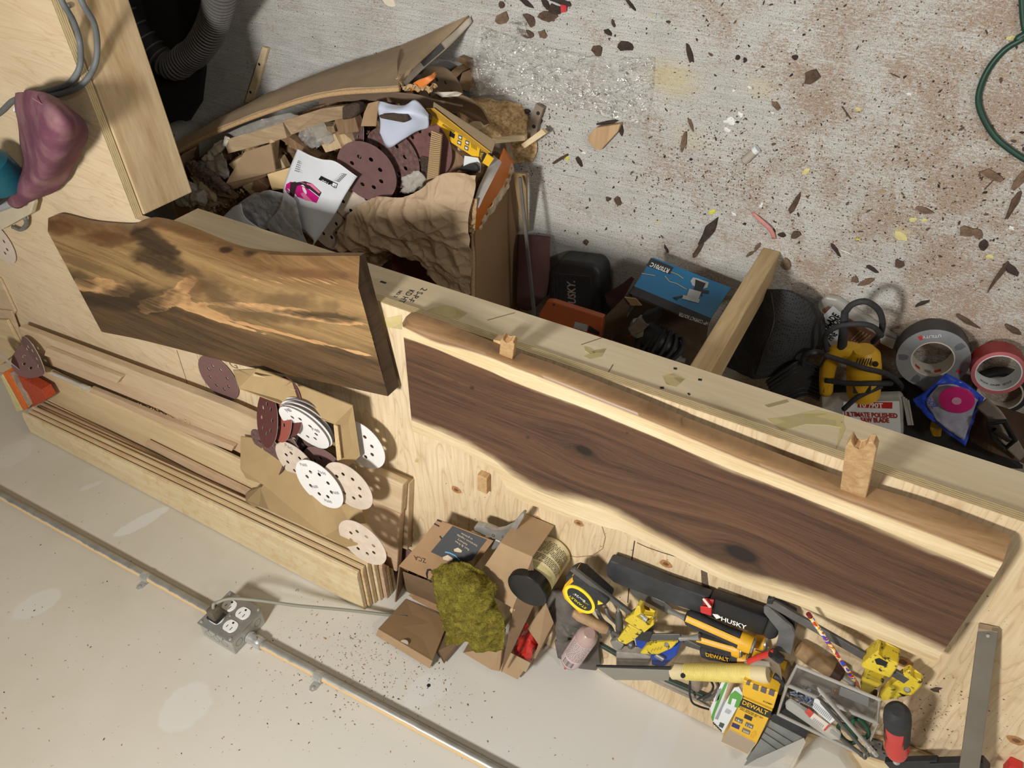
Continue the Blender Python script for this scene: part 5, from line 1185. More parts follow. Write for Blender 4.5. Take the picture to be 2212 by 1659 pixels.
for k, (x, y) in enumerate(chk): fpoly(T1, [(x, y), (x + 9, y + 5), (x + 5, y + 12), (x - 4, y + 7)], ps, n, M_BLK, 'check_mark', gw, .0009)
strokes('printed_lines', [(onf(T1, 1718 + 8 * k, 1430 + 4 * k, ps, n), onf(T1, 1738 + 8 * k, 1400 + 5 * k, ps, n)) for k in range(5)], .0008, n, M_GRYT, gw, kind='stuff')
# yellow boxes
M_DWY = plain((230, 182, 46), .4, 0, .06, 40, name='yellow_card'); M_DW2 = plain((208, 164, 60), .4, 0, .08, 40, name='yellow_card_shaded')
def T4(x, y, d=0.0): return Z(1250 + .226 * x, 1380 + .226 * y, ZB + d)
dA = empty('yellow_tool_box', T4(1720, 520, 0), 'yellow printed carton nearest the pull saw handle, under the safety glasses', 'carton')
poly(T4, [(1575, 395), (1905, 520), (1860, 668), (1560, 540)], .075, .07, [M_DWY], 'carton_body', dA, .001)
poly(T4, [(1610, 400), (1640, 412), (1632, 448), (1598, 436)], .0758, .001, plain((110, 100, 84), .5, name='grey_badge'), 'badge', dA, 0)
for k in range(3): poly(T4, [(1668 + 78 * k, 432 + 26 * k), (1722 + 76 * k, 452 + 26 * k), (1712 + 76 * k, 500 + 26 * k), (1660 + 76 * k, 478 + 26 * k)], .0758, .001, plain((96, 88, 96) if k else (110, 100, 84), .5, name='grey_badge'), 'badge', dA, 0)
text('DCF887', T4(1762, 600, .0755), T4(1848, 636, .0755), (0, 0, 1), M_BLK, dA, .004)
dB = empty('yellow_tool_box', T4(1640, 760, 0), 'larger yellow printed carton with a black brand stripe, in a clear sleeve', 'carton')
poly(T4, [(1560, 560), (1850, 690), (1700, 1000), (1615, 1110), (1360, 985), (1440, 860)], .062, .058, [M_DWY], 'carton_body', dB, .001)
poly(T4, [(1563, 570), (1845, 696), (1822, 760), (1540, 640)], .0628, .001, M_BLKP, 'brand_stripe', dB, 0)
text('DEWALT', T4(1562, 620, .063), T4(1800, 728, .063), (0, 0, 1), M_DWY, dB, .013, bold=.02)
for a, b in (((1530, 650), (1760, 765)), ((1540, 672), (1700, 752))): text('DRILL DRIVER BIT SET', T4(*a, .0628), T4(*b, .0628), (0, 0, 1), M_BLK, dB, .0035)
for (x, y, s_, m) in ((1590, 720, '', M_BLKP), (1500, 745, '18v', plain((100, 92, 78), .5, name='grey_badge')), (1470, 800, '', plain((52, 48, 110), .5, name='blue_badge')), (1600, 795, '1/4', plain((110, 102, 88), .5, name='grey_badge')), (1570, 850, 'BARE', plain((120, 108, 88), .5, name='grey_badge'))):
    poly(T4, [(x, y), (x + 72, y + 32), (x + 60, y + 68), (x - 12, y + 36)], .0628, .001, m, 'badge', dB, 0)
    if s_: text(s_, T4(x + 4, y + 34, .0634), T4(x + 56, y + 56, .0634), (0, 0, 1), M_WHT, dB, .006)
poly(T4, [(1650, 900), (1690, 880), (1700, 920), (1660, 955), (1636, 940)], .0628, .001, M_YEL, 'yellow_mark', dB, 0)
tcl = NT('clear_sleeve'); tcl.col(rgb(220, 210, 190)); tcl.b.inputs['Alpha'].default_value = .22; M_SLV = tcl.set(.1)
poly(T4, [(1355, 990), (1440, 860), (1700, 1000), (1612, 1112)], .064, .0008, M_SLV, 'clear_sleeve', dB, 0)
poly(T4, [(1362, 980), (1438, 870), (1690, 1000), (1615, 1100)], .0626, .001, M_C2, 'card_back', dB, 0)
# grey plates leaning in a clear case
M_PLT = plain((138, 140, 136), .45, .3, .08, 30, name='grey_plate')
gp = empty('plate_set', T4(1900, 900, 0), 'stack of thin grey metal plates in a dark tray at the bench corner', 'plates')
poly(T4, [(1830, 720), (1870, 725), (2200, 880), (2170, 960), (1840, 790)], .05, .045, M_BLKP, 'dark_tray', gp, .001)
for k, (off, l) in enumerate(((0, ''), (1, ''), (2, ''), (3, ''))):
    poly(T4, [(1828 - 45 * k * .8, 770 + 62 * k), (2140 - 60 * k, 930 + 70 * k), (2130 - 60 * k, 968 + 70 * k), (1640 - 10 * k, 1190 + 10 * k), (1600 - 10 * k, 1150 + 10 * k)] if k == 0 else [(1828 - 30 * k, 790 + 55 * k), (2110 - 45 * k, 950 + 58 * k), (1900 - 40 * k, 1110 + 40 * k), (1640 - 20 * k, 1120 + 30 * k)], .046 + .003 * k, .0015, M_PLT, 'grey_plate', gp, .0003)
tcc = NT('cloudy_clear_plastic'); tcc.col(rgb(214, 212, 204)); tcc.b.inputs['Alpha'].default_value = .42; M_CLP = tcc.set(.22)
poly(T4, [(2150, 950), (2170, 990), (2050, 1234), (1560, 1234), (1700, 1150)], .064, .0012, M_CLP, 'clear_lid', gp, 0)
# organiser tray
M_TRY = NT('clear_grey_plastic'); M_TRY.col(rgb(140, 137, 130)); M_TRY.b.inputs['Alpha'].default_value = .13; M_TRY = M_TRY.set(.22)
M_TRYE = NT('frosted_rim'); M_TRYE.col(rgb(176, 172, 164)); M_TRYE.b.inputs['Alpha'].default_value = .85; M_TRYE = M_TRYE.set(.35)
og = empty('organiser_tray', T2(680, 1280, 0), 'clear plastic organiser tray full of screws and bits, its lid propped open', 'tray')
tr = [T2(360, 1010, .05), T2(1070, 1310, .05), T2(960, 1560, .05), T2(290, 1235, .05)]
meshob('tray_base', prism_bm([p + V(0, 0, -.046) for p in tr], (0, 0, -.003)), plain((118, 110, 98), .5, 0, .2, 30, name='dusty_tray_floor'), og)
rim = tr + [tr[0]]
meshob('tray_rim', tube_bm(rim, .0035, 8), M_TRYE, og)
for a, b in zip(rim[:-1], rim[1:]): meshob('tray_wall', prism_bm([a, b, b + V(0, 0, -.046), a + V(0, 0, -.046)], (b - a).cross(V(0, 0, 1)).normalized() * .0015), M_TRY, og)
ld = [T2(365, 1008, .052), T2(1070, 1300, .052), T2(1085, 1125, .10), T2(440, 860, .10)]
meshob('tray_lid', prism_bm(ld, (0, .002, .001)), M_TRY, og); meshob('lid_rim', tube_bm(ld + [ld[0]], .0028, 8), M_TRYE, og)
lm = T2(800, 1010, .08)
meshob('lid_patch', prism_bm([ld[2].lerp(ld[3], .45).lerp(ld[1].lerp(ld[0], .45), .15), ld[2].lerp(ld[3], .12).lerp(ld[1].lerp(ld[0], .12), .15), ld[2].lerp(ld[3], .12).lerp(ld[1].lerp(ld[0], .12), .5), ld[2].lerp(ld[3], .45).lerp(ld[1].lerp(ld[0], .45), .5)], (0, -.001, -.0005)), plain((128, 130, 130), .5, .2, .05, 30, name='grey_label'), og)
# contents: screws, cards, bits, scissors
rnd = random.Random(21)
M_ZN2 = steel('blue_zinc', (170, 184, 206), .25)
def screw(p, d, L=.016, parent=None, label=None, grp=None, mat=None, nm='wood_screw'):
    d = Vector(d).normalized(); bm = lathe_bm([(0, .0034), (.06, .0034), (.16, .0016), (.9, .0014), (1, .0003)], p, Vector(p) + d * L, 8)
    return meshob(nm, bm, mat or M_ZN2, parent, label, 'screw' if label else None, grp)
for k in range(46):
    x, y = rnd.gauss(500, 46), rnd.gauss(1100, 30); x += (y - 1100) * .8
    screw(T2(x, y, .012 + rnd.random() * .02), (rnd.gauss(0, 1), rnd.gauss(0, 1), rnd.gauss(0, .4)), label='small bright zinc screw in the heap at the left of the organiser tray', grp='zinc screws in the organiser tray')
for k in range(16):
    x, y = rnd.gauss(800, 70), rnd.gauss(1090, 22)
    screw(T2(x, y, .018 + rnd.random() * .015), (rnd.gauss(0, 1), rnd.gauss(0, 1), 0), .012, label='brassy screw seen through the clear lid of the organiser tray', grp='brassy screws under the lid', mat=plain((150, 104, 58), .4, .6, .3, 60, name='brass_screw'))
bg = empty('label_card', T2(640, 1200, .03), 'white printed card lying in the organiser tray', 'card')
poly(T2, [(575, 1122), (600, 1120), (748, 1240), (755, 1268), (700, 1312), (560, 1190)], .062, .0012, M_CWH, 'card', bg, 0)
strokes('printed_lines', [(T2(580 + 11 * k, 1150 + 9 * k, .0626), T2(560 + 11 * k, 1180 + 9 * k, .0626)) for k in range(13)], .0011, (0, 0, 1), M_GRYT, bg, kind='stuff')
mx = empty('scraper_blade', T2(560, 1280, .03), 'long clear bit case with a red and white sticker in the tray', 'case')
poly(T2, [(345, 1160), (380, 1135), (520, 1230), (780, 1400), (775, 1445), (700, 1440), (350, 1200)], .064, .008, M_CLP, 'case_body', mx, .002)
poly(T2, [(500, 1222), (530, 1195), (572, 1232), (540, 1268)], .066, .0012, plain((196, 70, 60), .5, 0, .1, 40, name='red_sticker'), 'red_sticker', mx, 0)
poly(T2, [(540, 1268), (572, 1232), (695, 1325), (655, 1370)], .066, .0012, plain((216, 206, 194), .6, 0, .04, 40, name='sticker_paper'), 'paper_sticker', mx, 0)
strokes('printed_lines', [(T2(575 + 12 * k, 1270 + 9 * k, .0666), T2(560 + 12 * k, 1290 + 9 * k, .0666)) for k in range(7)], .0012, (0, 0, 1), M_GRYT, mx, kind='stuff')
strokes('red_line', [(T2(652, 1366, .0666), T2(692, 1322, .0666))], .003, (0, 0, 1), plain((196, 70, 60), .5, 0, .1, 40, name='red_sticker'), mx)
def bit(a, b, r, label, mat):
    e = empty('drill_bit', a, label, 'drill bit'); a, b = Vector(a), Vector(b)
    meshob('shaft', lathe_bm([(0, r * .2), (.04, r), (.86, r)], a, b, 12), mat, e, smooth=True)
    meshob('hex_shank', lathe_bm([(.85, r * 1.25), (.9, r * 1.25), (.91, r * .9), (.93, r * .9), (.94, r * 1.25), (1, r * 1.1)], a, b, 6), mat, e)
bit(T2(600, 1030, .085), T2(1060, 1560, .055), .0036, 'long bright drill bit across the tray, reaching furthest to the corner', M_ZINC)
bit(T2(620, 1130, .078), T2(1000, 1560, .052), .0034, 'dull drill bit just below the long bright one', M_STLD)
bit(T2(700, 1360, .06), T2(975, 1580, .05), .0036, 'dark drill bit emerging from the clear case', M_STLD)
scs = empty('scissors', T2(880, 1350, .02), 'green handled scissors with a red insert in the tray', 'scissors')
M_GRH = plain((30, 84, 60), .4, 0, .12, 60, name='green_handle')
for (cx_, cy_, a, b, rt_) in ((935, 1350, 85, 48, .9), (830, 1390, 90, 46, .85)):
    meshob('handle_loop', tube_bm([T2(x, y, .045) for x, y in ell(cx_, cy_, a, b, rt_, 26)] + [T2(*ell(cx_, cy_, a, b, rt_, 26)[0], .045)], .0036, 8), M_GRH, scs, smooth='all')
poly(T2, [(800, 1335), (830, 1345), (915, 1445), (895, 1452), (830, 1400)], .046, .004, plain((196, 60, 56), .5, 0, .1, 40, name='red_plastic'), 'red_insert', scs)
# wooden file handle number two and the coloured pencil
h2 = empty('file_handle', T2(600, 800, 0), 'stained wooden file handle between the bar clamp and the organiser', 'file')
meshob('handle', lathe_bm([(0, .006), (.04, .0145), (.3, .0165), (.7, .0145), (.86, .0165), (1, .012)], T2(435, 715, .022), T2(765, 925, .024), 22), plain((140, 112, 78), .6, 0, .5, 24, name='stained_wood_handle'), h2, smooth=True)
meshob('ferrule', lathe_bm([(0, .0165), (.8, .0155), (1, .010)], T2(715, 893, .024), T2(795, 943, .026), 20), plain((62, 42, 34), .5, .3, .2, 60, name='rusty_ferrule'), h2, smooth=True)
meshob('threaded_tang', lathe_bm([(0, .005), (1, .005)], T2(780, 935, .026), T2(900, 1010, .03), 12), M_STL, h2)
pn = empty('pencil', T2(740, 760, .03), 'pencil with bright multicoloured swirls leaning across the yellow clamp bar', 'pencil')
tpn = NT('swirl_print'); nn_ = tpn.noise(tpn.coord(), 48, 1, .5, 1.5)
tpn.col(tpn.ramp(nn_, [(.0, rgb(60, 90, 200)), (.40, rgb(220, 60, 50)), (.47, rgb(240, 210, 60)), (.53, rgb(240, 236, 226)), (.58, rgb(90, 70, 180)), (.64, rgb(230, 120, 50))], 'CONSTANT')); M_SW = tpn.set(.35)
pA, pB = T2(545, 480, .075), T2(905, 1000, .055)
meshob('barrel', lathe_bm([(0, .0036), (1, .0036)], pA, pB, 8), M_SW, pn); meshob('sharpened_tip', lathe_bm([(0, .0036), (1, .0006)], pB, T2(938, 1048, .054), 8), M_HND, pn)
meshob('red_end', lathe_bm([(0, .0038), (1, .0038)], pA + (pA - pB).normalized() * .008, pA, 8), plain((120, 30, 28), .5, name='red_end'), pn)
# second bar clamp
bc2 = empty('bar_clamp', T2(900, 800, 0), 'bar clamp with heavily chipped yellow jaws at the right of the organiser', 'clamp')
bar(T2(215, 365, .050), T2(1300, 985, .045), .017, .006, M_STLD, 'bar', bc2)
poly(T2, [(1000, 800), (1075, 745), (1085, 790), (1230, 848), (1222, 880), (1165, 960), (940, 872), (945, 850)], .062, .030, M_CHY, 'slide_head', bc2, .002)
poly(T2, [(1045, 815), (1080, 805), (1150, 840), (1128, 868), (1060, 850)], .0635, .004, M_DARK, 'slide_slot', bc2, .0005)
poly(T2, [(960, 935), (1120, 1000), (1000, 1085), (940, 1060), (930, 1000)], .050, .018, M_CHY, 'slide_arm', bc2, .002)
poly(T2, [(1090, 1070), (1200, 1010), (1290, 905), (1330, 905), (1325, 950), (1420, 985), (1405, 1035), (1340, 1100), (1060, 1155)], .045, .016, M_CHY, 'fixed_jaw', bc2, .003)
meshob('rivet', lathe_bm([(0, .0055), (1, .0035)], T2(1300, 1045, .0445), T2(1300, 1045, .048), 14), M_STL, bc2)
meshob('screw_knob', lathe_bm([(0, .006), (.2, .0115), (.8, .0115), (1, .006)], T2(1005, 1080, .03), T2(1060, 1105, .03), 16), plain((72, 54, 44), .4, .5, .3, 60, name='rusty_steel'), bc2, smooth=True)
# hammer head: curved grey scraper by the black saw
hm = empty('hatchet_head', T2(300, 560, 0), 'curved grey steel blade beside the black saw end', 'hand tool')
poly(T2, [(178, 405), (215, 400), (330, 500), (400, 560), (425, 620), (395, 775), (260, 740), (290, 650), (300, 590), (240, 520), (180, 450)], .042, .006, plain((112, 112, 110), .5, .4, .2, 40, name='ground_steel'), 'blade', hm, .001)
poly(T2, [(190, 400), (250, 380), (420, 480), (425, 600), (330, 500)], .030, .02, M_BLKP, 'blade_spine', hm, .001)
poly(T2, [(205, 345), (260, 345), (245, 385), (203, 378)], .052, .012, M_BLKP, 'bar_stop', bc2, .001)
# red and black clamp handles and F clamps at the lower right
fc = empty('f_clamp', Z(1937, 1600, ZB), 'red and black grip of an F clamp standing at the bench corner', 'clamp')
fA, fB = T2(1224, 1215, .09), T2(1218, 1550, .055)
meshob('grip', lathe_bm([(.02, .012), (.06, .018), (.15, .0195), (.4, .019), (.6, .0162), (.85, .0192), (.97, .016), (1, .010)], fA, fB, 28), plain((204, 44, 40), .4, 0, .08, 40, name='red_grip'), fc, smooth=True)
axf = (fB - fA).normalized()
meshob('black_cap', lathe_bm([(-.03, .0105), (0, .0165), (.05, .0195), (.15, .0205), (.27, .0204)], fA, fB, 28), M_BLKR, fc, smooth=True)
arcpatch('black_inlay', fA.lerp(fB, .26), fA.lerp(fB, .62), axf, .0197, -.9, .6, M_BLKR, fc)
arcpatch('black_inlay', fA.lerp(fB, .26), fA.lerp(fB, .62), axf, .0197, 2.2, 4.0, M_BLKR, fc)
meshob('threaded_rod', lathe_bm([(x / 20, .006 if x % 2 else .0048) for x in range(21)], fB, fB + axf * .035, 14), M_ZINC, fc)
bar(T2(1150, 1650, .045), T2(1560, 1640, .045), .022, .012, M_BLKP, 'cross_bar', fc)
bar(T2(1500, 1660, .048), T2(1920, 1650, .048), .02, .014, M_BLKP, 'sliding_arm', fc)
sb2 = [(2113, 1357), (2156, 1366), (2112, 1690), (2068, 1690)]
fb_ = empty('f_clamp', Z(2110, 1500, ZB), 'steel F clamp bar standing out at the lower right corner', 'clamp')
def zz(y): return ZB + .012 + (y - 1357) * .00016
meshob('steel_bar', prism_bm([Z(x, y, zz(y)) for x, y in sb2], (0, 0, -.008), .0006), plain((132, 126, 114), .35, .6, .12, 12, name='brushed_bar'), fb_)
meshob('end_stop', prism_bm([Z(2113, 1357, zz(1357) + .001), Z(2156, 1366, zz(1357) + .001), Z(2155, 1375, zz(1357) + .001), Z(2112, 1365, zz(1357) + .001)], (0, 0, -.010)), plain((160, 142, 118), .5, .2, .1, 30, name='worn_bar_end'), fb_)
q = Z(2134, 1373, zz(1372) + .0005); meshob('rivet', lathe_bm([(0, .003), (1, .002)], q, q + V(0, 0, .002), 12), M_ZINC, fb_)
meshob('red_pad', box_bm(Z(2078, 1640, ZB + .02), (.012, 0, 0), (0, .02, 0), (0, 0, .03), .002), plain((190, 50, 46), .5, 0, .1, 40, name='red_pad'), fb_)
meshob('red_clamp_pad', box_bm(Z(2212, 1645, ZB + .0), (.02, 0, 0), (0, .03, 0), (0, 0, .02), .003, 2), plain((196, 46, 42), .5, 0, .1, 40, name='red_pad2'), label='red clamp pad at the very right edge of the bench', cat='clamp')
# pale boards, clamshell and hinges at the bottom edge
slabpx('pine_board', [(1742, 1592), (1880, 1640), (2000, 1680), (1690, 1690)], ZB + .012, .011, M_PINE, 'pale pine offcut under the tray at the bottom edge')
slabpx('pine_board', [(1868, 1590), (1925, 1600), (2020, 1640), (2010, 1690), (1900, 1660)], ZB + .008, .007, M_PINE_Z, 'striped pine strip near the hinges at the bottom edge')
cs = empty('clear_clamshell', Z(1760, 1650, ZB + .013), 'frosted clear plastic clamshell at the bottom edge', 'packaging')
meshob('shell', prism_bm([Z(x, y, ZB + .05) for x, y in ((1700, 1690), (1722, 1652), (1752, 1622), (1770, 1615), (1812, 1636), (1850, 1690))], (0, 0, -.03), .006, 2), M_CLP, cs, smooth=True)
for (x, y, l) in ((1888, 1608, 'rusty butt hinge leaf under the tray corner'), (1898, 1628, 'second hinge leaf just below the first')):
    h = empty('butt_hinge', Z(x, y, ZB + .01), l, 'hinge')
    block('hinge_leaf', Z(x, y, ZB + .013), (.026, .030, .0018), .3, M_STLD, None, parent=h, bv=0)
    for dx, dy in ((-.007, -.008), (.007, -.008), (0, .009)): c = Z(x, y, ZB + .015) + V(dx, dy, 0); meshob('screw_hole', lathe_bm([(0, .0022), (1, .0022)], c, c + V(0, 0, .0004), 8), M_DARK, h)
# locking pliers behind the boxes
def T3(x, y, d=0.0): return Z(780 + .2532 * x, 1080 + .2532 * y, ZB + d)
lp = empty('locking_pliers', T3(1180, 300, 0), 'chrome locking pliers lying open behind the delivery box', 'pliers')
M_CHR = steel('worn_chrome', (176, 174, 168), .28)
poly(T3, [(960, 235), (985, 208), (1050, 225), (1150, 275), (1220, 262), (1290, 225), (1350, 135), (1372, 112), (1392, 122), (1385, 160), (1320, 260), (1270, 310), (1190, 345), (1080, 310), (965, 262)], .05, .012, M_CHR, 'lever_handle', lp, .002, seg=2, smooth=True)
poly(T3, [(1040, 330), (1110, 325), (1190, 360), (1180, 400), (1130, 430), (1060, 400)], .048, .014, M_CHR, 'lower_jaw', lp, .002)
meshob('knurled_screw', lathe_bm([(k / 14, .0085 if k % 2 else .0078) for k in range(15)], T3(935, 290, .045), T3(1015, 330, .045), 18), M_CHR, lp)
meshob('adjust_rod', lathe_bm([(0, .004), (1, .004)], T3(1010, 328, .045), T3(1080, 350, .045), 12), M_CHR, lp)
poly(T3, [(1240, 330), (1275, 320), (1345, 385), (1385, 450), (1400, 470), (1380, 470), (1320, 410), (1240, 365)], .03, .010, M_CHR, 'second_handle', lp, .002)
for x, y in ((1130, 300), (1215, 315)): meshob('rivet', lathe_bm([(0, .004), (1, .0025)], T3(x, y, .0495), T3(x, y, .052), 12), M_STLD, lp)
# crumbs on the bench
def benchfn(r):
    x, y = r.uniform(900, 2200), r.uniform(1000, 1650)
    if r.random() < .45: x, y = r.gauss(1990, 70), r.gauss(1555, 45)
    yb = 1310 + (x - 800) * .49
    if y > yb or y < 700 + .42 * (x - 800): return None
    return Z(x, y, ZB + .0004), (0, 0, 1)
scatter('bench_crumbs', 520, benchfn, [plain((96, 60, 50), .85, 0, .3, 90, name='dark_crumb'), M_SD[0], plain((60, 46, 40), .85, 0, .3, 90, name='dark_crumb2')], (.0014, 3, (.3, .9)), label='dark crumbs and splinters scattered over the bench top', cat='crumbs', seed=9)
meshob('bark_flake', prism_bm([T2(1480, 1048, .002), T2(1520, 1035, .003), T2(1572, 1040, .002), T2(1540, 1055, .003), T2(1548, 1070, .001), T2(1510, 1065, .002)], (0, 0, -.0015)), plain((74, 58, 46), .9, 0, .3, 90, name='bark'), label='dark bark flake on the plywood between clamp jaw and steel bar', cat='bark')
# ================================================================ things on the floor under the bench front
def U1(x, y, z=0.0): return Z(1500 + .3218 * x, 500 + .3218 * y, z)
def U2(x, y, z=0.0): return Z(1000 + .3218 * x, 480 + .3218 * y, z)
M_CASE = plain((38, 38, 40), .5, 0, .3, 60, name='dusty_black_case')
hc = empty('tool_case', Z(1240, 640, 0), 'black plastic tool case with raised lettering lying on the floor before the orange box', 'case')
poly(U2, [(575, 330), (640, 255), (880, 285), (925, 345), (930, 600), (900, 900), (560, 860)], .075, .07, M_CASE, 'case_body', hc, .014, seg=3, smooth=True)
poly(U2, [(640, 340), (860, 365), (870, 640), (850, 880), (640, 860)], .0765, .006, M_CASE, 'lid_panel', hc, .002)
text('HUSKY.', U2(760, 590, .0768), U2(752, 395, .0768), (0, 0, 1), plain((150, 138, 128), .6, name='raised_grey_letters'), hc, .022, bold=.02)
for x in (612, 875): strokes('rib', [(U2(x, 350, .0752), U2(x + 6, 640, .0752))], .004, (0, 0, 1), M_BLKP, hc)
M_SPR = plain((92, 62, 60), .9, 0, .22, 500, bump=.4, name='coarse_maroon_paper')
meshob('sandpaper_belt', sheet_bm([[U2(370, 85, .02), U2(480, 88, .03), U2(588, 100, .02)], [U2(365, 200, .05), U2(470, 210, .075), U2(582, 215, .055)], [U2(360, 380, .06), U2(470, 400, .08), U2(585, 380, .06)], [U2(355, 560, .06), U2(450, 590, .07), U2(575, 480, .05)]], 14, 16, .002), M_SPR, label='coarse maroon sanding belt curled between the trash box and the black case', cat='sandpaper', smooth='all')
sb_ = U2(372, -330, .01), U2(470, 650, .12)
meshob('metal_bar', prism_bm([U2(370, -300, .12), U2(388, -300, .12), U2(490, 650, .16), U2(468, 650, .16)], (0, 0, -.006), .0008), M_STLD, label='thin grey metal bar leaning beside the trash box', cat='bar')
meshob('thin_board', prism_bm([U2(335, -330, .10), U2(420, -320, .10), U2(430, 70, .04), U2(400, 80, .04)], (0, 0, -.01), .001), M_CBD, label='narrow brown board standing beside the trash box corner', cat='board')
obx = empty('orange_box', U2(720, 680, 0), 'flat orange metal box with a grey sticker under the bench edge', 'box')
poly(U2, [(560, 530), (600, 532), (940, 640), (925, 790), (500, 655), (520, 600)], .17, .018, plain((158, 80, 44), .45, 0, .06, 30, name='orange_enamel'), 'box_body', obx, .003, seg=2)
poly(U2, [(752, 668), (838, 690), (830, 735), (742, 708)], .1706, .001, M_GRYT, 'grey_sticker', obx, 0)
poly(U2, [(848, 695), (918, 740), (912, 760), (836, 735)], .1708, .001, M_DARK, 'dark_slot', obx, 0)
meshob('bolt_hole', lathe_bm([(0, .003), (1, .003)], U2(612, 553, .1702), U2(612, 553, .171), 10), M_DARK, obx)
# router box
rx = empty('router_box', U2(1450, 450, 0), 'torn blue and black power tool carton with a router picture, lying open beside the post', 'carton')
M_RBL = plain((30, 112, 160), .4, 0, .1, 14, name='blue_card'); M_RBK = plain((44, 46, 50), .5, 0, .15, 30, name='black_card')
o, n, ps = face(U2, [(1275, 235, .07), (1800, 440, .07), (1665, 645, .17), (1150, 430, .17)], M_RBL, 'front_panel', rx, .003)
rn, rp = n, ps
def RO(x, y, l=.0006): return onf(U2, x, y, rp, rn, l)
def rpoly(pts, mat, name='print_patch', l=.0006): return flat(name, [RO(x, y, 0) for x, y in pts], rn, mat, rx, l)
rpoly([(1262, 240), (1414, 304), (1390, 350), (1230, 292)], M_RBK, 'number_panel'); text('RT0701C', RO(1388, 318), RO(1266, 272), rn, M_WHT, rx, .013, bold=.03)
o2, n3, ps3 = face(U2, [(1150, 430, .17), (1668, 645, .17), (1640, 700, .185), (1118, 478, .185)], M_RBK, 'lower_band', rx, .003)
text('HP* COMPACT ROUTER', onf(U2, 1648, 672, ps3, n3), onf(U2, 1455, 606, ps3, n3), n3, M_WHT, rx, .008)
# printed router picture
M_PGR = plain((176, 180, 184), .4, 0, .1, 60, name='printed_grey'); M_PBK = plain((30, 32, 36), .4, 0, .1, 60, name='printed_black')
rpoly([(1545, 372), (1575, 378), (1650, 405), (1640, 440), (1600, 450), (1540, 425), (1528, 395)], M_PGR, 'router_print', .0007)
rpoly([(1560, 385), (1630, 412), (1600, 470), (1610, 500), (1540, 470), (1556, 430)], M_PBK, 'router_print', .0009)
rpoly([(1520, 448), (1600, 470), (1580, 520), (1500, 500)], M_PGR, 'router_print', .0011)
rpoly([(1478, 490), (1590, 520), (1580, 545), (1470, 515)], M_PGR, 'router_print', .0012)
rpoly([(1600, 455), (1652, 462), (1650, 480), (1600, 475)], M_PBK, 'router_print', .0011)
strokes('router_print', [(RO(1475, 500), RO(1412, 512)), (RO(1412, 512), RO(1440, 522))], .005, rn, M_PBK, rx, .0008)
for a, b in (((1355, 362), (1385, 400)), ((1385, 400), (1432, 412)), ((1432, 412), (1500, 452)), ((1395, 335), (1440, 352)), ((1440, 352), (1480, 380)), ((1200, 345), (1290, 360))):
    strokes('scuff_line', [(RO(*a, 0), RO(*b, 0))], .0018, rn, M_CBE, rx, .0009)
face(U2, [(1150, 430, .17), (1118, 478, .185), (955, 640, .16), (920, 745, .12), (985, 800, .08), (1085, 700, .08)], plain((92, 76, 60), .9, 0, .25, 40, name='torn_dark_card'), 'side_panel', rx, .003)
face(U2, [(1085, 505, .18), (1160, 515, .18), (1200, 560, .16), (1130, 560, .15)], M_CBI, 'torn_corner', rx, .002)
meshob('inner_floor', prism_bm([U2(1000, 790, .02), U2(1180, 520, .03), U2(1640, 700, .03), U2(1600, 1000, .02)], (0, 0, -.01)), plain((84, 68, 50), .9, 0, .2, 40, name='dark_card_inside'), rx)
gr = empty('angle_grinder', U2(1300, 780, .03), 'black power tool with a silver gear head and wound cord inside the torn carton', 'power tool')
meshob('motor_body', lathe_bm([(0, .026), (.1, .031), (.5, .030), (.9, .027), (1, .018)], U2(1200, 710, .10), U2(1440, 880, .08), 24), M_BLKP, gr, smooth=True)
meshob('gear_head', lathe_bm([(0, .010), (.15, .020), (.6, .026), (1, .029)], U2(1120, 700, .11), U2(1215, 715, .10), 20), M_GALV, gr, smooth=True)
poly(U2, [(1190, 630), (1290, 600), (1320, 650), (1230, 690)], .14, .03, M_BLKR, 'black_knob', gr, .006, seg=2, smooth=True)
poly(U2, [(1100, 720), (1180, 640), (1250, 690), (1200, 740), (1150, 760)], .135, .02, M_CHR, 'guard_plate', gr, .003)
for k in range(6):
    c = U2(1215 + 40 * k, 740 + 26 * k, .09); axk = (U2(1440, 880, .08) - U2(1200, 710, .10)).normalized(); s = axk.orthogonal().normalized(); u = axk.cross(s)
    meshob('cord_turn', tube_bm([c + (s * math.cos(a) + u * math.sin(a)) * .037 + axk * .004 * math.sin(a * 2 + k) for a in [2 * math.pi * i / 24 for i in range(25)]], .0042, 8), M_BLKR, gr, smooth='all')
meshob('collet_nut', lathe_bm([(0, .010), (.5, .010), (.5, .006), (1, .006)], U2(1430, 915, .09), U2(1490, 930, .09), 12), M_CHR, gr)
meshob('red_switch', lathe_bm([(0, .008), (1, .006)], U2(1120, 745, .10), U2(1140, 770, .10), 12), plain((120, 24, 26), .5, name='red_switch'), gr)
meshob('sandpaper_piece', sheet_bm([[U2(960, 560, .03), U2(1030, 600, .03)], [U2(940, 500, .05), U2(1060, 540, .05)], [U2(1060, 420, .06), U2(1100, 470, .06)], [U2(1130, 365, .06), U2(1150, 380, .06)]], 8, 10, .0015), M_SPR, label='torn maroon sanding sheet with one hole beside the black case', cat='sandpaper')
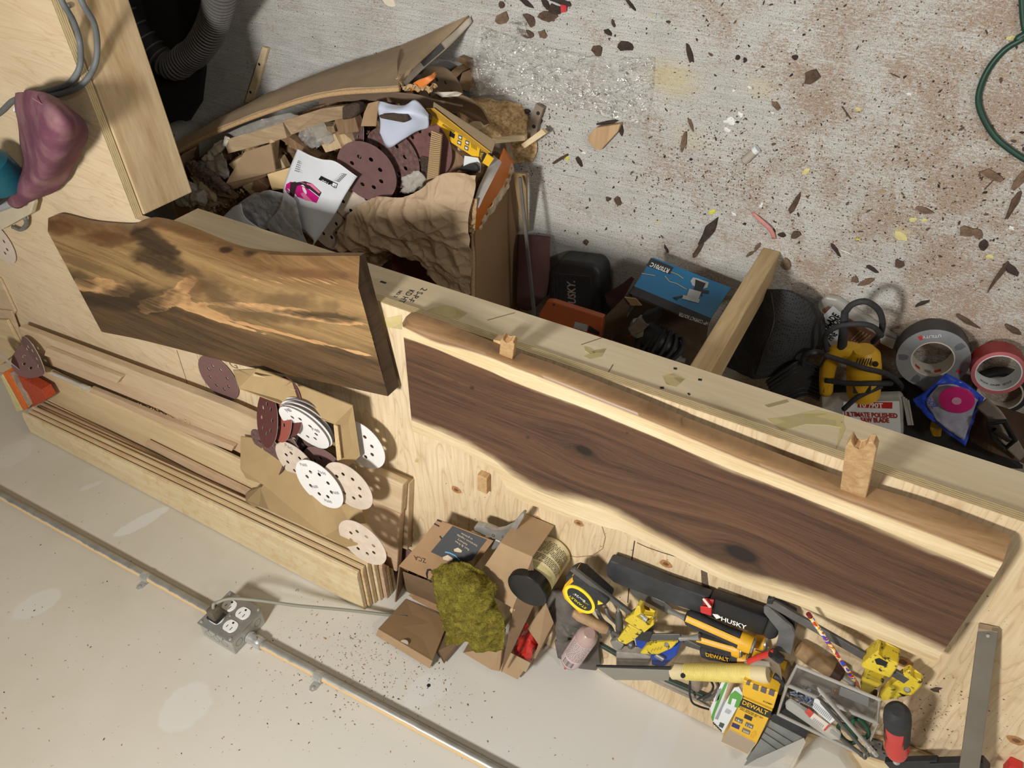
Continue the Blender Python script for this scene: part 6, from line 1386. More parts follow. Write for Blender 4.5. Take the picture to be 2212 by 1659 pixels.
# black mesh support and belt
M_MESH = NT('black_mesh_fabric'); vm = M_MESH.new('ShaderNodeTexVoronoi'); vm.inputs['Scale'].default_value = 190; vm.inputs['Randomness'].default_value = .1; M_MESH.lk(M_MESH.coord(), vm.inputs['Vector'])
M_MESH.col(M_MESH.ramp(vm.outputs['Distance'], [(.25, rgb(16, 16, 17)), (.4, rgb(54, 54, 55))])); M_MESH.bump(vm.outputs['Distance'], .6, .002); M_MESH = M_MESH.set(.85)
bs = empty('back_support', U1(560, 700, 0), 'black mesh back support belt heaped beside the post', 'belt')
meshob('mesh_panel', sheet_bm([[U1(490, 395, .05), U1(640, 400, .08), U1(800, 490, .06), U1(860, 580, .02)], [U1(400, 560, .08), U1(600, 600, .13), U1(780, 640, .11), U1(868, 700, .03)], [U1(300, 750, .08), U1(500, 780, .15), U1(700, 760, .13), U1(850, 780, .06)], [U1(220, 900, .06), U1(400, 980, .12), U1(600, 930, .12), U1(760, 850, .10)]], 30, 30, .004, .006, 14, 2), M_MESH, bs, smooth='all')
meshob('seam_tape', tube_bm(cat_rom([U1(520, 420, .075), U1(540, 600, .13), U1(480, 780, .15), U1(420, 960, .13)], 6), .004, 8, squash=.5), M_BLKP, bs)
bm = bmesh.new()
EL = [[U1(880, 930, .09), U1(720, 870, .13), U1(640, 900, .15), U1(480, 1010, .13)], [U1(880, 1010, .06), U1(760, 980, .10), U1(640, 1010, .12), U1(520, 1090, .10)], [U1(840, 1130, .03), U1(760, 1100, .06), U1(660, 1120, .07), U1(560, 1160, .06)]]
meshob('elastic_band', sheet_bm(EL, 40, 24, .003, .002, 8, 4), plain((38, 36, 36), .9, 0, .2, 200, name='black_elastic'), bs, smooth='all')
for k in range(9):
    t = k / 8; a = EL[0][0].lerp(EL[2][0], t); b = EL[0][1].lerp(EL[2][1], t); c = EL[0][2].lerp(EL[2][2], t); d = EL[0][3].lerp(EL[2][3], t)
    meshob('elastic_rib', tube_bm(cat_rom([p + V(0, 0, .003) for p in (a, b, c, d)], 5), .0016, 6), M_BLKP, bs, smooth='all')
meshob('belt_loop', tube_bm(cat_rom([U1(720, 900, .14), U1(730, 840, .15), U1(800, 810, .15), U1(880, 830, .13), U1(850, 900, .12)], 6), .006, 8, squash=.4), M_BLKP, bs, smooth='all')
# blade packages
p1_ = empty('blade_package', U1(1000, 620, 0), 'clear blade package with black words on a white card behind the yellow sander', 'package')
poly(U1, [(825, 490), (880, 440), (960, 455), (1360, 720), (1330, 790), (1240, 740), (1180, 800), (900, 800), (855, 700)], .02, .018, M_CLP, 'clear_shell', p1_, .004, seg=2)
poly(U1, [(850, 530), (900, 500), (1000, 560), (1340, 760), (1320, 800), (900, 790), (860, 700)], .0205, .002, plain((120, 84, 66), .6, 0, .2, 20, name='brown_card'), 'brown_card', p1_, 0)
poly(U1, [(868, 560), (930, 500), (1000, 560), (1035, 640), (930, 790), (875, 700)], .0222, .001, M_CWH, 'white_card', p1_, 0)
poly(U1, [(1240, 690), (1350, 730), (1330, 790), (1250, 750)], .0222, .001, M_CWH, 'white_card', p1_, 0)
for s_, a, b, h in (('BLADE', (895, 655), (972, 565), .014), ('FINITION', (885, 700), (996, 592), .014), ('FINE', (920, 735), (962, 690), .013), ('60T', (842, 585), (880, 545), .010)):
    text(s_, U1(*a, .0226), U1(*b, .0226), (0, 0, 1), M_BLK if s_ != '60T' else M_CBE, p1_, h, bold=.03)
for k in range(4): text('for cutting wood panels', U1(1058 + 18 * k, 730 + 8 * k, .0226), U1(1120 + 22 * k, 668 + 10 * k, .0226), (0, 0, 1), M_CBE, p1_, .004)
p2_ = empty('blade_package', U1(1200, 1200, 0), 'clear saw blade package with a red banner at the bench edge', 'package')
poly(U1, [(850, 1110), (1380, 1100), (1400, 1130), (1400, 1380), (1200, 1500), (860, 1300)], .10, .02, M_CLP, 'clear_shell', p2_, .005, seg=2)
poly(U1, [(1000, 1145), (1375, 1140), (1385, 1350), (1180, 1500), (990, 1300)], .101, .001, M_CWH, 'white_card', p2_, 0)
poly(U1, [(1100, 1145), (1330, 1148), (1328, 1190), (1095, 1182)], .1016, .001, plain((190, 40, 38), .5, 0, .06, 40, name='red_banner'), 'red_banner', p2_, 0)
text('10"/90T', U1(1112, 1178, .1022), U1(1268, 1184, .1022), (0, 0, 1), M_WHT, p2_, .012, bold=.03)
M_RTX = plain((170, 44, 44), .5, name='red_lettering')
text('ULTIMATE POLISHED', U1(1010, 1240, .102), U1(1366, 1252, .102), (0, 0, 1), M_RTX, p2_, .012, bold=.03); text('SAW BLADE', U1(1120, 1278, .102), U1(1310, 1284, .102), (0, 0, 1), M_RTX, p2_, .012, bold=.03)
for k in range(3): strokes('case_rib', [(U1(1405 + 14 * k, 1110 + 10 * k, .10), U1(1440 + 12 * k, 1300, .10))], .005, (0, 0, 1), M_TRYE, p2_)
# yellow sander
M_DY = plain((206, 160, 30), .45, 0, .08, 30, name='yellow_tool_shell')
ys = empty('palm_sander', U1(1100, 900, 0), 'yellow and black corded power tool lying among the blade packages', 'power tool')
meshob('motor_housing', lathe_bm([(0, .02), (.12, .031), (.4, .034), (.8, .034), (1, .033)], U1(1140, 790, .12), U1(1135, 1090, .10), 28, up=(0, 0, 1)), M_DY, ys, smooth=True)
meshob('handle_neck', tube_bm(cat_rom([U1(1120, 830, .11), U1(1010, 800, .11), U1(920, 850, .11), U1(890, 960, .10), U1(885, 1080, .09)], 6), lambda t: .022 - .008 * t, 14), M_DY, ys, smooth='all')
meshob('cord_boot', lathe_bm([(0, .010), (1, .007)], U1(990, 790, .115), U1(1010, 540, .14), 14), M_BLKR, ys, smooth=True)
for k in range(6): meshob('vent_slot', box_bm(U1(1080 + 18 * k, 905 - 6 * abs(k - 2.5), .156), (-.0022, 0, 0), (0, -.020 + .002 * abs(k - 2.5), 0), (0, 0, .0014)), M_DARK, ys)
meshob('vent_slot', lathe_bm([(0, .006), (1, .004)], U1(1215, 890, .149), U1(1215, 890, .1525), 10), M_DARK, ys)
poly(U1, [(1065, 985), (1185, 990), (1185, 1090), (1065, 1090)], .1385, .004, M_BLKP, 'badge', ys, .001)
text('DEWALT', U1(1140, 1088, .139), U1(1140, 992, .139), (0, 0, 1), M_DY, ys, .012, bold=.02)
meshob('cord', tube_bm(cat_rom([U1(1010, 545, .14), U1(1060, 490, .15), U1(1150, 470, .15), U1(1230, 520, .13), U1(1262, 600, .11), U1(1250, 680, .08), U1(1200, 740, .05)], 7), .0062, 10), M_BLKR, ys, smooth='all')
meshob('cord', tube_bm(cat_rom([U1(890, 800, .13), U1(880, 700, .14), U1(960, 640, .15), U1(1090, 620, .15), U1(1200, 640, .13), U1(1255, 700, .10)], 7), .0055, 10), M_BLKR, ys, smooth='all')
meshob('cord', tube_bm(cat_rom([U1(870, 830, .16), U1(1000, 870, .16), U1(1150, 920, .165), U1(1300, 960, .12), U1(1390, 1040, .06), U1(1340, 1090, .04)], 7), .0055, 10), M_BLKR, ys, smooth='all')
meshob('cord', tube_bm(cat_rom([U1(880, 1000, .13), U1(1050, 1020, .145), U1(1200, 1020, .145), U1(1320, 1020, .10)], 7), .0055, 10), M_BLKR, ys, smooth='all')
meshob('cord', tube_bm(cat_rom([U1(1000, 1195, .14), U1(1100, 1110, .14), U1(1260, 1035, .12)], 7), .0055, 10), M_BLKR, ys, smooth='all')
poly(U1, [(860, 1090), (870, 1020), (920, 1020), (905, 1090)], .11, .03, M_DY, 'paddle', ys, .003)
# tapes
def tape(name, cpx, zt, Ro, Ri, h, mats, label, tilt=None):
    c = Z(*cpx, zt); e = empty(name, c - V(0, 0, h), label, 'tape roll'); n_ = 48
    M = tilt or Matrix.Identity(3)
    def ring(Ra, Rb, z0, z1, nm, mat, par):
        bm = bmesh.new(); R = []
        for k in range(n_):
            a = 2 * math.pi * k / n_; d = V(math.cos(a), math.sin(a), 0)
            R.append([bm.verts.new(c + M @ (d * r + V(0, 0, z))) for r, z in ((Ra, z0), (Rb, z0), (Rb, z1), (Ra, z1))])
        for k in range(n_):
            for i in range(4): bm.faces.new((R[k][i], R[k][(i + 1) % 4], R[(k + 1) % n_][(i + 1) % 4], R[(k + 1) % n_][i]))
        return meshob(nm, bm, mat, par, smooth=True)
    ring(Ri + .003, Ro, -h, 0, 'tape_winding', mats[0], e); cr = ring(Ri, Ri + .003, -h - .0005, .0006, 'cardboard_core', mats[1], e)
    return e, c, M, ring
M_TSL = plain((150, 154, 158), .32, .3, .1, 30, name='silver_tape_side'); M_TBK = plain((52, 52, 54), .45, 0, .2, 30, name='dark_tape_face'); M_CORE = plain((206, 198, 184), .6, 0, .05, 30, name='tape_core')
TT = Matrix.Rotation(-.10, 3, 'Y') @ Matrix.Rotation(.10, 3, 'X')
e, c, M, ring = tape('duct_tape', (2015, 776), .062, .0675, .0375, .050, [M_TBK, M_CORE], 'silver and black roll of duct tape standing on the floor by the red roll', TT)
ring(.0400, .0672, .0, .0012, 'printed_side_label', M_TSL, e)
def ringtext(s, R_, a0_, h, mat, zl, step=None, inward=False):
    """each word on its own short chord"""
    a = a0_
    st = step or (len(s) * h * .8 / R_)
    p0_ = c + M @ V(math.cos(a) * R_, math.sin(a) * R_, zl); p1__ = c + M @ V(math.cos(a + st) * R_, math.sin(a + st) * R_, zl)
    text(s, p0_, p1__, M @ V(0, 0, 1), mat, e, h)
M_RLT = plain((190, 60, 56), .5, name='red_label_text')
ringtext('UTILITY', .058, -1.5, .006, M_WHT, .0016); ringtext('DRILL', .058, 2.2, .006, M_WHT, .0016)
for a in (-.9, 2.85):
    q = [c + M @ V(math.cos(a + da) * r, math.sin(a + da) * r, .0018) for da, r in ((0, .050), (.12, .050), (.12, .060), (0, .060))]
    meshob('red_patch', prism_bm(q, (0, 0, -.0006)), M_RLT, e)
for a in (.1, 3.9, 1.2):
    q = [c + M @ V(math.cos(a + da) * r, math.sin(a + da) * r, .0018) for da, r in ((0, .044), (.18, .046), (.22, .054), (.18, .062), (0, .064), (-.04, .054))]
    meshob('dark_patch', prism_bm(q, (0, 0, -.0006)), plain((96, 100, 106), .5, name='dark_label'), e)
for a in (.9, 1.5, 2.0):
    q0 = [c + M @ V(math.cos(a + da) * .0372, math.sin(a + da) * .0372, z_) for da, z_ in ((0, -.010), (.32, -.010), (.32, -.020), (0, -.020))]
    meshob('core_print', prism_bm(q0, (0, -.0004, 0)), M_RLT if a != 1.5 else M_GRYT, e)
M_TRD = plain((142, 42, 42), .45, 0, .12, 30, name='red_tape_face'); M_TRS = plain((186, 104, 108), .5, 0, .06, 30, name='pink_red_tape_side')
e, c, M, ring = tape('red_tape', (2157, 806), .075, .0470, .0375, .046, [M_TRD, M_CWH], 'red roll of tape with a printed white core at the right', TT)
ring(.0398, .0468, .0, .001, 'tape_side', M_TRS, e)
for (a, s_) in ((1.05, 'DUCK'), (1.62, 'TAPE'), (2.2, 'DUCK')):
    for k, ch_ in enumerate(s_):
        aa = a + .115 * k; p = c + M @ V(math.cos(aa) * .0368, math.sin(aa) * .0368, -.020); d = M @ V(-math.sin(aa), math.cos(aa), 0); nin = M @ V(-math.cos(aa), -math.sin(aa), 0)
        text(ch_, p + d * .0018, p - d * .0018, nin, M_BLK, e, .006)
e, c, M, ring = tape('black_tape', (2160, 850), .025, .050, .038, .024, [M_TBK, M_CORE], 'black roll of tape under the red one')
# blue packet, strap and buckle
bpk = empty('tile_packet', U1(1740, 1200, .04), 'crinkled blue bordered plastic packet showing a magenta disc', 'packet')
M_BPK = plain((36, 70, 190), .3, 0, .2, 30, name='blue_foil'); M_PKT = plain((156, 158, 176), .25, 0, .2, 40, name='clear_grey_film')
meshob('blue_border', sheet_bm([[U1(1690, 955, .09), U1(1810, 1010, .09), U1(1945, 1115, .08)], [U1(1540, 1080, .10), U1(1720, 1170, .11), U1(1890, 1210, .09)], [U1(1465, 1125, .10), U1(1620, 1290, .11), U1(1815, 1430, .10)]], 20, 20, .003, .006, 22, 3, creases=1), M_BPK, bpk, smooth='all')
meshob('clear_window', sheet_bm([[U1(1640, 1030, .107), U1(1760, 1030, .106), U1(1900, 1130, .098)], [U1(1560, 1140, .112), U1(1720, 1180, .122), U1(1870, 1220, .11)], [U1(1620, 1260, .118), U1(1720, 1340, .118), U1(1810, 1400, .112)]], 16, 16, .001, .003, 30, 6, creases=1), M_PKT, bpk, smooth='all')
M_MAG = plain((196, 36, 118), .35, 0, .08, 40, name='magenta_disc')
cpk = U1(1760, 1137, .128)
meshob('magenta_disc', lathe_bm([(0, .031), (.6, .031), (1, .028)], cpk - V(0, 0, .004), cpk, 36), M_MAG, bpk, smooth=True); meshob('disc_hub', lathe_bm([(0, .0085), (1, .0085)], cpk, cpk + V(0, 0, .001), 24), plain((206, 150, 178), .4, name='pale_hub'), bpk)
text('OOZ', U1(1540, 1125, .125), U1(1600, 1190, .120), (0, 0, 1), M_BPK, bpk, .012)
st = empty('strap', U1(2000, 1300, .08), 'grey webbing strap with a dark metal buckle under the red tape roll', 'strap')
M_STP = plain((134, 126, 116), .8, 0, .1, 90, name='grey_webbing')
meshob('webbing', sheet_bm([[U1(1885, 1180, .10), U1(1990, 1280, .12), U1(2060, 1420, .12), U1(2180, 1540, .10)], [U1(1960, 1120, .10), U1(2060, 1210, .12), U1(2140, 1340, .12), U1(2230, 1500, .10)]], 20, 6, .002), M_STP, st, smooth='all')
q4b = [U1(1975, 1280, .145), U1(2080, 1275, .145), U1(2150, 1400, .145), U1(2090, 1455, .145), U1(2010, 1390, .145)]
meshob('buckle', tube_bm(q4b + [q4b[0]], .006, 8), plain((40, 38, 38), .3, .6, .2, 30, name='black_metal'), st)
meshob('buckle_bar', tube_bm([U1(2010, 1330, .15), U1(2110, 1400, .15)], .010, 10, squash=.5), plain((70, 64, 62), .25, .7, .2, 30, name='gunmetal'), st)
meshob('leather_piece', sheet_bm([[U1(1910, 1180, .03), U1(2000, 1160, .05), U1(2230, 1230, .06)], [U1(1860, 1400, .06), U1(2000, 1480, .09), U1(2230, 1560, .08)]], 12, 8, .004), plain((70, 48, 34), .7, 0, .2, 30, name='brown_leather'), label='brown leather piece under the grey strap at the right', cat='leather')
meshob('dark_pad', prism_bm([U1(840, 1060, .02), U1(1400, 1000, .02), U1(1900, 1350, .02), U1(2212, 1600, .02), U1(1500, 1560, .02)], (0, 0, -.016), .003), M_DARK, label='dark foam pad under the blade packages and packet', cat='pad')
poly(U1, [(1575, 1320), (1650, 1330), (1655, 1385), (1600, 1380)], .06, .03, M_DY, 'yellow_scrap', None, .003, 'small yellow plastic piece below the blue packet', 'plastic piece')
# ================================================================ far left: sander with purple dust bag
sd = empty('sheet_sander', Z(0, 400, ZB), 'teal orbital sander with a dusty purple cloth dust bag at the left edge', 'power tool')
M_PUR = NT('purple_cloth'); np_ = M_PUR.noise(M_PUR.coord(), 9, 4, .6); M_PUR.col(M_PUR.ramp(np_, [(.3, rgb(90, 46, 64)), (.48, rgb(110, 64, 80)), (.68, rgb(142, 106, 108))])); M_PUR.bump(M_PUR.noise(M_PUR.coord(), 900, 2), .2, .0006); M_PUR = M_PUR.set(.85)
rows = [[Z(38, 202, ZB + .03), Z(75, 196, ZB + .09), Z(115, 212, ZB + .09), Z(135, 232, ZB + .02)],
        [Z(36, 232, ZB + .03), Z(80, 225, ZB + .115), Z(130, 240, ZB + .12), Z(170, 258, ZB + .02)],
        [Z(42, 265, ZB + .03), Z(90, 262, ZB + .125), Z(145, 275, ZB + .12), Z(184, 292, ZB + .02)],
        [Z(50, 315, ZB + .03), Z(85, 310, ZB + .115), Z(130, 325, ZB + .11), Z(168, 335, ZB + .02)],
        [Z(55, 360, ZB + .03), Z(75, 365, ZB + .09), Z(105, 375, ZB + .09), Z(150, 375, ZB + .02)],
        [Z(32, 405, ZB + .03), Z(50, 410, ZB + .07), Z(85, 405, ZB + .07), Z(124, 402, ZB + .02)],
        [Z(14, 428, ZB + .04), Z(25, 440, ZB + .05), Z(40, 444, ZB + .05), Z(60, 432, ZB + .03)]]
meshob('dust_bag', sheet_bm(rows, 50, 80, .004, .007, 11, 5), M_PUR, sd, smooth='all')
strokes('seam', [(Z(70, 212, ZB + .122), Z(108, 235, ZB + .128)), (Z(108, 235, ZB + .128), Z(150, 262, ZB + .10)), (Z(150, 262, ZB + .10), Z(160, 280, ZB + .09))], .0022, (0, 0, 1), plain((150, 100, 110), .8, name='seam_thread'), sd)
meshob('bag_frame', tube_bm(cat_rom([Z(30, 240, ZB + .02), Z(36, 228, ZB + .02), Z(44, 236, ZB + .02), Z(52, 320, ZB + .02), Z(54, 350, ZB + .02)], 6), .003, 8), M_WHT, sd, smooth='all')
M_TEAL = plain((16, 84, 100), .4, 0, .08, 30, name='teal_plastic')
meshob('motor_body', lathe_bm([(0, .03), (.2, .045), (.7, .047), (1, .04)], Z(-40, 340, ZB + .10), Z(16, 400, ZB + .07), 24), M_TEAL, sd, smooth=True)
poly(lambda x, y, z=0: Z(x, y, ZB + z), [(-60, 420), (5, 400), (30, 380), (28, 420), (-10, 450), (-60, 460)], .06, .04, M_BLKP, 'black_collar', sd, .004)
poly(lambda x, y, z=0: Z(x, y, ZB + z), [(-60, 470), (20, 440), (70, 432), (72, 440), (66, 462), (0, 498), (-60, 520)], .03, .014, plain((196, 184, 158), .6, 0, .06, 30, name='tan_plastic'), 'sanding_plate', sd, .003, seg=2)
meshob('clamp_spring', tube_bm(cat_rom([Z(28, 490, ZB + .01), Z(45, 496, ZB + .01), Z(57, 484, ZB + .012), Z(54, 470, ZB + .02)], 6), .005, 10), M_CORD, sd, smooth='all')
poly(lambda x, y, z=0: Z(x, y, ZB + z), [(-20, 445), (22, 432), (28, 448), (-20, 466)], .055, .02, M_GRYT, 'grey_port', sd, .004)
M_CRD = plain((104, 108, 108), .6, 0, .1, 60, name='grey_rubber_cord')
cdp = empty('sander_cord', Z(150, 150, ZB), 'doubled grey power cord looped over the fir rail from the dust bag', 'cord')
def C_(x, y, h=.0065): return Z(x, y, ZB + h)
meshob('cord_strand', tube_bm(cat_rom([C_(85, 200, .01), C_(115, 192), C_(145, 182), C_(160, 168, .010), C_(173, 140, .0), C_(172, 90, -.02), C_(158, 45, -.01), C_(135, 5), C_(118, -40)], 8), .0056, 12), M_CRD, cdp, smooth='all')
meshob('cord_strand', tube_bm(cat_rom([C_(80, 198, .01), C_(100, 205), C_(140, 200), C_(180, 180, .0), C_(205, 140, -.03), C_(210, 95, -.04), C_(203, 50, -.03), C_(180, 10, -.01), C_(165, -30, -.01)], 8), .0056, 12), M_CRD, cdp, smooth='all')
meshob('cord_strand', tube_bm(cat_rom([C_(-40, 270), C_(0, 243), C_(22, 222), C_(36, 214), C_(60, 205, .01)], 8), .0056, 12), M_CRD, cdp, smooth='all')
# hose, bucket and added dark shapes for the shade under the return bench
hz = empty('dust_hose', Z(470, 60, 0), 'black corrugated dust hose standing on the concrete at top left', 'hose')
bm = bmesh.new(); pth = cat_rom([Z(480, -60, .25), Z(474, 0, .2), Z(464, 42, .15), Z(440, 90, .10), Z(408, 122, .08), Z(350, 130, .08), V(2.1, .42, .12)], 16)
nP = len(pth)
tube_bm(pth, .033, 24, bm=bm)
meshob('hose_tube', bm, M_DARK, hz, smooth='all'); bm = bmesh.new()
for i in range(1, nP - 1, 2):
    ax_ = (pth[i + 1] - pth[i - 1]).normalized(); tube_bm([pth[i] - ax_ * .0034, pth[i] - ax_ * .0015, pth[i] + ax_ * .0015, pth[i] + ax_ * .0034], lambda t: .034 + .006 * math.sin(math.pi * t), 24, bm=bm, up=(0, 0, 1))
meshob('hose_rings', bm, plain((84, 80, 76), .5, 0, .15, 30, name='black_hose'), hz, kind='stuff')
slabpx('shade_sheet', [(195, -40), (432, -40), (426, 60), (436, 150), (428, 222), (385, 290), (340, 335), (255, 335)], .022, .020, M_DARK, 'dark mat in the deep shadow under the return bench', 'mat')  # thin black sheet painted in for the shade on the floor
vb = empty('added_dark_box', Z(330, 90, 0), 'large black container in deep shadow under the return bench, hose leading into it', 'container')  # unseen box, added to darken this corner and take the hose end
meshob('added_dark_box_body', box_bm((2.05, .15, 0), (.5, 0, 0), (0, .6, 0), (0, 0, .26), .03, 3), M_DARK, vb, smooth=True)
meshob('added_dark_box_lid', box_bm((2.03, .13, .26), (.54, 0, 0), (0, .64, 0), (0, 0, .03), .01, 2), M_BLKP, vb, smooth=True)
bk = empty('paint_can', Z(340, 330, 0), 'white paint can with warning text in the dark beside the trash box', 'paint can')
ct = Z(318, 360, .19)
meshob('can_body', lathe_bm([(0, .085), (.03, .088), (.97, .088), (1, .086)], V(ct.x, ct.y, 0), ct, 40), plain((170, 168, 156), .5, 0, .05, 20, name='can_paper'), bk, smooth=True)
meshob('can_rim', lathe_bm([(0, .089), (1, .089)], ct, ct + V(0, 0, .006), 40), M_GALV, bk)
for s_, hgt, a_, hh in (('CAUTION', .10, -2.1, .012), ('PAINT & PRIMER', .14, -1.9, .016)):
    for k, ch_ in enumerate(s_):
        if ch_ == ' ': continue
        aa = a_ + .11 * (hh / .014) * k; p = V(ct.x, ct.y, hgt) + V(math.cos(aa), math.sin(aa), 0) * .0885; d = V(-math.sin(aa), math.cos(aa), 0)
        text(ch_, p - d * hh * .35, p + d * hh * .35, V(math.cos(aa), math.sin(aa), 0), M_BLK, bk, hh)
slabpx('cross_brace', [(205, 0), (205, -60), (300, -60), (262, 0), (215, 12)], .50, .038, M_PINE_Y, 'short pine brace under the return bench at the top edge', 'board')
meshob('power_strip', prism_bm([Z(215, 14, .3), Z(245, 8, .3), Z(240, 60, .25), Z(212, 50, .25)], (0, 0, -.03), .003), plain((110, 70, 36), .6, 0, .3, 60, name='orange_brown_cable_box'), label='dim orange and black object in the shadow under the return bench', cat='object')
fstk = [(566, 101), (578, 105), (545, 224), (528, 221)]
fs_ = slabpx('lath_strip', fstk, .012, .011, M_PINE, 'pale narrow lath with two screw holes on the floor behind the cardboard flap', 'wood strip')
for (x, y) in ((560, 139), (541, 199)):
    q = Z(x, y, .0122); meshob('screw_hole', lathe_bm([(0, .004), (1, .004)], q, q + V(0, 0, .0006), 10), M_DARK, fs_)
# ================================================================ torn cardboard box of shop trash
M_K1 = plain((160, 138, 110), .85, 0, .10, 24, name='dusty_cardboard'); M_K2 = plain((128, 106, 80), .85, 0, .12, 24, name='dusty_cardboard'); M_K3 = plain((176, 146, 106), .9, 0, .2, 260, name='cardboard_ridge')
tb = empty('trash_box', V(1.2, .8, 0), 'big torn cardboard box overflowing with shop trash on the concrete', 'box')
# outward flap / front wall
A = [Z(355, 343, .30), Z(440, 296, .305), Z(560, 246, .305), Z(700, 204, .30), (Z(862, 190, .30))]
B = [Z(372, 322, .24), Z(440, 284, .20), Z(560, 218, .14), Z(700, 158, .08), Z(870, 103, .03)]
A2 = A[4]; B2 = Z(1012, 38, .004)
rows = [[a, a.lerp(b, .5) + V(0, -.01, .008), b] for a, b in zip(A, B)]
meshob('front_flap', sheet_bm(rows, 14, 40, .006, .0035, 9, 2), M_K1, tb, smooth=True)
meshob('front_flap_end', sheet_bm([[A2, Z(858, 150, .20), B[4]], [Z(872, 172, .27), Z(925, 100, .12), Z(950, 68, .05)], [Z(880, 162, .25), Z(950, 95, .09), B2]], 12, 14, .006, .002, 9, 3), M_K1, tb, smooth=True)
meshob('rim_fold', tube_bm(cat_rom([p + V(0, .002, .0) for p in A], 8), .0055, 8), M_K3, tb, smooth='all')
# doubled white inner liner along the torn end of the flap
ln = [Z(862, 168, .27), Z(905, 130, .17), Z(950, 92, .09), Z(985, 62, .03), Z(1016, 36, .006)]
lw = [Z(876, 186, .26), Z(918, 146, .17), Z(962, 108, .09), Z(994, 76, .03), Z(1020, 48, .004)]
meshob('white_liner', sheet_bm([ln, lw], 16, 3, .002), plain((178, 168, 152), .8, 0, .1, 40, name='white_liner'), tb, smooth='all')
meshob('dark_tape', sheet_bm([[ln[1].lerp(ln[2], t) + V(0, -.003, .003) for t in (.0, .5, 1)], [lw[1].lerp(lw[2], t) + V(0, -.003, .003) for t in (.0, .5, 1)]], 6, 2, .001), plain((70, 68, 66), .5, name='dark_tape'), tb)
meshob('torn_edge', sheet_bm([[p + V(0, 0, .002) for p in ln], [p + V(.006, .003, .003) for p in ln]], 40, 2, .002, .004, 60, 4), M_K3, tb)
# second (inner) flap that continues the front rim to the right, torn
C1 = [Z(690, 207, .285), Z(780, 195, .28), Z(870, 200, .26), Z(945, 215, .22), Z(1000, 226, .19)]
C2 = [Z(690, 222, .27), Z(780, 214, .26), Z(870, 222, .24), Z(945, 236, .20), Z(990, 240, .17)]
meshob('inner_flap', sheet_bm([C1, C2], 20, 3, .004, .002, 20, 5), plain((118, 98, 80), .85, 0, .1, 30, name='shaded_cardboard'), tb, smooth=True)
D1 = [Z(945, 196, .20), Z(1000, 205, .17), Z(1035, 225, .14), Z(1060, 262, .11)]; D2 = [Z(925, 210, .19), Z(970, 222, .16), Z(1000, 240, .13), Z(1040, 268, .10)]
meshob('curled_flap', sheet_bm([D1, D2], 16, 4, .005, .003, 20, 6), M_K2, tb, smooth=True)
meshob('white_paper_edge', prism_bm([Z(938, 200, .205), Z(985, 198, .20), Z(998, 202, .19), Z(990, 208, .19), Z(955, 210, .20)], (0, 0, -.002)), plain((206, 200, 184), .7, name='paper_edge'), tb)
# left wall, interior and outside
meshob('left_panel', sheet_bm([[Z(355, 345, .30), Z(372, 395, .28), Z(375, 440, .27), Z(400, 500, .25)], [Z(430, 312, .16), Z(430, 380, .12), Z(430, 430, .10), Z(450, 500, .08)]], 12, 8, .006, .003, 10, 7), plain((120, 84, 50), .85, 0, .15, 20, name='brown_cardboard_inside'), tb, smooth=True)
meshob('torn_corner', sheet_bm([[Z(372, 350, .29), Z(400, 330, .28), Z(424, 318, .27)], [Z(362, 395, .27), Z(390, 368, .25), Z(415, 335, .25)]], 8, 6, .004, .006, 30, 7), M_K1, tb, smooth=True)
# right wall outside face, down to the floor
rwt = [Z(1104, 376, .03), Z(1012, 508, .24), Z(1020, 560, .25), Z(1028, 645, .26), Z(1040, 740, .26)]
rwb = [Z(1116, 392, .0), Z(1115, 480, .0), Z(1116, 560, .0), Z(1118, 640, .0), Z(1120, 720, .0)]
rwt = [Z(1106, 372, .06), Z(1064, 430, .15), Z(1024, 490, .24), Z(1024, 560, .255), Z(1024, 640, .26), Z(1030, 760, .26)]
rwb = [Z(1114, 388, .0), Z(1116, 440, .0), Z(1116, 500, .0), Z(1117, 560, .0), Z(1118, 650, .0), Z(1120, 760, .0)]
meshob('right_panel', sheet_bm([rwb, [a.lerp(b, .5) for a, b in zip(rwb, rwt)], rwt], 20, 12, .006, .001, 9, 9), plain((142, 112, 80), .85, 0, .06, 14, name='plain_cardboard'), tb, smooth=True)
meshob('right_rim', tube_bm(cat_rom([p + V(0.002, 0, .001) for p in rwt[2:]], 8), .0055, 8), M_K3, tb, smooth='all')
# orange printed inner lining at the torn corner
OC = plain((202, 112, 34), .45, 0, .08, 20, name='orange_print'); GS = plain((150, 144, 136), .5, 0, .1, 40, name='grey_tape')
o1 = [Z(1108, 332, .09), Z(1078, 400, .17), Z(1040, 455, .22), Z(1014, 500, .25)]; o2 = [Z(1084, 322, .12), Z(1060, 372, .19), Z(1020, 430, .25), Z(1008, 470, .27)]
meshob('orange_lining', sheet_bm([[Z(1110, 350, .075), Z(1090, 400, .13), Z(1056, 455, .19), Z(1024, 502, .24)], [Z(1086, 320, .12), Z(1066, 380, .19), Z(1036, 436, .24), Z(1018, 480, .27)]], 20, 6, .003, .003, 14, 3), OC, tb, smooth='all')
meshob('grey_tape_strip', sheet_bm([[Z(1066, 335, .19), Z(1050, 370, .23), Z(1034, 405, .26), Z(1024, 440, .275)], [Z(1084, 350, .19), Z(1066, 385, .23), Z(1048, 420, .255), Z(1034, 450, .27)]], 16, 4, .001, .002, 20, 3), GS, tb)
meshob('torn_edge', sheet_bm([[Z(1008, 430, .285), Z(1006, 460, .28), Z(1014, 500, .265)], [Z(1030, 432, .28), Z(1028, 465, .275), Z(1026, 498, .26)]], 20, 6, .003, .005, 60, 8, creases=1), M_K3, tb)
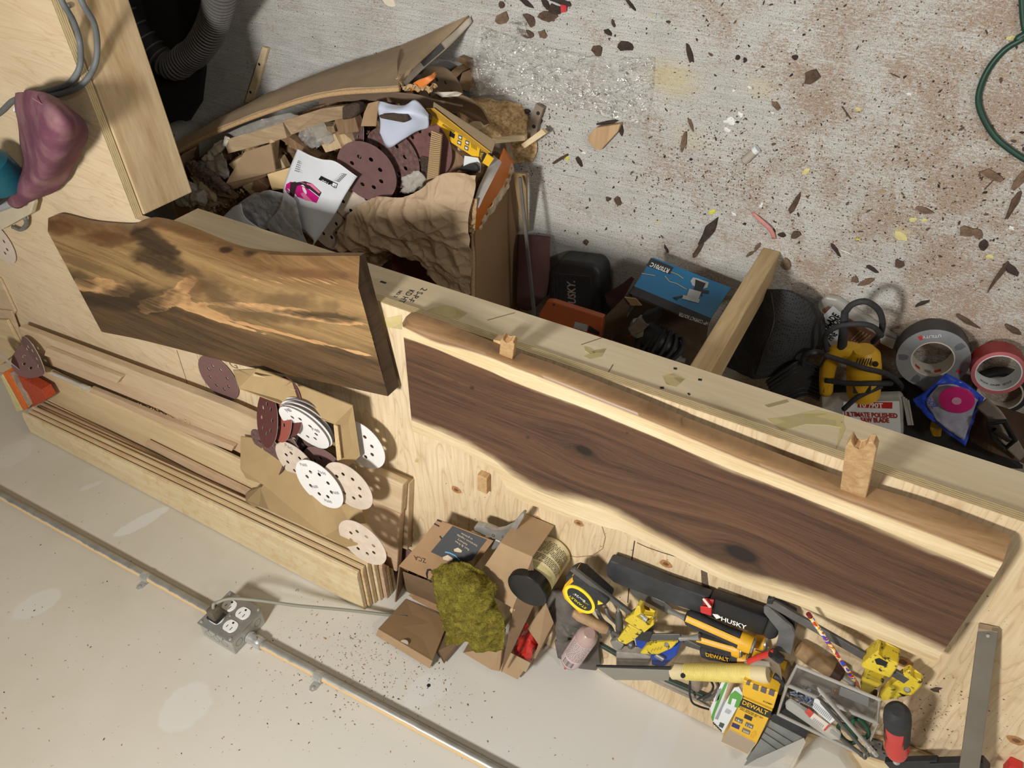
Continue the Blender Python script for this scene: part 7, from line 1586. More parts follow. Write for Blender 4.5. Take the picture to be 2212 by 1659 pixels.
meshob('torn_edge', sheet_bm([[Z(1104, 352, .09), Z(1086, 404, .15), Z(1050, 462, .21), Z(1016, 508, .25)], [Z(1112, 368, .07), Z(1094, 412, .13), Z(1056, 472, .19), Z(1022, 516, .24)]], 50, 2, .003, .005, 70, 9), plain((196, 176, 148), .9, 0, .2, 200, name='torn_paper'), tb)
meshob('orange_scrap', sheet_bm([[Z(880, 188, .26), Z(905, 172, .27), Z(925, 165, .27), Z(940, 154, .25)], [Z(890, 196, .26), Z(915, 188, .27), Z(935, 172, .27), Z(944, 160, .25)]], 14, 4, .002, .005, 30, 4), plain((214, 124, 56), .5, 0, .15, 40, name='orange_scrap'), tb, smooth='all')
meshob('torn_fibres', sheet_bm([[Z(860, 190, .28), Z(890, 197, .27), Z(925, 196, .26), Z(948, 190, .24)], [Z(862, 178, .29), Z(890, 188, .28), Z(920, 190, .27), Z(940, 180, .25)]], 40, 4, .002, .008, 70, 4, creases=1), M_K3, tb)
# bed of dust and scraps that fills the box
bed = [[Z(372, 430, .19), Z(420, 350, .20), Z(520, 290, .21), Z(700, 225, .21), Z(860, 205, .20)],
       [Z(400, 470, .19), Z(480, 400, .21), Z(600, 330, .22), Z(760, 280, .22), Z(930, 240, .17)],
       [Z(480, 530, .18), Z(560, 460, .20), Z(680, 410, .21), Z(820, 360, .21), Z(1000, 300, .12)],
       [Z(600, 620, .12), Z(680, 520, .16), Z(800, 460, .18), Z(930, 420, .18), Z(1085, 345, .09)],
       [Z(720, 720, .06), Z(800, 600, .07), Z(880, 540, .09), Z(980, 500, .13), Z(1020, 480, .17)]]
tbd = NT('sawdust_bed'); nb = tbd.noise(tbd.coord(), 26, 5, .7); tbd.col(tbd.ramp(nb, [(.35, rgb(64, 50, 38)), (.5, rgb(132, 104, 74)), (.64, rgb(196, 164, 118))])); tbd.bump(nb, .5, .004); tbd = tbd.set(.95)
meshob('sawdust_bed', sheet_bm(bed, 50, 50, 0, .018, 16, 11), tbd, tb, kind='stuff', smooth='all')
meshob('box_floor', prism_bm([V(.85, .8, .01), V(1.9, .9, .01), V(1.9, 1.4, .01), V(.85, 1.4, .01)], (0, 0, -.008)), M_K2, tb)
# spilled sawdust mound at the open corner
mound = [[Z(1020, 210, .01), Z(1070, 215, .006), Z(1125, 225, .002)], [Z(985, 235, .07), Z(1060, 250, .06), Z(1150, 270, .003)], [Z(1000, 280, .07), Z(1075, 300, .05), Z(1160, 320, .003)], [Z(1060, 320, .05), Z(1110, 350, .01), Z(1150, 350, .002)]]
tsd = NT('pale_sawdust'); ns = tsd.noise(tsd.coord(), 120, 4, .7); tsd.col(tsd.ramp(ns, [(.35, rgb(150, 118, 78)), (.55, rgb(202, 170, 122)), (.7, rgb(222, 194, 148))])); tsd.bump(ns, .5, .002); tsd = tsd.set(.95)
meshob('sawdust', sheet_bm(mound, 30, 30, 0, .008, 26, 3), tsd, label='pale sawdust mound spilling from the open corner of the trash box', cat='sawdust', kind='stuff', smooth='all')
# ---- trash items
def R3(x, y, z=0): return Z(350 + .1585 * x, 160 + .1585 * y, z)       # left half crop
def R4(x, y, z=0): return Z(700 + .1899 * x, 180 + .1899 * y, z)       # right half crop
G_T = None
def scrap(name, fn, pts, z, th, mat, label, cat, bv=.0008, parent=None): return poly(fn, pts, z, th, mat, name, parent, bv, label, cat)
M_WS = wood((210, 188, 150), (176, 150, 114), ax='y', scale=1.2, name='scrap_wood'); M_WD = wood((150, 122, 90), (108, 82, 58), ax='y', scale=1.3, name='dark_scrap_wood')
M_BRK = plain((104, 88, 76), .9, 0, .45, 160, bump=1.0, name='tree_bark'); M_BRKD = plain((66, 52, 42), .9, 0, .4, 160, bump=1.0, name='dark_bark')
scrap('wood_strip', R3, [(840, 905, .30), (1640, 650, .30), (1700, 870, .29), (900, 1085, .29)], .30, .018, wood((190, 168, 134), (154, 130, 98), ax='x', ang=.4, name='dusty_strip'), 'flat pale wood strip with a dark stain lying across the left of the trash', 'wood strip')
scrap('wood_strip', R3, [(1640, 640, .31), (2180, 470, .30), (2600, 420, .29), (2650, 560, .28), (2208, 660, .285), (1760, 830, .30)], .30, .016, wood((180, 158, 126), (136, 110, 82), ax='x', ang=.4, name='bark_edged_strip'), 'bark edged wood strip continuing to the right of the stained one', 'wood strip')
scrap('bark_piece', R4, [(200, 270, .305), (330, 225, .30), (400, 240, .30), (400, 330, .295), (330, 400, .295), (200, 420, .30)], .30, .02, M_BRKD, 'dark charred looking bark end near the box rim', 'bark', .003)
scrap('kraft_paper', R3, [(920, 1400, .29), (1120, 1060, .30), (1480, 950, .31), (1540, 1330, .30), (860, 1500, .28)], .30, .006, plain((162, 136, 104), .8, 0, .08, 20, name='folded_kraft'), 'folded brown kraft paper packet left of the white pouch', 'paper', .001)
scrap('kraft_paper', R3, [(840, 1500, .28), (1400, 1350, .29), (1430, 1390, .28), (960, 1580, .27)], .28, .006, plain((140, 110, 80), .8, 0, .1, 20, name='folded_kraft'), 'lower folded edge of brown kraft paper', 'paper', .001)
scrap('thin_veneer', R3, [(1430, 1365, .295), (1760, 1270, .30), (1700, 1560, .29), (1500, 1585, .285)], .29, .004, wood((232, 206, 156), (214, 184, 132), name='pale_veneer'), 'bright pale veneer square beside the white pouch', 'wood offcut')
bks = empty('bark_stick', R3(660, 1400, .25), 'rough bark covered stick along the left side of the trash', 'bark')
meshob('wood_core', prism_bm([R3(325, 1240, .275), R3(420, 1400, .27), R3(760, 1660, .27), R3(1000, 1700, .27), R3(1000, 1660, .27), R3(520, 1300, .275)], (0, 0, -.012)), M_WD, bks)
meshob('bark', sheet_bm([[R3(345, 1225, .275), R3(460, 1390, .28), R3(640, 1530, .28), R3(800, 1640, .28)], [R3(380, 1190, .29), R3(520, 1320, .30), R3(720, 1460, .30), R3(900, 1600, .30)], [R3(440, 1170, .28), R3(600, 1270, .285), R3(830, 1440, .285), R3(1000, 1640, .285)]], 60, 12, .004, .006, 60, 7, creases=1), M_BRK, bks)
def film_mat(name, c, op, gl, rough, sc_, dist):
    t = NT(name); nn1 = t.noise(t.coord((1, 1.8, 1), (0, 0, .5)), sc_, 4, .65, 1.5)
    tr = t.new('ShaderNodeBsdfTransparent'); df = t.new('ShaderNodeBsdfDiffuse'); df.inputs[0].default_value = c; gs = t.new('ShaderNodeBsdfGlossy'); gs.inputs['Roughness'].default_value = rough
    b = t.new('ShaderNodeBump'); b.inputs['Strength'].default_value = 1; b.inputs['Distance'].default_value = dist; t.lk(nn1, b.inputs['Height']); t.lk(b.outputs[0], gs.inputs['Normal'])
    m1 = t.new('ShaderNodeMixShader'); m1.inputs[0].default_value = op; t.lk(tr.outputs[0], m1.inputs[1]); t.lk(df.outputs[0], m1.inputs[2])
    m2 = t.new('ShaderNodeMixShader'); m2.inputs[0].default_value = gl
    if gl > .29:
        rn = t.noise(t.coord((1, 2.6, 1), (0, 0, .6)), 70, 3, .6, 1.2); t.lk(t.ramp(rn, [(.53, .05), (.6, .75)]), m2.inputs[0])
    t.lk(m1.outputs[0], m2.inputs[1]); t.lk(gs.outputs[0], m2.inputs[2])
    t.lk(m2.outputs[0], t.n['Material Output'].inputs[0]); return t.m
M_FILM = film_mat('clear_film', rgb(214, 210, 200), .22, .26, .18, 60, .012); M_FILMW = film_mat('cloudy_film', rgb(208, 202, 188), .5, .22, .2, 60, .01)
meshob('plastic_bag', sheet_bm([[R3(150, 1600, .24), R3(240, 1500, .27), R3(330, 1420, .27)], [R3(200, 1760, .26), R3(400, 1660, .30), R3(540, 1560, .28)], [R3(460, 1800, .26), R3(600, 1760, .28), R3(640, 1640, .27)]], 24, 24, .001, .012, 26, 2, creases=1), M_FILMW, label='crumpled clear plastic bag at the left edge of the trash', cat='plastic bag', smooth='all')
meshob('crumpled_paper', sheet_bm([[R3(400, 1390, .25), R3(560, 1450, .26), R3(700, 1560, .26)], [R3(440, 1560, .26), R3(620, 1620, .28), R3(760, 1720, .27)], [R3(560, 1800, .24), R3(760, 1800, .25), R3(900, 1820, .24)]], 20, 20, .002, .010, 24, 8, creases=1), plain((168, 152, 122), .8, 0, .1, 30, name='tan_paper'), label='crumpled tan paper below the bark stick', cat='paper', smooth='all')
meshob('white_paper', sheet_bm([[R3(540, 1160, .28), R3(700, 1000, .29), R3(860, 840, .29)], [R3(600, 1180, .28), R3(760, 1060, .30), R3(920, 880, .30)], [R3(700, 1160, .27), R3(800, 1040, .28), R3(900, 1020, .28)]], 16, 16, .001, .008, 30, 8, creases=1), plain((208, 200, 186), .6, 0, .06, 40, name='white_tissue'), label='torn white paper strip near the left rim', cat='paper', smooth='all')
meshob('plastic_film', sheet_bm([[R3(500, 1180, .27), R3(640, 1170, .28), R3(830, 1060, .29)], [R3(600, 1300, .27), R3(740, 1300, .285), R3(900, 1250, .28)], [R3(760, 1400, .26), R3(860, 1420, .27), R3(930, 1400, .27)]], 18, 18, .001, .006, 26, 3, creases=1), M_FILMW, label='cloudy plastic film between bark stick and kraft paper', cat='plastic film', smooth='all')
meshob('plastic_film', sheet_bm([[R3(880, 800, .30), R3(1300, 640, .30), R3(1750, 520, .30)], [R3(1000, 850, .29), R3(1360, 760, .31), R3(1900, 580, .30)]], 24, 8, .001, .006, 30, 3, creases=1), M_FILM, label='shiny clear film tucked under the box rim', cat='plastic film', smooth='all')
meshob('plastic_film', sheet_bm([[R3(1850, 760, .28), R3(2000, 700, .29), R3(2200, 640, .28)], [R3(1900, 900, .27), R3(2060, 860, .29), R3(2300, 800, .28)], [R3(2000, 1000, .26), R3(2160, 980, .28), R3(2350, 900, .27)]], 20, 20, .001, .010, 30, 4, creases=1), M_FILM, label='glossy crinkled clear film above the white pouch', cat='plastic film', smooth='all')
rnd = random.Random(31)
for (fn, x, y, z, L_, W_, a, m, l) in ((R3, 1100, 1180, .27, .05, .03, .5, M_WS, 'small pale block behind the kraft paper'), (R3, 1560, 1010, .28, .07, .014, 1.2, M_WS, 'short pale slat standing behind the kraft paper'), (R3, 1620, 1200, .26, .05, .04, .2, M_WS, 'pale wood block with a black speck left of the pouch'),
        (R3, 1300, 1520, .25, .04, .05, .8, M_WS, 'light wood block half under the foil bag'), (R3, 1400, 1490, .26, .05, .035, .9, wood((140, 106, 74), (96, 70, 46), ax='y', scale=3, name='striped_scrap'), 'dark striped wood block beside the light one'), (R3, 1900, 930, .27, .12, .022, -.5, M_WD, 'dark slat running under the white pouch top'),
        (R4, 130, 640, .26, .055, .035, .4, M_WS, 'pale block above the maroon discs'), (R4, 330, 620, .25, .05, .03, -.3, M_WS, 'chipped pale block beside the maroon discs'), (R4, 60, 520, .25, .06, .04, .1, M_WS, 'pale block near the stained strip end'),
        (R4, 320, 440, .26, .06, .04, .3, M_WD, 'striped brown block under the cardboard curl'), (R4, 1460, 860, .22, .07, .05, .9, M_WD, 'brown block leaning on the yellow carton'), (R4, 1500, 720, .20, .06, .04, -.2, M_WS, 'pale block under the yellow carton'),
        (R4, 900, 90, .17, .05, .03, .2, M_WD, 'dark scrap by the torn rim'), (R4, 2000, 760, .05, .07, .06, .2, wood((170, 148, 124), (130, 108, 86), ax='x', name='grain_block'), 'grey brown block outside the torn corner')):
    block('wood_scrap', fn(x, y, z - .012), (L_, W_, .022), a, m, l, 'wood offcut', tilt=RX(rnd.uniform(-.3, .1)) @ RY(rnd.uniform(-.2, .2)))
scrap('cardboard_curl', R4, [(500, 230, .30), (620, 200, .30), (590, 490, .28), (415, 490, .28), (455, 330, .29)], .29, .003, M_C2, 'curled tan cardboard strip left of the white sheet', 'cardboard')
# long wood offcut and sticks at the open corner
block('pine_offcut', R4(1720, 480, .09), (.075, .022, .026), .55, M_PINE, 'pale pine offcut sitting in the sawdust behind the yellow carton', 'wood offcut')
scrap('pine_stick', lambda x, y, z: Z(1000 + .1808 * x, 100 + .1808 * y, z), [(340, 1105, .10), (735, 1068, .05), (742, 1130, .05), (380, 1165, .10)], .10, .012, M_PINE, 'pale square stick pointing out of the torn corner', 'wood strip')
scrap('pine_stick', lambda x, y, z: Z(1000 + .1808 * x, 100 + .1808 * y, z), [(690, 1175, .065), (940, 990, .045), (995, 1045, .045), (735, 1220, .065)], .05, .012, M_PINE, 'second pale square stick crossing the grey bracket', 'wood strip')
brk = empty('drilled_bracket', Z(1155, 280, .002), 'grey weathered wood bracket with two holes beside the plastic sheet', 'bracket')
FB = lambda x, y, z: Z(1000 + .1808 * x, 100 + .1808 * y, z)
poly(FB, [(868, 685), (962, 742), (905, 900), (880, 1030), (850, 1110), (750, 1100), (780, 950), (830, 790)], .018, .012, plain((136, 122, 104), .8, 0, .15, 40, name='weathered_wood'), 'bracket_body', brk, .001)
for (x, y) in ((898, 800), (848, 958)): q = FB(x, y, .0184); meshob('hole', lathe_bm([(0, .0045), (1, .0045)], q, q + V(0, 0, .0006), 12), M_DARK, brk)
# offcuts seen in the dark mouth between flap and plastic
FD = lambda x, y, z: Z(850 + .1356 * x, .1356 * y, z)
scrap('wood_scrap', FD, [(1045, 900), (1280, 985), (1270, 1120), (1000, 965)], .02, .018, M_WD, 'brown offcut in the shadow of the big flap', 'wood offcut')
scrap('wood_scrap', FD, [(1000, 1065), (1100, 1140), (990, 1250), (890, 1160)], .05, .048, wood((146, 118, 86), (110, 86, 60), name='dim_block'), 'small square block end in the shadow of the big flap', 'wood offcut')
scrap('wood_scrap', FD, [(1090, 1160), (1200, 1120), (1260, 1200), (1220, 1460), (1010, 1420)], .05, .045, wood((150, 122, 88), (112, 88, 62), name='dim_block2'), 'tapered block partly under the clear plastic sheet', 'wood offcut')
disc((952, 203), .05, (.0, .0, 1), plain((150, 126, 100), .85, 0, .1, 40, name='tan_disc'), 'tan disc in the dark under the inner flap of the trash box', name='sanding_disc')
# white pouch with silver foil inside
pch = empty('white_pouch', R4(0, 1300, .27), 'torn white pouch with a magenta mask picture and silver foil inside lying on the trash', 'pouch')
def R5(x, y, z=.0): return Z(300 + .3617 * x, .3617 * y, z)
M_PW = plain((218, 222, 226), .35, 0, .03, 20, name='white_pouch'); M_FOIL = NT('silver_foil'); nf = M_FOIL.noise(M_FOIL.coord(), 24, 3, .6, 1); M_FOIL.col(M_FOIL.ramp(nf, [(.4, rgb(206, 210, 214)), (.6, rgb(244, 246, 248))])); M_FOIL.bump(nf, .3, .003); M_FOIL = M_FOIL.set(.16, .45, 1.0)
def pz(x, y): return .315 - abs(x - 1080) * .00006
prw = [[(950, 890), (1000, 915), (1090, 950), (1180, 965), (1305, 1055)], [(920, 960), (1010, 1000), (1080, 1010), (1180, 1020), (1290, 1075)], [(880, 1080), (960, 1090), (1040, 1110), (1140, 1130), (1230, 1170)],
       [(870, 1160), (960, 1180), (1030, 1200), (1110, 1230), (1180, 1265)], [(930, 1240), (980, 1260), (1030, 1280), (1090, 1310), (1130, 1340)], [(980, 1380), (1010, 1400), (1030, 1420), (1045, 1440), (1030, 1478)]]
prw = [[R5(x, y, .31 + .009 * math.sin(math.pi * j / 4) - .002 * i) for j, (x, y) in enumerate(r)] for i, r in enumerate(prw)]
pfo = meshob('pouch_front', sheet_bm(prw, 30, 40, .002, .002, 20, 5), M_PW, pch, smooth='all')
from mathutils.bvhtree import BVHTree
_pb = BVHTree.FromPolygons([v.co + WL[pfo] for v in pfo.data.vertices], [tuple(q.vertices) for q in pfo.data.polygons])
def pnear(x, y):
    t = R5(x, y, .31); d = (t - CAM).normalized(); h = _pb.ray_cast(CAM, d)
    return (h[0] if h[0] is not None else t) - d * .0012
npc = (CAM - R5(1060, 1100, .31)).normalized()
def pflat(pts, mat, nm, l=.0): return meshob(nm, prism_bm([pnear(x, y) + npc * l for x, y in pts], -npc * .0008), mat, pch)
M_MG = plain((196, 30, 122), .3, 0, .06, 30, name='magenta_print'); M_PK = plain((224, 120, 160), .3, 0, .05, 30, name='pink_print'); M_DP = plain((56, 40, 46), .4, 0, .1, 30, name='dark_print')
pflat([(874, 1130), (880, 1100), (905, 1085), (925, 1090), (920, 1150), (895, 1175)], M_MG, 'mask_print'); pflat([(905, 1090), (935, 1085), (945, 1110), (925, 1180), (900, 1165)], M_DP, 'mask_print', .0006)
pflat([(935, 1090), (990, 1083), (1030, 1095), (1090, 1150), (1078, 1175), (1020, 1130), (940, 1110)], M_DP, 'mask_print', .0004)
pflat([(935, 1115), (960, 1105), (1010, 1128), (1075, 1180), (1060, 1212), (1000, 1195), (945, 1175), (930, 1150)], M_MG, 'mask_print', .0010)
pflat([(965, 1155), (985, 1150), (1040, 1205), (990, 1195)], M_PK, 'mask_print', .0016)
pflat([(960, 1088), (1035, 1098), (1085, 1150), (1075, 1155), (1020, 1108)], M_PK, 'mask_print', .0012)
pflat([(1088, 1050), (1188, 1098), (1178, 1125), (1072, 1072)], M_BLK, 'black_panel', .0006)
pflat([(1160, 1090), (1184, 1100), (1176, 1120), (1152, 1108)], M_CWH, 'white_square', .001)
text('P100', pnear(1150, 1100) + npc * .001, pnear(1095, 1072) + npc * .001, npc, M_CWH, pch, .006)
text('2', pnear(1177, 1112) + npc * .0014, pnear(1166, 1106) + npc * .0014, npc, M_BLK, pch, .006)
for k in range(6): text('filtre jetable pour particules', pnear(1240 - 8 * k, 1040 + 8 * k) + npc * .0006, pnear(950 - 4 * k, 955 + 12 * k if k else 958) + npc * .0006, npc, M_DP, pch, .0035)
text('Multi', pnear(1010, 1382) + npc * .0006, pnear(975, 1364) + npc * .0006, npc, M_DP, pch, .007)
meshob('foil_inside', sheet_bm([[R5(560, 1250, .29), R5(640, 1180, .31), R5(780, 1135, .32), R5(870, 1160, .315)], [R5(600, 1300, .28), R5(700, 1240, .29), R5(800, 1220, .30), R5(900, 1230, .31)], [R5(730, 1380, .28), R5(780, 1360, .29), R5(830, 1330, .30), R5(940, 1250, .32)]], 30, 30, .001, .006, 14, 3, creases=2), M_FOIL, pch)
meshob('foil_flap', sheet_bm([[R5(870, 1140, .325), R5(840, 1240, .325), R5(770, 1340, .31), R5(800, 1390, .30)], [R5(930, 1200, .33), R5(900, 1290, .33), R5(860, 1370, .32), R5(870, 1420, .31)], [R5(950, 1250, .325), R5(965, 1350, .325), R5(990, 1430, .31), R5(1020, 1478, .30)]], 24, 24, .001, .004, 12, 8, creases=2), M_FOIL, pch)
meshob('white_flap', sheet_bm([[R5(490, 1310, .31), R5(560, 1240, .31), R5(610, 1215, .31)], [R5(492, 1352, .31), R5(600, 1330, .315), R5(640, 1300, .31)], [R5(500, 1355, .30), R5(620, 1370, .305), R5(740, 1372, .30)]], 16, 12, .0015, .002, 20, 4), M_PW, pch, smooth='all')
# discs in the trash
disc((792, 372), .285, (-.15, .12, .95), plain((106, 77, 75), .85, 0, .14, 40, name='trash_maroon'), 'big maroon disc with plugged holes lying right of the white pouch', curl=-.016, cang=.8, r=1.18)
disc((766, 432), .262, (-.1, .1, .95), M_BKD, 'tan backed disc half under the white pouch', curl=.006, r=1.12)
disc((848, 342), .252, (0, .12, 1), M_ABU, 'paint flecked maroon disc under the blue white sheet', r=1.15)
disc((918, 318), .245, (.0, .05, 1), plain((112, 76, 74), .9, 0, .2, 60, name='flecked_maroon'), 'white edged maroon disc behind the corrugated strip', r=1.1)
disc((762, 300), .25, (.5, -.3, .8), M_ABU, 'small torn maroon disc edge above the flecked ones')
disc((898, 590), .10, (0, -.1, 1), M_ABD, 'dark disc deep in the shadow below the kraft paper', r=1.3)
disc((720, 500), .24, (0, 0, 1), M_AB, 'dim disc below the tip of the white pouch', r=1.1)
disc((706, 484), .252, (.05, 0, 1), M_BKD, 'dim tan disc edge peeping out below the white pouch', r=1.1)
M_BWP = plain((196, 204, 222), .6, 0, .03, 20, name='blue_white_paper')
meshob('white_sheet', sheet_bm([[R4(635, 205, .30), R4(900, 260, .31), R4(1040, 195, .30), R4(1190, 350, .29)], [R4(620, 290, .31), R4(800, 330, .33), R4(1000, 340, .325), R4(1190, 400, .30)], [R4(650, 420, .30), R4(820, 430, .31), R4(1000, 440, .31), R4(1180, 510, .29)], [R4(640, 560, .29), R4(720, 730, .285), R4(900, 640, .29), R4(1060, 530, .285)]], 30, 24, .0008, .003, 16, 3), M_BWP, label='folded bluish white paper sheet with a bark chip on it', cat='paper', smooth='all')
scrap('bark_piece', R4, [(610, 370, .335), (780, 340, .335), (940, 360, .335), (960, 430, .33), (900, 450, .33), (640, 400, .335)], .335, .010, M_BRKD, 'dark bark piece resting on the bluish white sheet', 'bark', .002)
# yellow printed carton
yc_ = empty('yellow_carton', R4(1550, 600, .2), 'long narrow yellow and black printed carton lying open on the trash', 'carton')
o, n, ps = face(R4, [(1240, 365, .25), (1850, 800, .23), (1930, 858, .23), (1870, 948, .22), (1200, 512, .25)], M_DWY, 'yellow_side', yc_, .002)
yo = lambda x, y, l=.0006: onf(R4, x, y, ps, n, l)
flat('black_panel', [yo(x, y, 0) for x, y in ((1775, 745), (1852, 800), (1800, 900), (1755, 870))], n, M_BLKP, yc_); text('DEWALT', yo(1788, 880, .0012), yo(1822, 770, .0012), n, M_DWY, yc_, .007)
flat('black_square', [yo(x, y, 0) for x, y in ((1436, 540), (1492, 582), (1480, 628), (1424, 596))], n, M_BLK, yc_)
for (x, y) in ((1530, 580), (1520, 640), (1610, 640), (1600, 700)):
    flat('pictogram', [yo(x, y, 0), yo(x + 46, y + 22, 0), yo(x + 40, y + 70, 0), yo(x - 6, y + 46, 0)], n, plain((96, 90, 84), .5, name='grey_badge2'), yc_); flat('pictogram_mark', [yo(x + 8, y + 18, 0), yo(x + 36, y + 32, 0), yo(x + 30, y + 50, 0), yo(x + 4, y + 36, 0)], n, M_CWH, yc_, .0009)
strokes('outline', [(yo(1355, 462), yo(1490, 548)), (yo(1490, 548), yo(1484, 560)), (yo(1484, 560), yo(1350, 474)), (yo(1350, 474), yo(1355, 462))], .0012, n, M_BLK, yc_)
for k in range(4): text('metal cutting disc', yo(1690 + 16 * k, 730 + 10 * k), yo(1680 + 16 * k, 680 + 8 * k) if False else yo(1678 + 18 * k, 672 + 12 * k), n, M_BLK, yc_, .002)
face(R4, [(1160, 290, .27), (1245, 290, .27), (1890, 790, .245), (1850, 800, .232), (1240, 365, .252), (1180, 320, .26)], M_DW2, 'upper_side', yc_, .002)
o, n, ps = face(R4, [(1330, 365, .2545), (1620, 560, .247), (1600, 600, .242), (1325, 410, .249)], M_BLKP, 'badge_strip', yc_, .001)
face(R4, [(1245, 220, .27), (1950, 665, .25), (1905, 800, .235), (1240, 285, .265)], plain((138, 120, 94), .8, 0, .08, 30, name='inner_grey_card'), 'open_flap', yc_, .002)
# corrugated strip
cg = empty('corrugated_strip', R4(1260, 800, .26), 'narrow corrugated cardboard strip standing between discs and kraft paper', 'cardboard')
meshob('card_face', prism_bm([R4(1225, 535, .285), R4(1340, 585, .285), R4(1300, 1060, .275), R4(1170, 1100, .275)], (0, 0, -.004)), M_CBD, cg)
for k in range(24):
    t = (k + .5) / 24; a = R4(1225, 535, .287).lerp(R4(1170, 1100, .277), t); b = R4(1340, 585, .287).lerp(R4(1300, 1060, .277), t)
    meshob('flute', tube_bm([a, b], .0016, 6), M_CBI, cg)
scrap('label_card', R4, [(1595, 825, .24), (1750, 850, .24), (1782, 930, .235), (1775, 1020, .23), (1580, 960, .235)], .24, .002, M_CWH, 'small white label card below the yellow carton', 'card')
scrap('black_lump', R4, [(1500, 990, .25), (1600, 940, .26), (1700, 920, .26), (1750, 980, .255), (1740, 1025, .25)], .255, .015, M_BLKR, 'dusty black rubber lump on the white label card', 'rubber', .004)
scrap('bark_piece', R4, [(1090, 830, .25), (1180, 850, .25), (1200, 1000, .245), (1160, 1090, .24), (1080, 930, .245)], .25, .012, M_BRKD, 'ragged dark bark between disc and corrugated strip', 'bark', .003)
meshob('plastic_film', sheet_bm([[R4(880, 1080, .25), R4(960, 1040, .26), R4(1080, 990, .25)], [R4(900, 1180, .25), R4(1000, 1150, .27), R4(1160, 1090, .25)], [R4(860, 1240, .24), R4(1000, 1220, .25), R4(1080, 1180, .24)]], 16, 16, .001, .012, 30, 4, creases=1), M_FILMW, label='cloudy crinkled film above the kraft paper', cat='plastic film', smooth='all')
# crumpled kraft paper
M_KR = plain((178, 154, 124), .75, 0, .06, 20, name='kraft_paper')
K = [[(740, 478, .27), (800, 428, .28), (880, 425, .30), (960, 376, .29), (1030, 378, .29)],
     [(732, 505, .27), (800, 470, .30), (880, 465, .32), (960, 430, .31), (1024, 420, .29)],
     [(728, 540, .26), (800, 505, .30), (880, 500, .31), (960, 480, .31), (1012, 470, .29)],
     [(760, 540, .26), (810, 540, .28), (870, 528, .28), (950, 530, .29), (1016, 540, .28)],
     [(790, 545, .25), (850, 545, .26), (900, 565, .26), (970, 590, .27), (1022, 640, .26)]]
meshob('kraft_sheet', sheet_bm([[Z(*p) for p in r] for r in K], 120, 100, .0012, .011, 13, 12, creases=2), M_KR, label='large crumpled brown kraft paper filling the right of the trash box', cat='paper')
meshob('kraft_sheet', sheet_bm([[Z(905, 560, .26), Z(960, 575, .27), Z(1000, 600, .27), Z(1020, 650, .26)], [Z(932, 600, .24), Z(955, 640, .24), Z(990, 665, .25), Z(1026, 690, .25)]], 60, 40, .0012, .008, 16, 5, creases=2), M_KR, label='lower tongue of crumpled kraft paper at the bench edge', cat='paper')
# ---- clear plastic sheet on the floor
PSH = [[(1035, 58, .004), (1090, 75, .006), (1170, 100, .004), (1255, 118, .004), (1320, 125, .004), (1412, 126, .003)],
       [(1025, 110, .03), (1080, 115, .02), (1170, 135, .008), (1250, 155, .006), (1330, 165, .006), (1410, 170, .004)],
       [(1022, 160, .05), (1075, 165, .02), (1170, 180, .008), (1250, 200, .008), (1330, 210, .008), (1405, 215, .005)],
       [(1035, 205, .04), (1100, 206, .01), (1180, 225, .004), (1255, 240, .006), (1330, 255, .006), (1395, 272, .003)]]
M_SHEET = film_mat('crinkled_clear_plastic', rgb(240, 236, 228), .16, .30, .28, 26, .012)
meshob('plastic_sheet', sheet_bm([[Z(p[0], p[1], p[2] + .008) for p in r] for r in PSH], 200, 80, 0, .006, 30, 14, creases=1), M_SHEET, label='crinkled clear plastic sheet lying on the concrete beside the trash box', cat='plastic sheet', smooth='all')
meshob('plastic_sheet', sheet_bm([[Z(1100, 50, .01), Z(1125, 30, .02), Z(1130, 60, .012)], [Z(1120, 78, .006), Z(1135, 75, .008), Z(1145, 82, .004)]], 12, 10, 0, .006, 30, 4, creases=1), M_SHEET, label='small clear plastic scrap beside the bark chips at top', cat='plastic sheet', smooth='all')
cup = Z(1025, 190, .05)
meshob('plastic_sheet', sheet_bm([[Z(1012, 130, .05), Z(1020, 170, .06), Z(1014, 205, .04)], [Z(1026, 128, .06), Z(1034, 170, .075), Z(1030, 206, .045)], [Z(1040, 130, .03), Z(1048, 170, .04), Z(1040, 205, .02)]], 16, 16, 0, .010, 24, 4, creases=1), M_SHEET, label='bunched edge of the clear plastic at the mouth of the big flap', cat='plastic sheet', smooth='all')
# ================================================================ floor debris
def chip(px, L, W_, ang, mat, label=None, group=None, z=.0, h=.006, seed=0, name='bark_chip', cat='bark chip', jag=.35, n=9):
    r = random.Random(seed * 77 + int(px[0])); c = Z(px[0], px[1], z); pts = []
    a0_, b0_ = Z(px[0], px[1], 0), Z(px[0] + 10 * math.cos(ang), px[1] + 10 * math.sin(ang), 0); th = math.atan2(b0_.y - a0_.y, b0_.x - a0_.x)
    for k in range(n):
        t = 2 * math.pi * k / n; q = 1 + r.uniform(-jag, jag * .5); x, y = math.cos(t) * L / 2 * q, math.sin(t) * W_ / 2 * q
        pts.append(c + V(x * math.cos(th) - y * math.sin(th), x * math.sin(th) + y * math.cos(th), r.uniform(.3, 1) * h))
    bm = bmesh.new(); top = [bm.verts.new(p) for p in pts]; bot = [bm.verts.new(V(p.x, p.y, z + .0002)) for p in pts]; cc_ = bm.verts.new(c + V(0, 0, h * 1.1))
    for k in range(n):
        bm.faces.new((top[k], top[(k + 1) % n], cc_)); bm.faces.new((bot[k], bot[(k + 1) % n], top[(k + 1) % n], top[k]))
    bm.faces.new(bot[::-1])
    return meshob(name, bm, mat, None, label, cat, group)
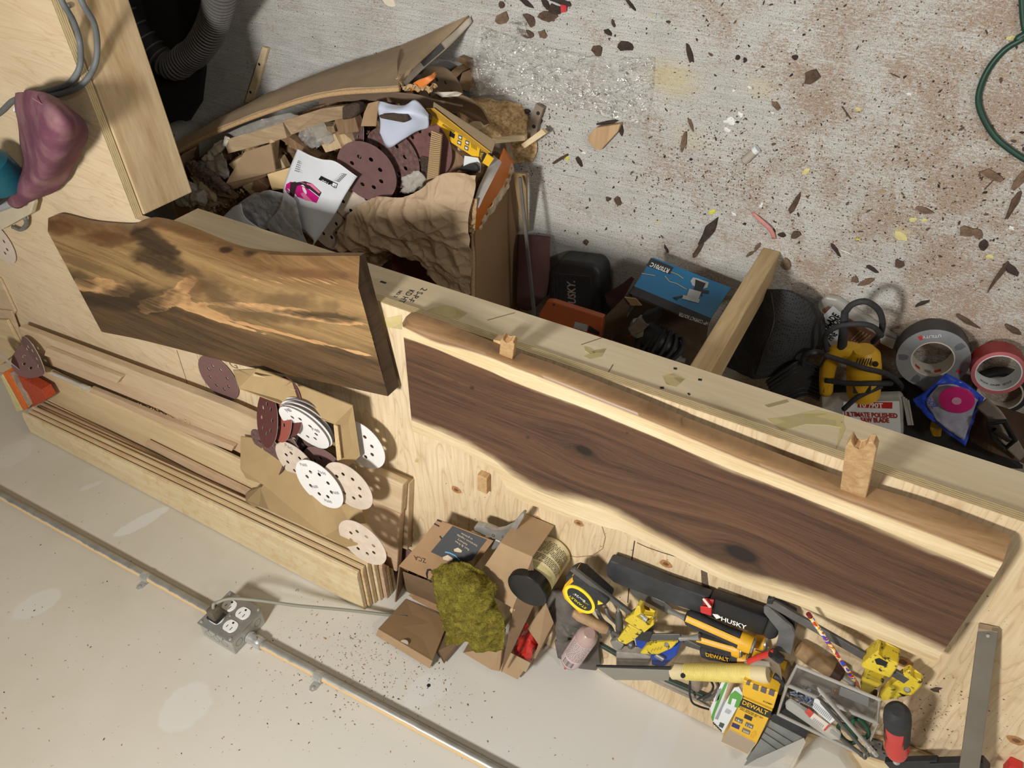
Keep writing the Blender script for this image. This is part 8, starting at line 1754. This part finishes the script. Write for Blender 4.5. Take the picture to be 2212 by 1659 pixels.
M_BC = plain((84, 66, 52), .9, 0, .4, 120, bump=.8, name='bark_chip'); M_BC2 = plain((112, 90, 72), .9, 0, .35, 120, bump=.8, name='bark_chip_light'); M_BC3 = plain((58, 46, 40), .9, 0, .4, 120, bump=.8, name='bark_chip_dark')
big = [((1087, 40), .040, .026, -.6, M_BC2, 'reddish grey bark chip at the top left of the clear plastic'), ((1145, 42), .034, .022, .9, M_BC, 'curled bark chip above the plastic scrap'), ((1138, 72), .044, .018, .35, M_BC, 'long rounded bark chip on the edge of the clear plastic'),
       ((1173, 74), .022, .020, .3, M_BC2, 'pale pebble like bark chip beside the plastic edge'), ((1184, 33), .045, .024, .1, M_BC, 'wide bark chip left of the red scrap'), ((1200, 20), .034, .020, .2, M_BC3, 'dark bark chip touching the red scrap'), ((1086, 10), .016, .014, 0, M_BC, 'small round bark chip at the top edge'),
       ((1135, 4), .044, .010, .6, M_BC3, 'thin dark bark splinter at the top edge, left one'), ((1178, 4), .036, .012, 1.0, M_BC3, 'thin dark bark splinter at the top edge, middle one'), ((1215, 5), .055, .010, .25, M_BC3, 'long dark splinter at the top edge above the red scrap'), ((1362, 8), .040, .006, .9, M_BC3, 'thin splinter at the top edge above the yellow stain'),
       ((1291, 107), .026, .024, -.4, M_BC, 'square bark chip on the upper plastic edge'), ((1353, 100), .040, .020, .1, M_BC3, 'ragged dark bark chip right of the square one'), ((1314, 69), .018, .012, .8, M_BC3, 'small black bark chip above the plastic edge'), ((1326, 50), .018, .007, 1.2, M_BC, 'tiny narrow bark chip near the small black one'),
       ((1491, 116), .044, .012, 1.35, M_BC3, 'pointed dark bark splinter right of the yellow stain'), ((1755, 164), .036, .028, -.5, M_BC, 'largest ragged bark chip in the middle of the floor'), ((1678, 228), .026, .012, .9, M_BC2, 'oblong brown bark chip near the white paint splash'),
       ((1594, 124), .010, .009, 0, M_BC3, 'left of two tiny dark pebbles on the floor'), ((1610, 129), .012, .007, 1.4, M_BC3, 'right of two tiny dark pebbles on the floor'), ((1718, 124), .012, .010, .3, M_BC3, 'tiny black pebble left of the largest bark chip'),
       ((1210, 343), .075, .009, -.52, M_BC, 'long straight dark splinter beside the yellow glue drop'), ((1252, 348), .034, .014, 1.2, M_BC3, 'notched dark bark piece right of the yellow glue drop'), ((1266, 522), .018, .018, 0, M_BC, 'round brown bark knot near the black case'), ((1335, 432), .024, .018, .6, M_BC, 'two pointed bark chip in the middle of bare concrete'), ((1315, 429), .014, .012, .4, M_BC, 'small bark chip left of the two pointed one'),
       ((1478, 306), .050, .014, 1.75, M_BC2, 'brown bark chip shaped like a boot'), ((1493, 268), .032, .007, 1.2, M_BC2, 'thin grey splinter above the boot shaped chip'), ((1482, 402), .0, .0, 0, M_BC, None), ((1440, 537), .026, .006, 1.1, M_BC3, 'short dark stick above the blue carton'),
       ((1716, 440), .050, .012, -1.1, M_BC, 'split brown splinter beyond the post foot'), ((1700, 570), .034, .018, 1.5, M_BC2, 'square brown bark chip right of the post foot'), ((1718, 507), .028, .018, -.6, M_BC, 'grey brown bark chip beyond the post foot'), ((1690, 507), .020, .012, 0, M_BC3, 'small chip at the tip of the pink string'), ((1636, 533), .026, .010, -1.0, M_BC2, 'bark chip against the left side of the post foot'), ((1620, 548), .020, .008, -.6, M_BC2, 'small bark chip left of the post foot'),
       ((1804, 536), .040, .008, .95, M_BC3, 'short straight dark twig right of the post foot'), ((1872, 608), .036, .012, -.5, M_BC2, 'leaf shaped brown chip above the blade package'), ((1847, 603), .020, .014, .2, M_BC2, 'small brown chip beside the leaf shaped one'), ((1942, 568), .022, .016, .9, M_BC, 'dark bark chip right of the leaf shaped one'), ((1951, 567), .0, .0, 0, M_BC, None),
       ((1884, 580), .030, .009, .5, M_BC3, 'dark pointed chip near the two brown ones'), ((1843, 615), .0, .0, 0, M_BC, None), ((2087, 498), .028, .024, .2, M_BC2, 'square grey brown bark chip at the right'), ((2112, 503), .024, .018, .3, M_BC2, 'paler chip touching the square grey brown one'), ((2124, 528), .022, .016, 1.5, M_BC3, 'cross shaped black bark scrap at the right'), ((1996, 452), .040, .014, .3, M_BC2, 'smooth tan leaf scrap in the middle right'),
       ((2085, 690), .060, .010, .5, M_BC, 'long brown twig beyond the duct tape'), ((2190, 712), .040, .012, .6, M_BC, 'brown twig above the red tape roll'), ((1990, 655), .034, .008, -.4, M_BC3, 'curved dark splinter above the duct tape'), ((2205, 385), .045, .018, -.9, M_BC2, 'large weathered splinter at the right edge under the green cord'), ((2190, 440), .07, .014, -1.1, M_BC, 'long weathered bark stick at the right edge'), ((2160, 590), .085, .008, -.95, M_BC, 'long thin brown twig at the lower right of the floor'), ((2180, 580), .04, .016, .7, M_BC3, 'dark fork of the long thin twig'),
       ((2145, 378), .044, .016, .4, M_BC2, 'grey brown chip in the dusty patch at right'), ((1126, 245), .022, .010, -.2, M_BC3, 'small dark bark wedge beside the grey bracket'), ((1140, 240), .018, .012, .1, M_BC3, 'second dark bark wedge beside the grey bracket'), ((1168, 261), .014, .012, .1, M_BC3, 'dark knot stuck to the side of the grey bracket'), ((1312, 264), .050, .010, -.15, M_BC3, 'dark strip behind the tan offcut'), ((1343, 280), .034, .010, 1.5, M_BC3, 'dark upright bark beside the tan offcut')]
for i, (p, L_, W_, a, m, l) in enumerate(big):
    if L_ > 0: chip(p, L_, W_, a, m, l, seed=i)
# the big charred splinter, tan offcut, bottle cap, strings
bg1 = chip((1533, 497), .075, .026, -1.0, M_BC3, 'big charred bark splinter pointing at the blue carton', seed=91, h=.014)
chip((1508, 540), .060, .014, -1.05, M_BC, 'brown tail of the big charred splinter', seed=92, h=.008)
tn = slabpx('tan_offcut', [(1287, 276), (1340, 268), (1334, 285), (1297, 325), (1284, 322), (1269, 303), (1271, 293)], .018, .017, wood((200, 168, 128), (166, 130, 92), ax='y', scale=.8, ang=.5, name='tan_offcut'), 'pointed tan hardwood offcut on the concrete below the plastic sheet', 'wood offcut')
rd_ = prism_bm([Z(1210, 10, .010), Z(1222, 12, .012), Z(1222, 26, .009), Z(1211, 28, .008)], (0, 0, -.006), .001); meshob('red_scrap', rd_, plain((206, 60, 66), .5, 0, .1, 60, name='red_paper'), label='small bright red scrap among bark chips at the top', cat='paper scrap')
meshob('foam_plug', lathe_bm([(0, .006), (.1, .009), (.9, .008), (1, .006)], Z(1606, 350, .009), Z(1632, 325, .010), 14), plain((168, 160, 148), .7, 0, .06, 60, name='pale_grey_rubber'), label='pale grey plug with a white band lying on the dusty concrete', cat='plug', smooth=True)
meshob('white_band', lathe_bm([(0, .0085), (1, .0085)], Z(1629, 327, .010), Z(1637, 321, .010), 14), M_CWH, label='white printed end of the pale grey plug', cat='plug')
meshob('pink_strip', sheet_bm([[Z(1622, 460, .002), Z(1640, 480, .008), Z(1660, 498, .010), Z(1668, 516, .004)], [Z(1626, 457, .002), Z(1646, 474, .008), Z(1668, 494, .010), Z(1677, 516, .004)]], 12, 3, .0012, .002, 40, 2), plain((196, 132, 124), .7, 0, .12, 60, name='pink_strip'), label='faded pink plastic strip curling from the foot of the post', cat='strip', smooth='all')
for (a, b, wd, l, m) in (((1818, 230), (1838, 258), .002, 'thin brown needle on the concrete, left of centre right', M_BC), ((1922, 158), (1944, 168), .0016, 'short thin needle in the upper right', M_BC), ((2150, 385), (2128, 408), .002, 'thin twig in the dusty patch under the green cord', M_BC), ((1815, 540), (1836, 548), .0025, 'bright toothpick sliver beside the dark twig', M_CWH), ((1898, 412), (1912, 413), .003, 'small cream sliver in the middle right', M_CBI), ((1556, 472), (1547, 484), .0, '', None)):
    if m: bar(Z(*a, .003), Z(*b, .003), wd, .0015, m, 'wood_sliver', None, label=l, cat='splinter')
M_YG = plain((206, 204, 70), .6, 0, .1, 60, name='dried_yellow_glue'); M_PG = plain((206, 194, 132), .7, 0, .1, 60, name='pale_glue')
for (x, y, L_, a, m, l) in ((1224, 340, .016, 1.0, M_YG, 'bright yellow glue drop beside the long splinter'), (1539, 457, .020, -.6, M_YG, 'yellow green scrap at the tip of the charred splinter'), (1852, 516, .008, 0, M_YG, 'round yellow dot above the black mesh'), (1853, 235, .014, .3, M_PG, 'pale yellow crumb in the upper right'), (1742, 370, .020, -.7, M_PG, 'pale yellow flake above the split splinter'), (1973, 474, .016, 0, M_PG, 'left pale flake of a pair in the middle right'), (1997, 476, .014, 0, M_PG, 'right pale flake of a pair in the middle right'), (1945, 510, .028, .6, M_PG, 'long pale glue smear on the dusty concrete'), (2138, 554, .018, 0, M_PG, 'pale crumb above the red tape roll'), (2184, 82, .014, 0, M_PG, 'pale crumb beside the green cord'), (1407, 31, .008, 0, M_PG, 'tiny cream crumb near the top centre')):
    chip((x, y), L_, L_ * .55, a, m, l, h=.002, seed=int(x), name='glue_flake', cat='glue flake')
M_PW2 = plain((222, 222, 218), .5, 0, .03, 60, name='white_paint')
for (x, y, L_, W_, a, l) in ((1578, 262, .030, .016, .1, 'largest white paint splash on the concrete'), (1600, 248, .018, .010, 1.0, 'white paint splash just right of the largest'), (1572, 280, .014, .008, .4, 'small white paint splash below the largest'), (1618, 188, .010, .005, .4, 'white paint fleck above the splashes, right'), (1585, 196, .007, .006, .2, 'white paint fleck above the splashes, left'), (1669, 244, .007, .006, 0, 'round white dot beside the oblong chip'), (1716, 65, .005, .005, 0, 'tiny white dot in the upper middle'), (1585, 462, .012, .007, .8, 'white shell like scrap below the dusty patch'), (1645, 442, .016, .008, -1, 'white curled paper above the pink strip'), (1963, 203, .012, .006, .3, 'white hook shaped fleck at the upper right'), (2185, 492, .012, .009, .6, 'shiny white crumb at the right edge'), (1260, 330, .014, .005, .1, 'white smear near the yellow glue drop')):
    chip((x, y), L_, W_, a, M_PW2, l, h=.0012, seed=int(x), name='paint_fleck', cat='paint fleck', jag=.5, n=12)
# green extension cord loop
M_GC = plain((26, 62, 48), .45, 0, .15, 40, name='green_rubber')
meshob('extension_cord', tube_bm(cat_rom([V(-.7, -.2, .006), V(-.35, .1, .006), Z(2240, 60, .006), Z(2212, 82, .006), Z(2170, 108, .006), Z(2135, 150, .006), Z(2115, 200, .006), Z(2118, 240, .006), Z(2145, 290, .006), Z(2180, 322, .006), Z(2225, 350, .006), Z(2300, 380, .006), V(-.55, .35, .006), V(-.9, .1, .006)], 10), .0052, 12), M_GC, label='dark green extension cord looping in from the right edge', cat='cord', smooth='all')
meshob('extension_cord', tube_bm(cat_rom([Z(2206, -30, .006), Z(2208, 0, .006), Z(2214, 60, .006), Z(2235, 100, .006)], 8), .0052, 12), M_GC, label='green cord grazing the upper right corner', cat='cord', smooth='all')
meshob('paper_disc', lathe_bm([(0, .022), (1, .022)], Z(845, -8, .001), Z(845, -8, .002), 24), plain((214, 204, 184), .7, name='cream_paper'), label='cream paper disc cut by the top edge', cat='paper')
# groups of small chips: individually placed, nothing tells them apart
protos = []
rnd = random.Random(17)
for i, m in enumerate((M_BC, M_BC2, M_BC3, M_BC)):
    bm = bmesh.new(); n = 7; top = []
    for k in range(n):
        t = 2 * math.pi * k / n; q = rnd.uniform(.6, 1.1); top.append((math.cos(t) * q, math.sin(t) * q * rnd.choice((.35, .5, .7)), rnd.uniform(.2, .6)))
    tv = [bm.verts.new(p) for p in top]; bv_ = [bm.verts.new((p[0], p[1], 0)) for p in top]; c_ = bm.verts.new((0, 0, .7))
    for k in range(n): bm.faces.new((tv[k], tv[(k + 1) % n], c_)); bm.faces.new((bv_[k], bv_[(k + 1) % n], tv[(k + 1) % n], tv[k]))
    bm.faces.new(bv_[::-1]); bmesh.ops.recalc_face_normals(bm, faces=bm.faces)
    d = bpy.data.meshes.new('chip'); bm.to_mesh(d); bm.free(); d.materials.append(m); protos.append(d)
def blocked(x, y):
    if x < 1110 or y < 0 or y > 700: return True
    if y > 560 + (x - 1400) * .12 and x < 1800: return True
    if y > 520 and x < 1700: return True
    if 1130 > x and y > 60: return True
    return y > 640
cnt = 0; reg = [('upper middle of the concrete floor', 1120, 1750, 0, 330), ('middle of the concrete floor', 1200, 1750, 330, 560), ('right side of the concrete floor', 1750, 2212, 0, 640)]
for nm_, xa, xb, ya, yb in reg:
    for _ in range(75):
        x, y = rnd.uniform(xa, xb), rnd.uniform(ya, yb)
        if nm_.startswith('right') and rnd.random() < .5: x, y = rnd.gauss(2050, 100), rnd.gauss(430, 120)
        if blocked(x, y): continue
        o = meshob('bark_chip', None, None, None, 'tiny brown bark chip scattered on the ' + nm_, 'bark chip', 'tiny bark chips on the ' + nm_, org=Z(x, y, 0), data=rnd.choice(protos))
        s_ = rnd.uniform(.002, .0062); o.scale = (s_, s_ * rnd.uniform(.5, 1), s_ * .5); o.rotation_euler = (0, 0, rnd.random() * 6.28); cnt += 1
def floorfn(r):
    t = r.random()
    if t < .35: x, y = r.gauss(1950, 180), r.gauss(430, 150)
    elif t < .6: x, y = r.gauss(1560, 130), r.gauss(370, 70)
    elif t < .68: x, y = r.gauss(1170, 40), r.gauss(310, 45)
    else: x, y = r.uniform(450, 2212), r.uniform(-20, 640)
    if y < -30 or x > 2260: return None
    if x < 1110 and (y > 60 - (x - 1000) * .45 or y > 300): return None
    if y > 640 or (x < 1700 and y > 540): return None
    return Z(x, y, .0002), (0, 0, 1)
scatter('floor_crumbs', 5200, floorfn, [M_BC, M_BC2, M_BC3, plain((176, 146, 112), .9, 0, .2, 90, name='tan_crumb'), M_BC2], (.0016, 3.6, (.25, .9)), label='fine bark crumbs and sawdust strewn over the concrete', cat='crumbs', seed=44)
def boxfn(r):
    u, v = r.random(), r.random(); a = Z(400 + 60 * v, 370 + 90 * v, .235); b = Z(860 + 130 * v, 215 + 90 * v, .225)
    return a.lerp(b, u) + V(0, 0, r.uniform(-.01, .012)), (0, 0, 1)
scatter('wood_crumbs', 420, boxfn, [M_SD[0], M_SD[2], M_CBI, M_BC2], (.005, 3.5, (.3, .9)), label='pale splinters and wood crumbs filling gaps in the trash', cat='crumbs', seed=61)
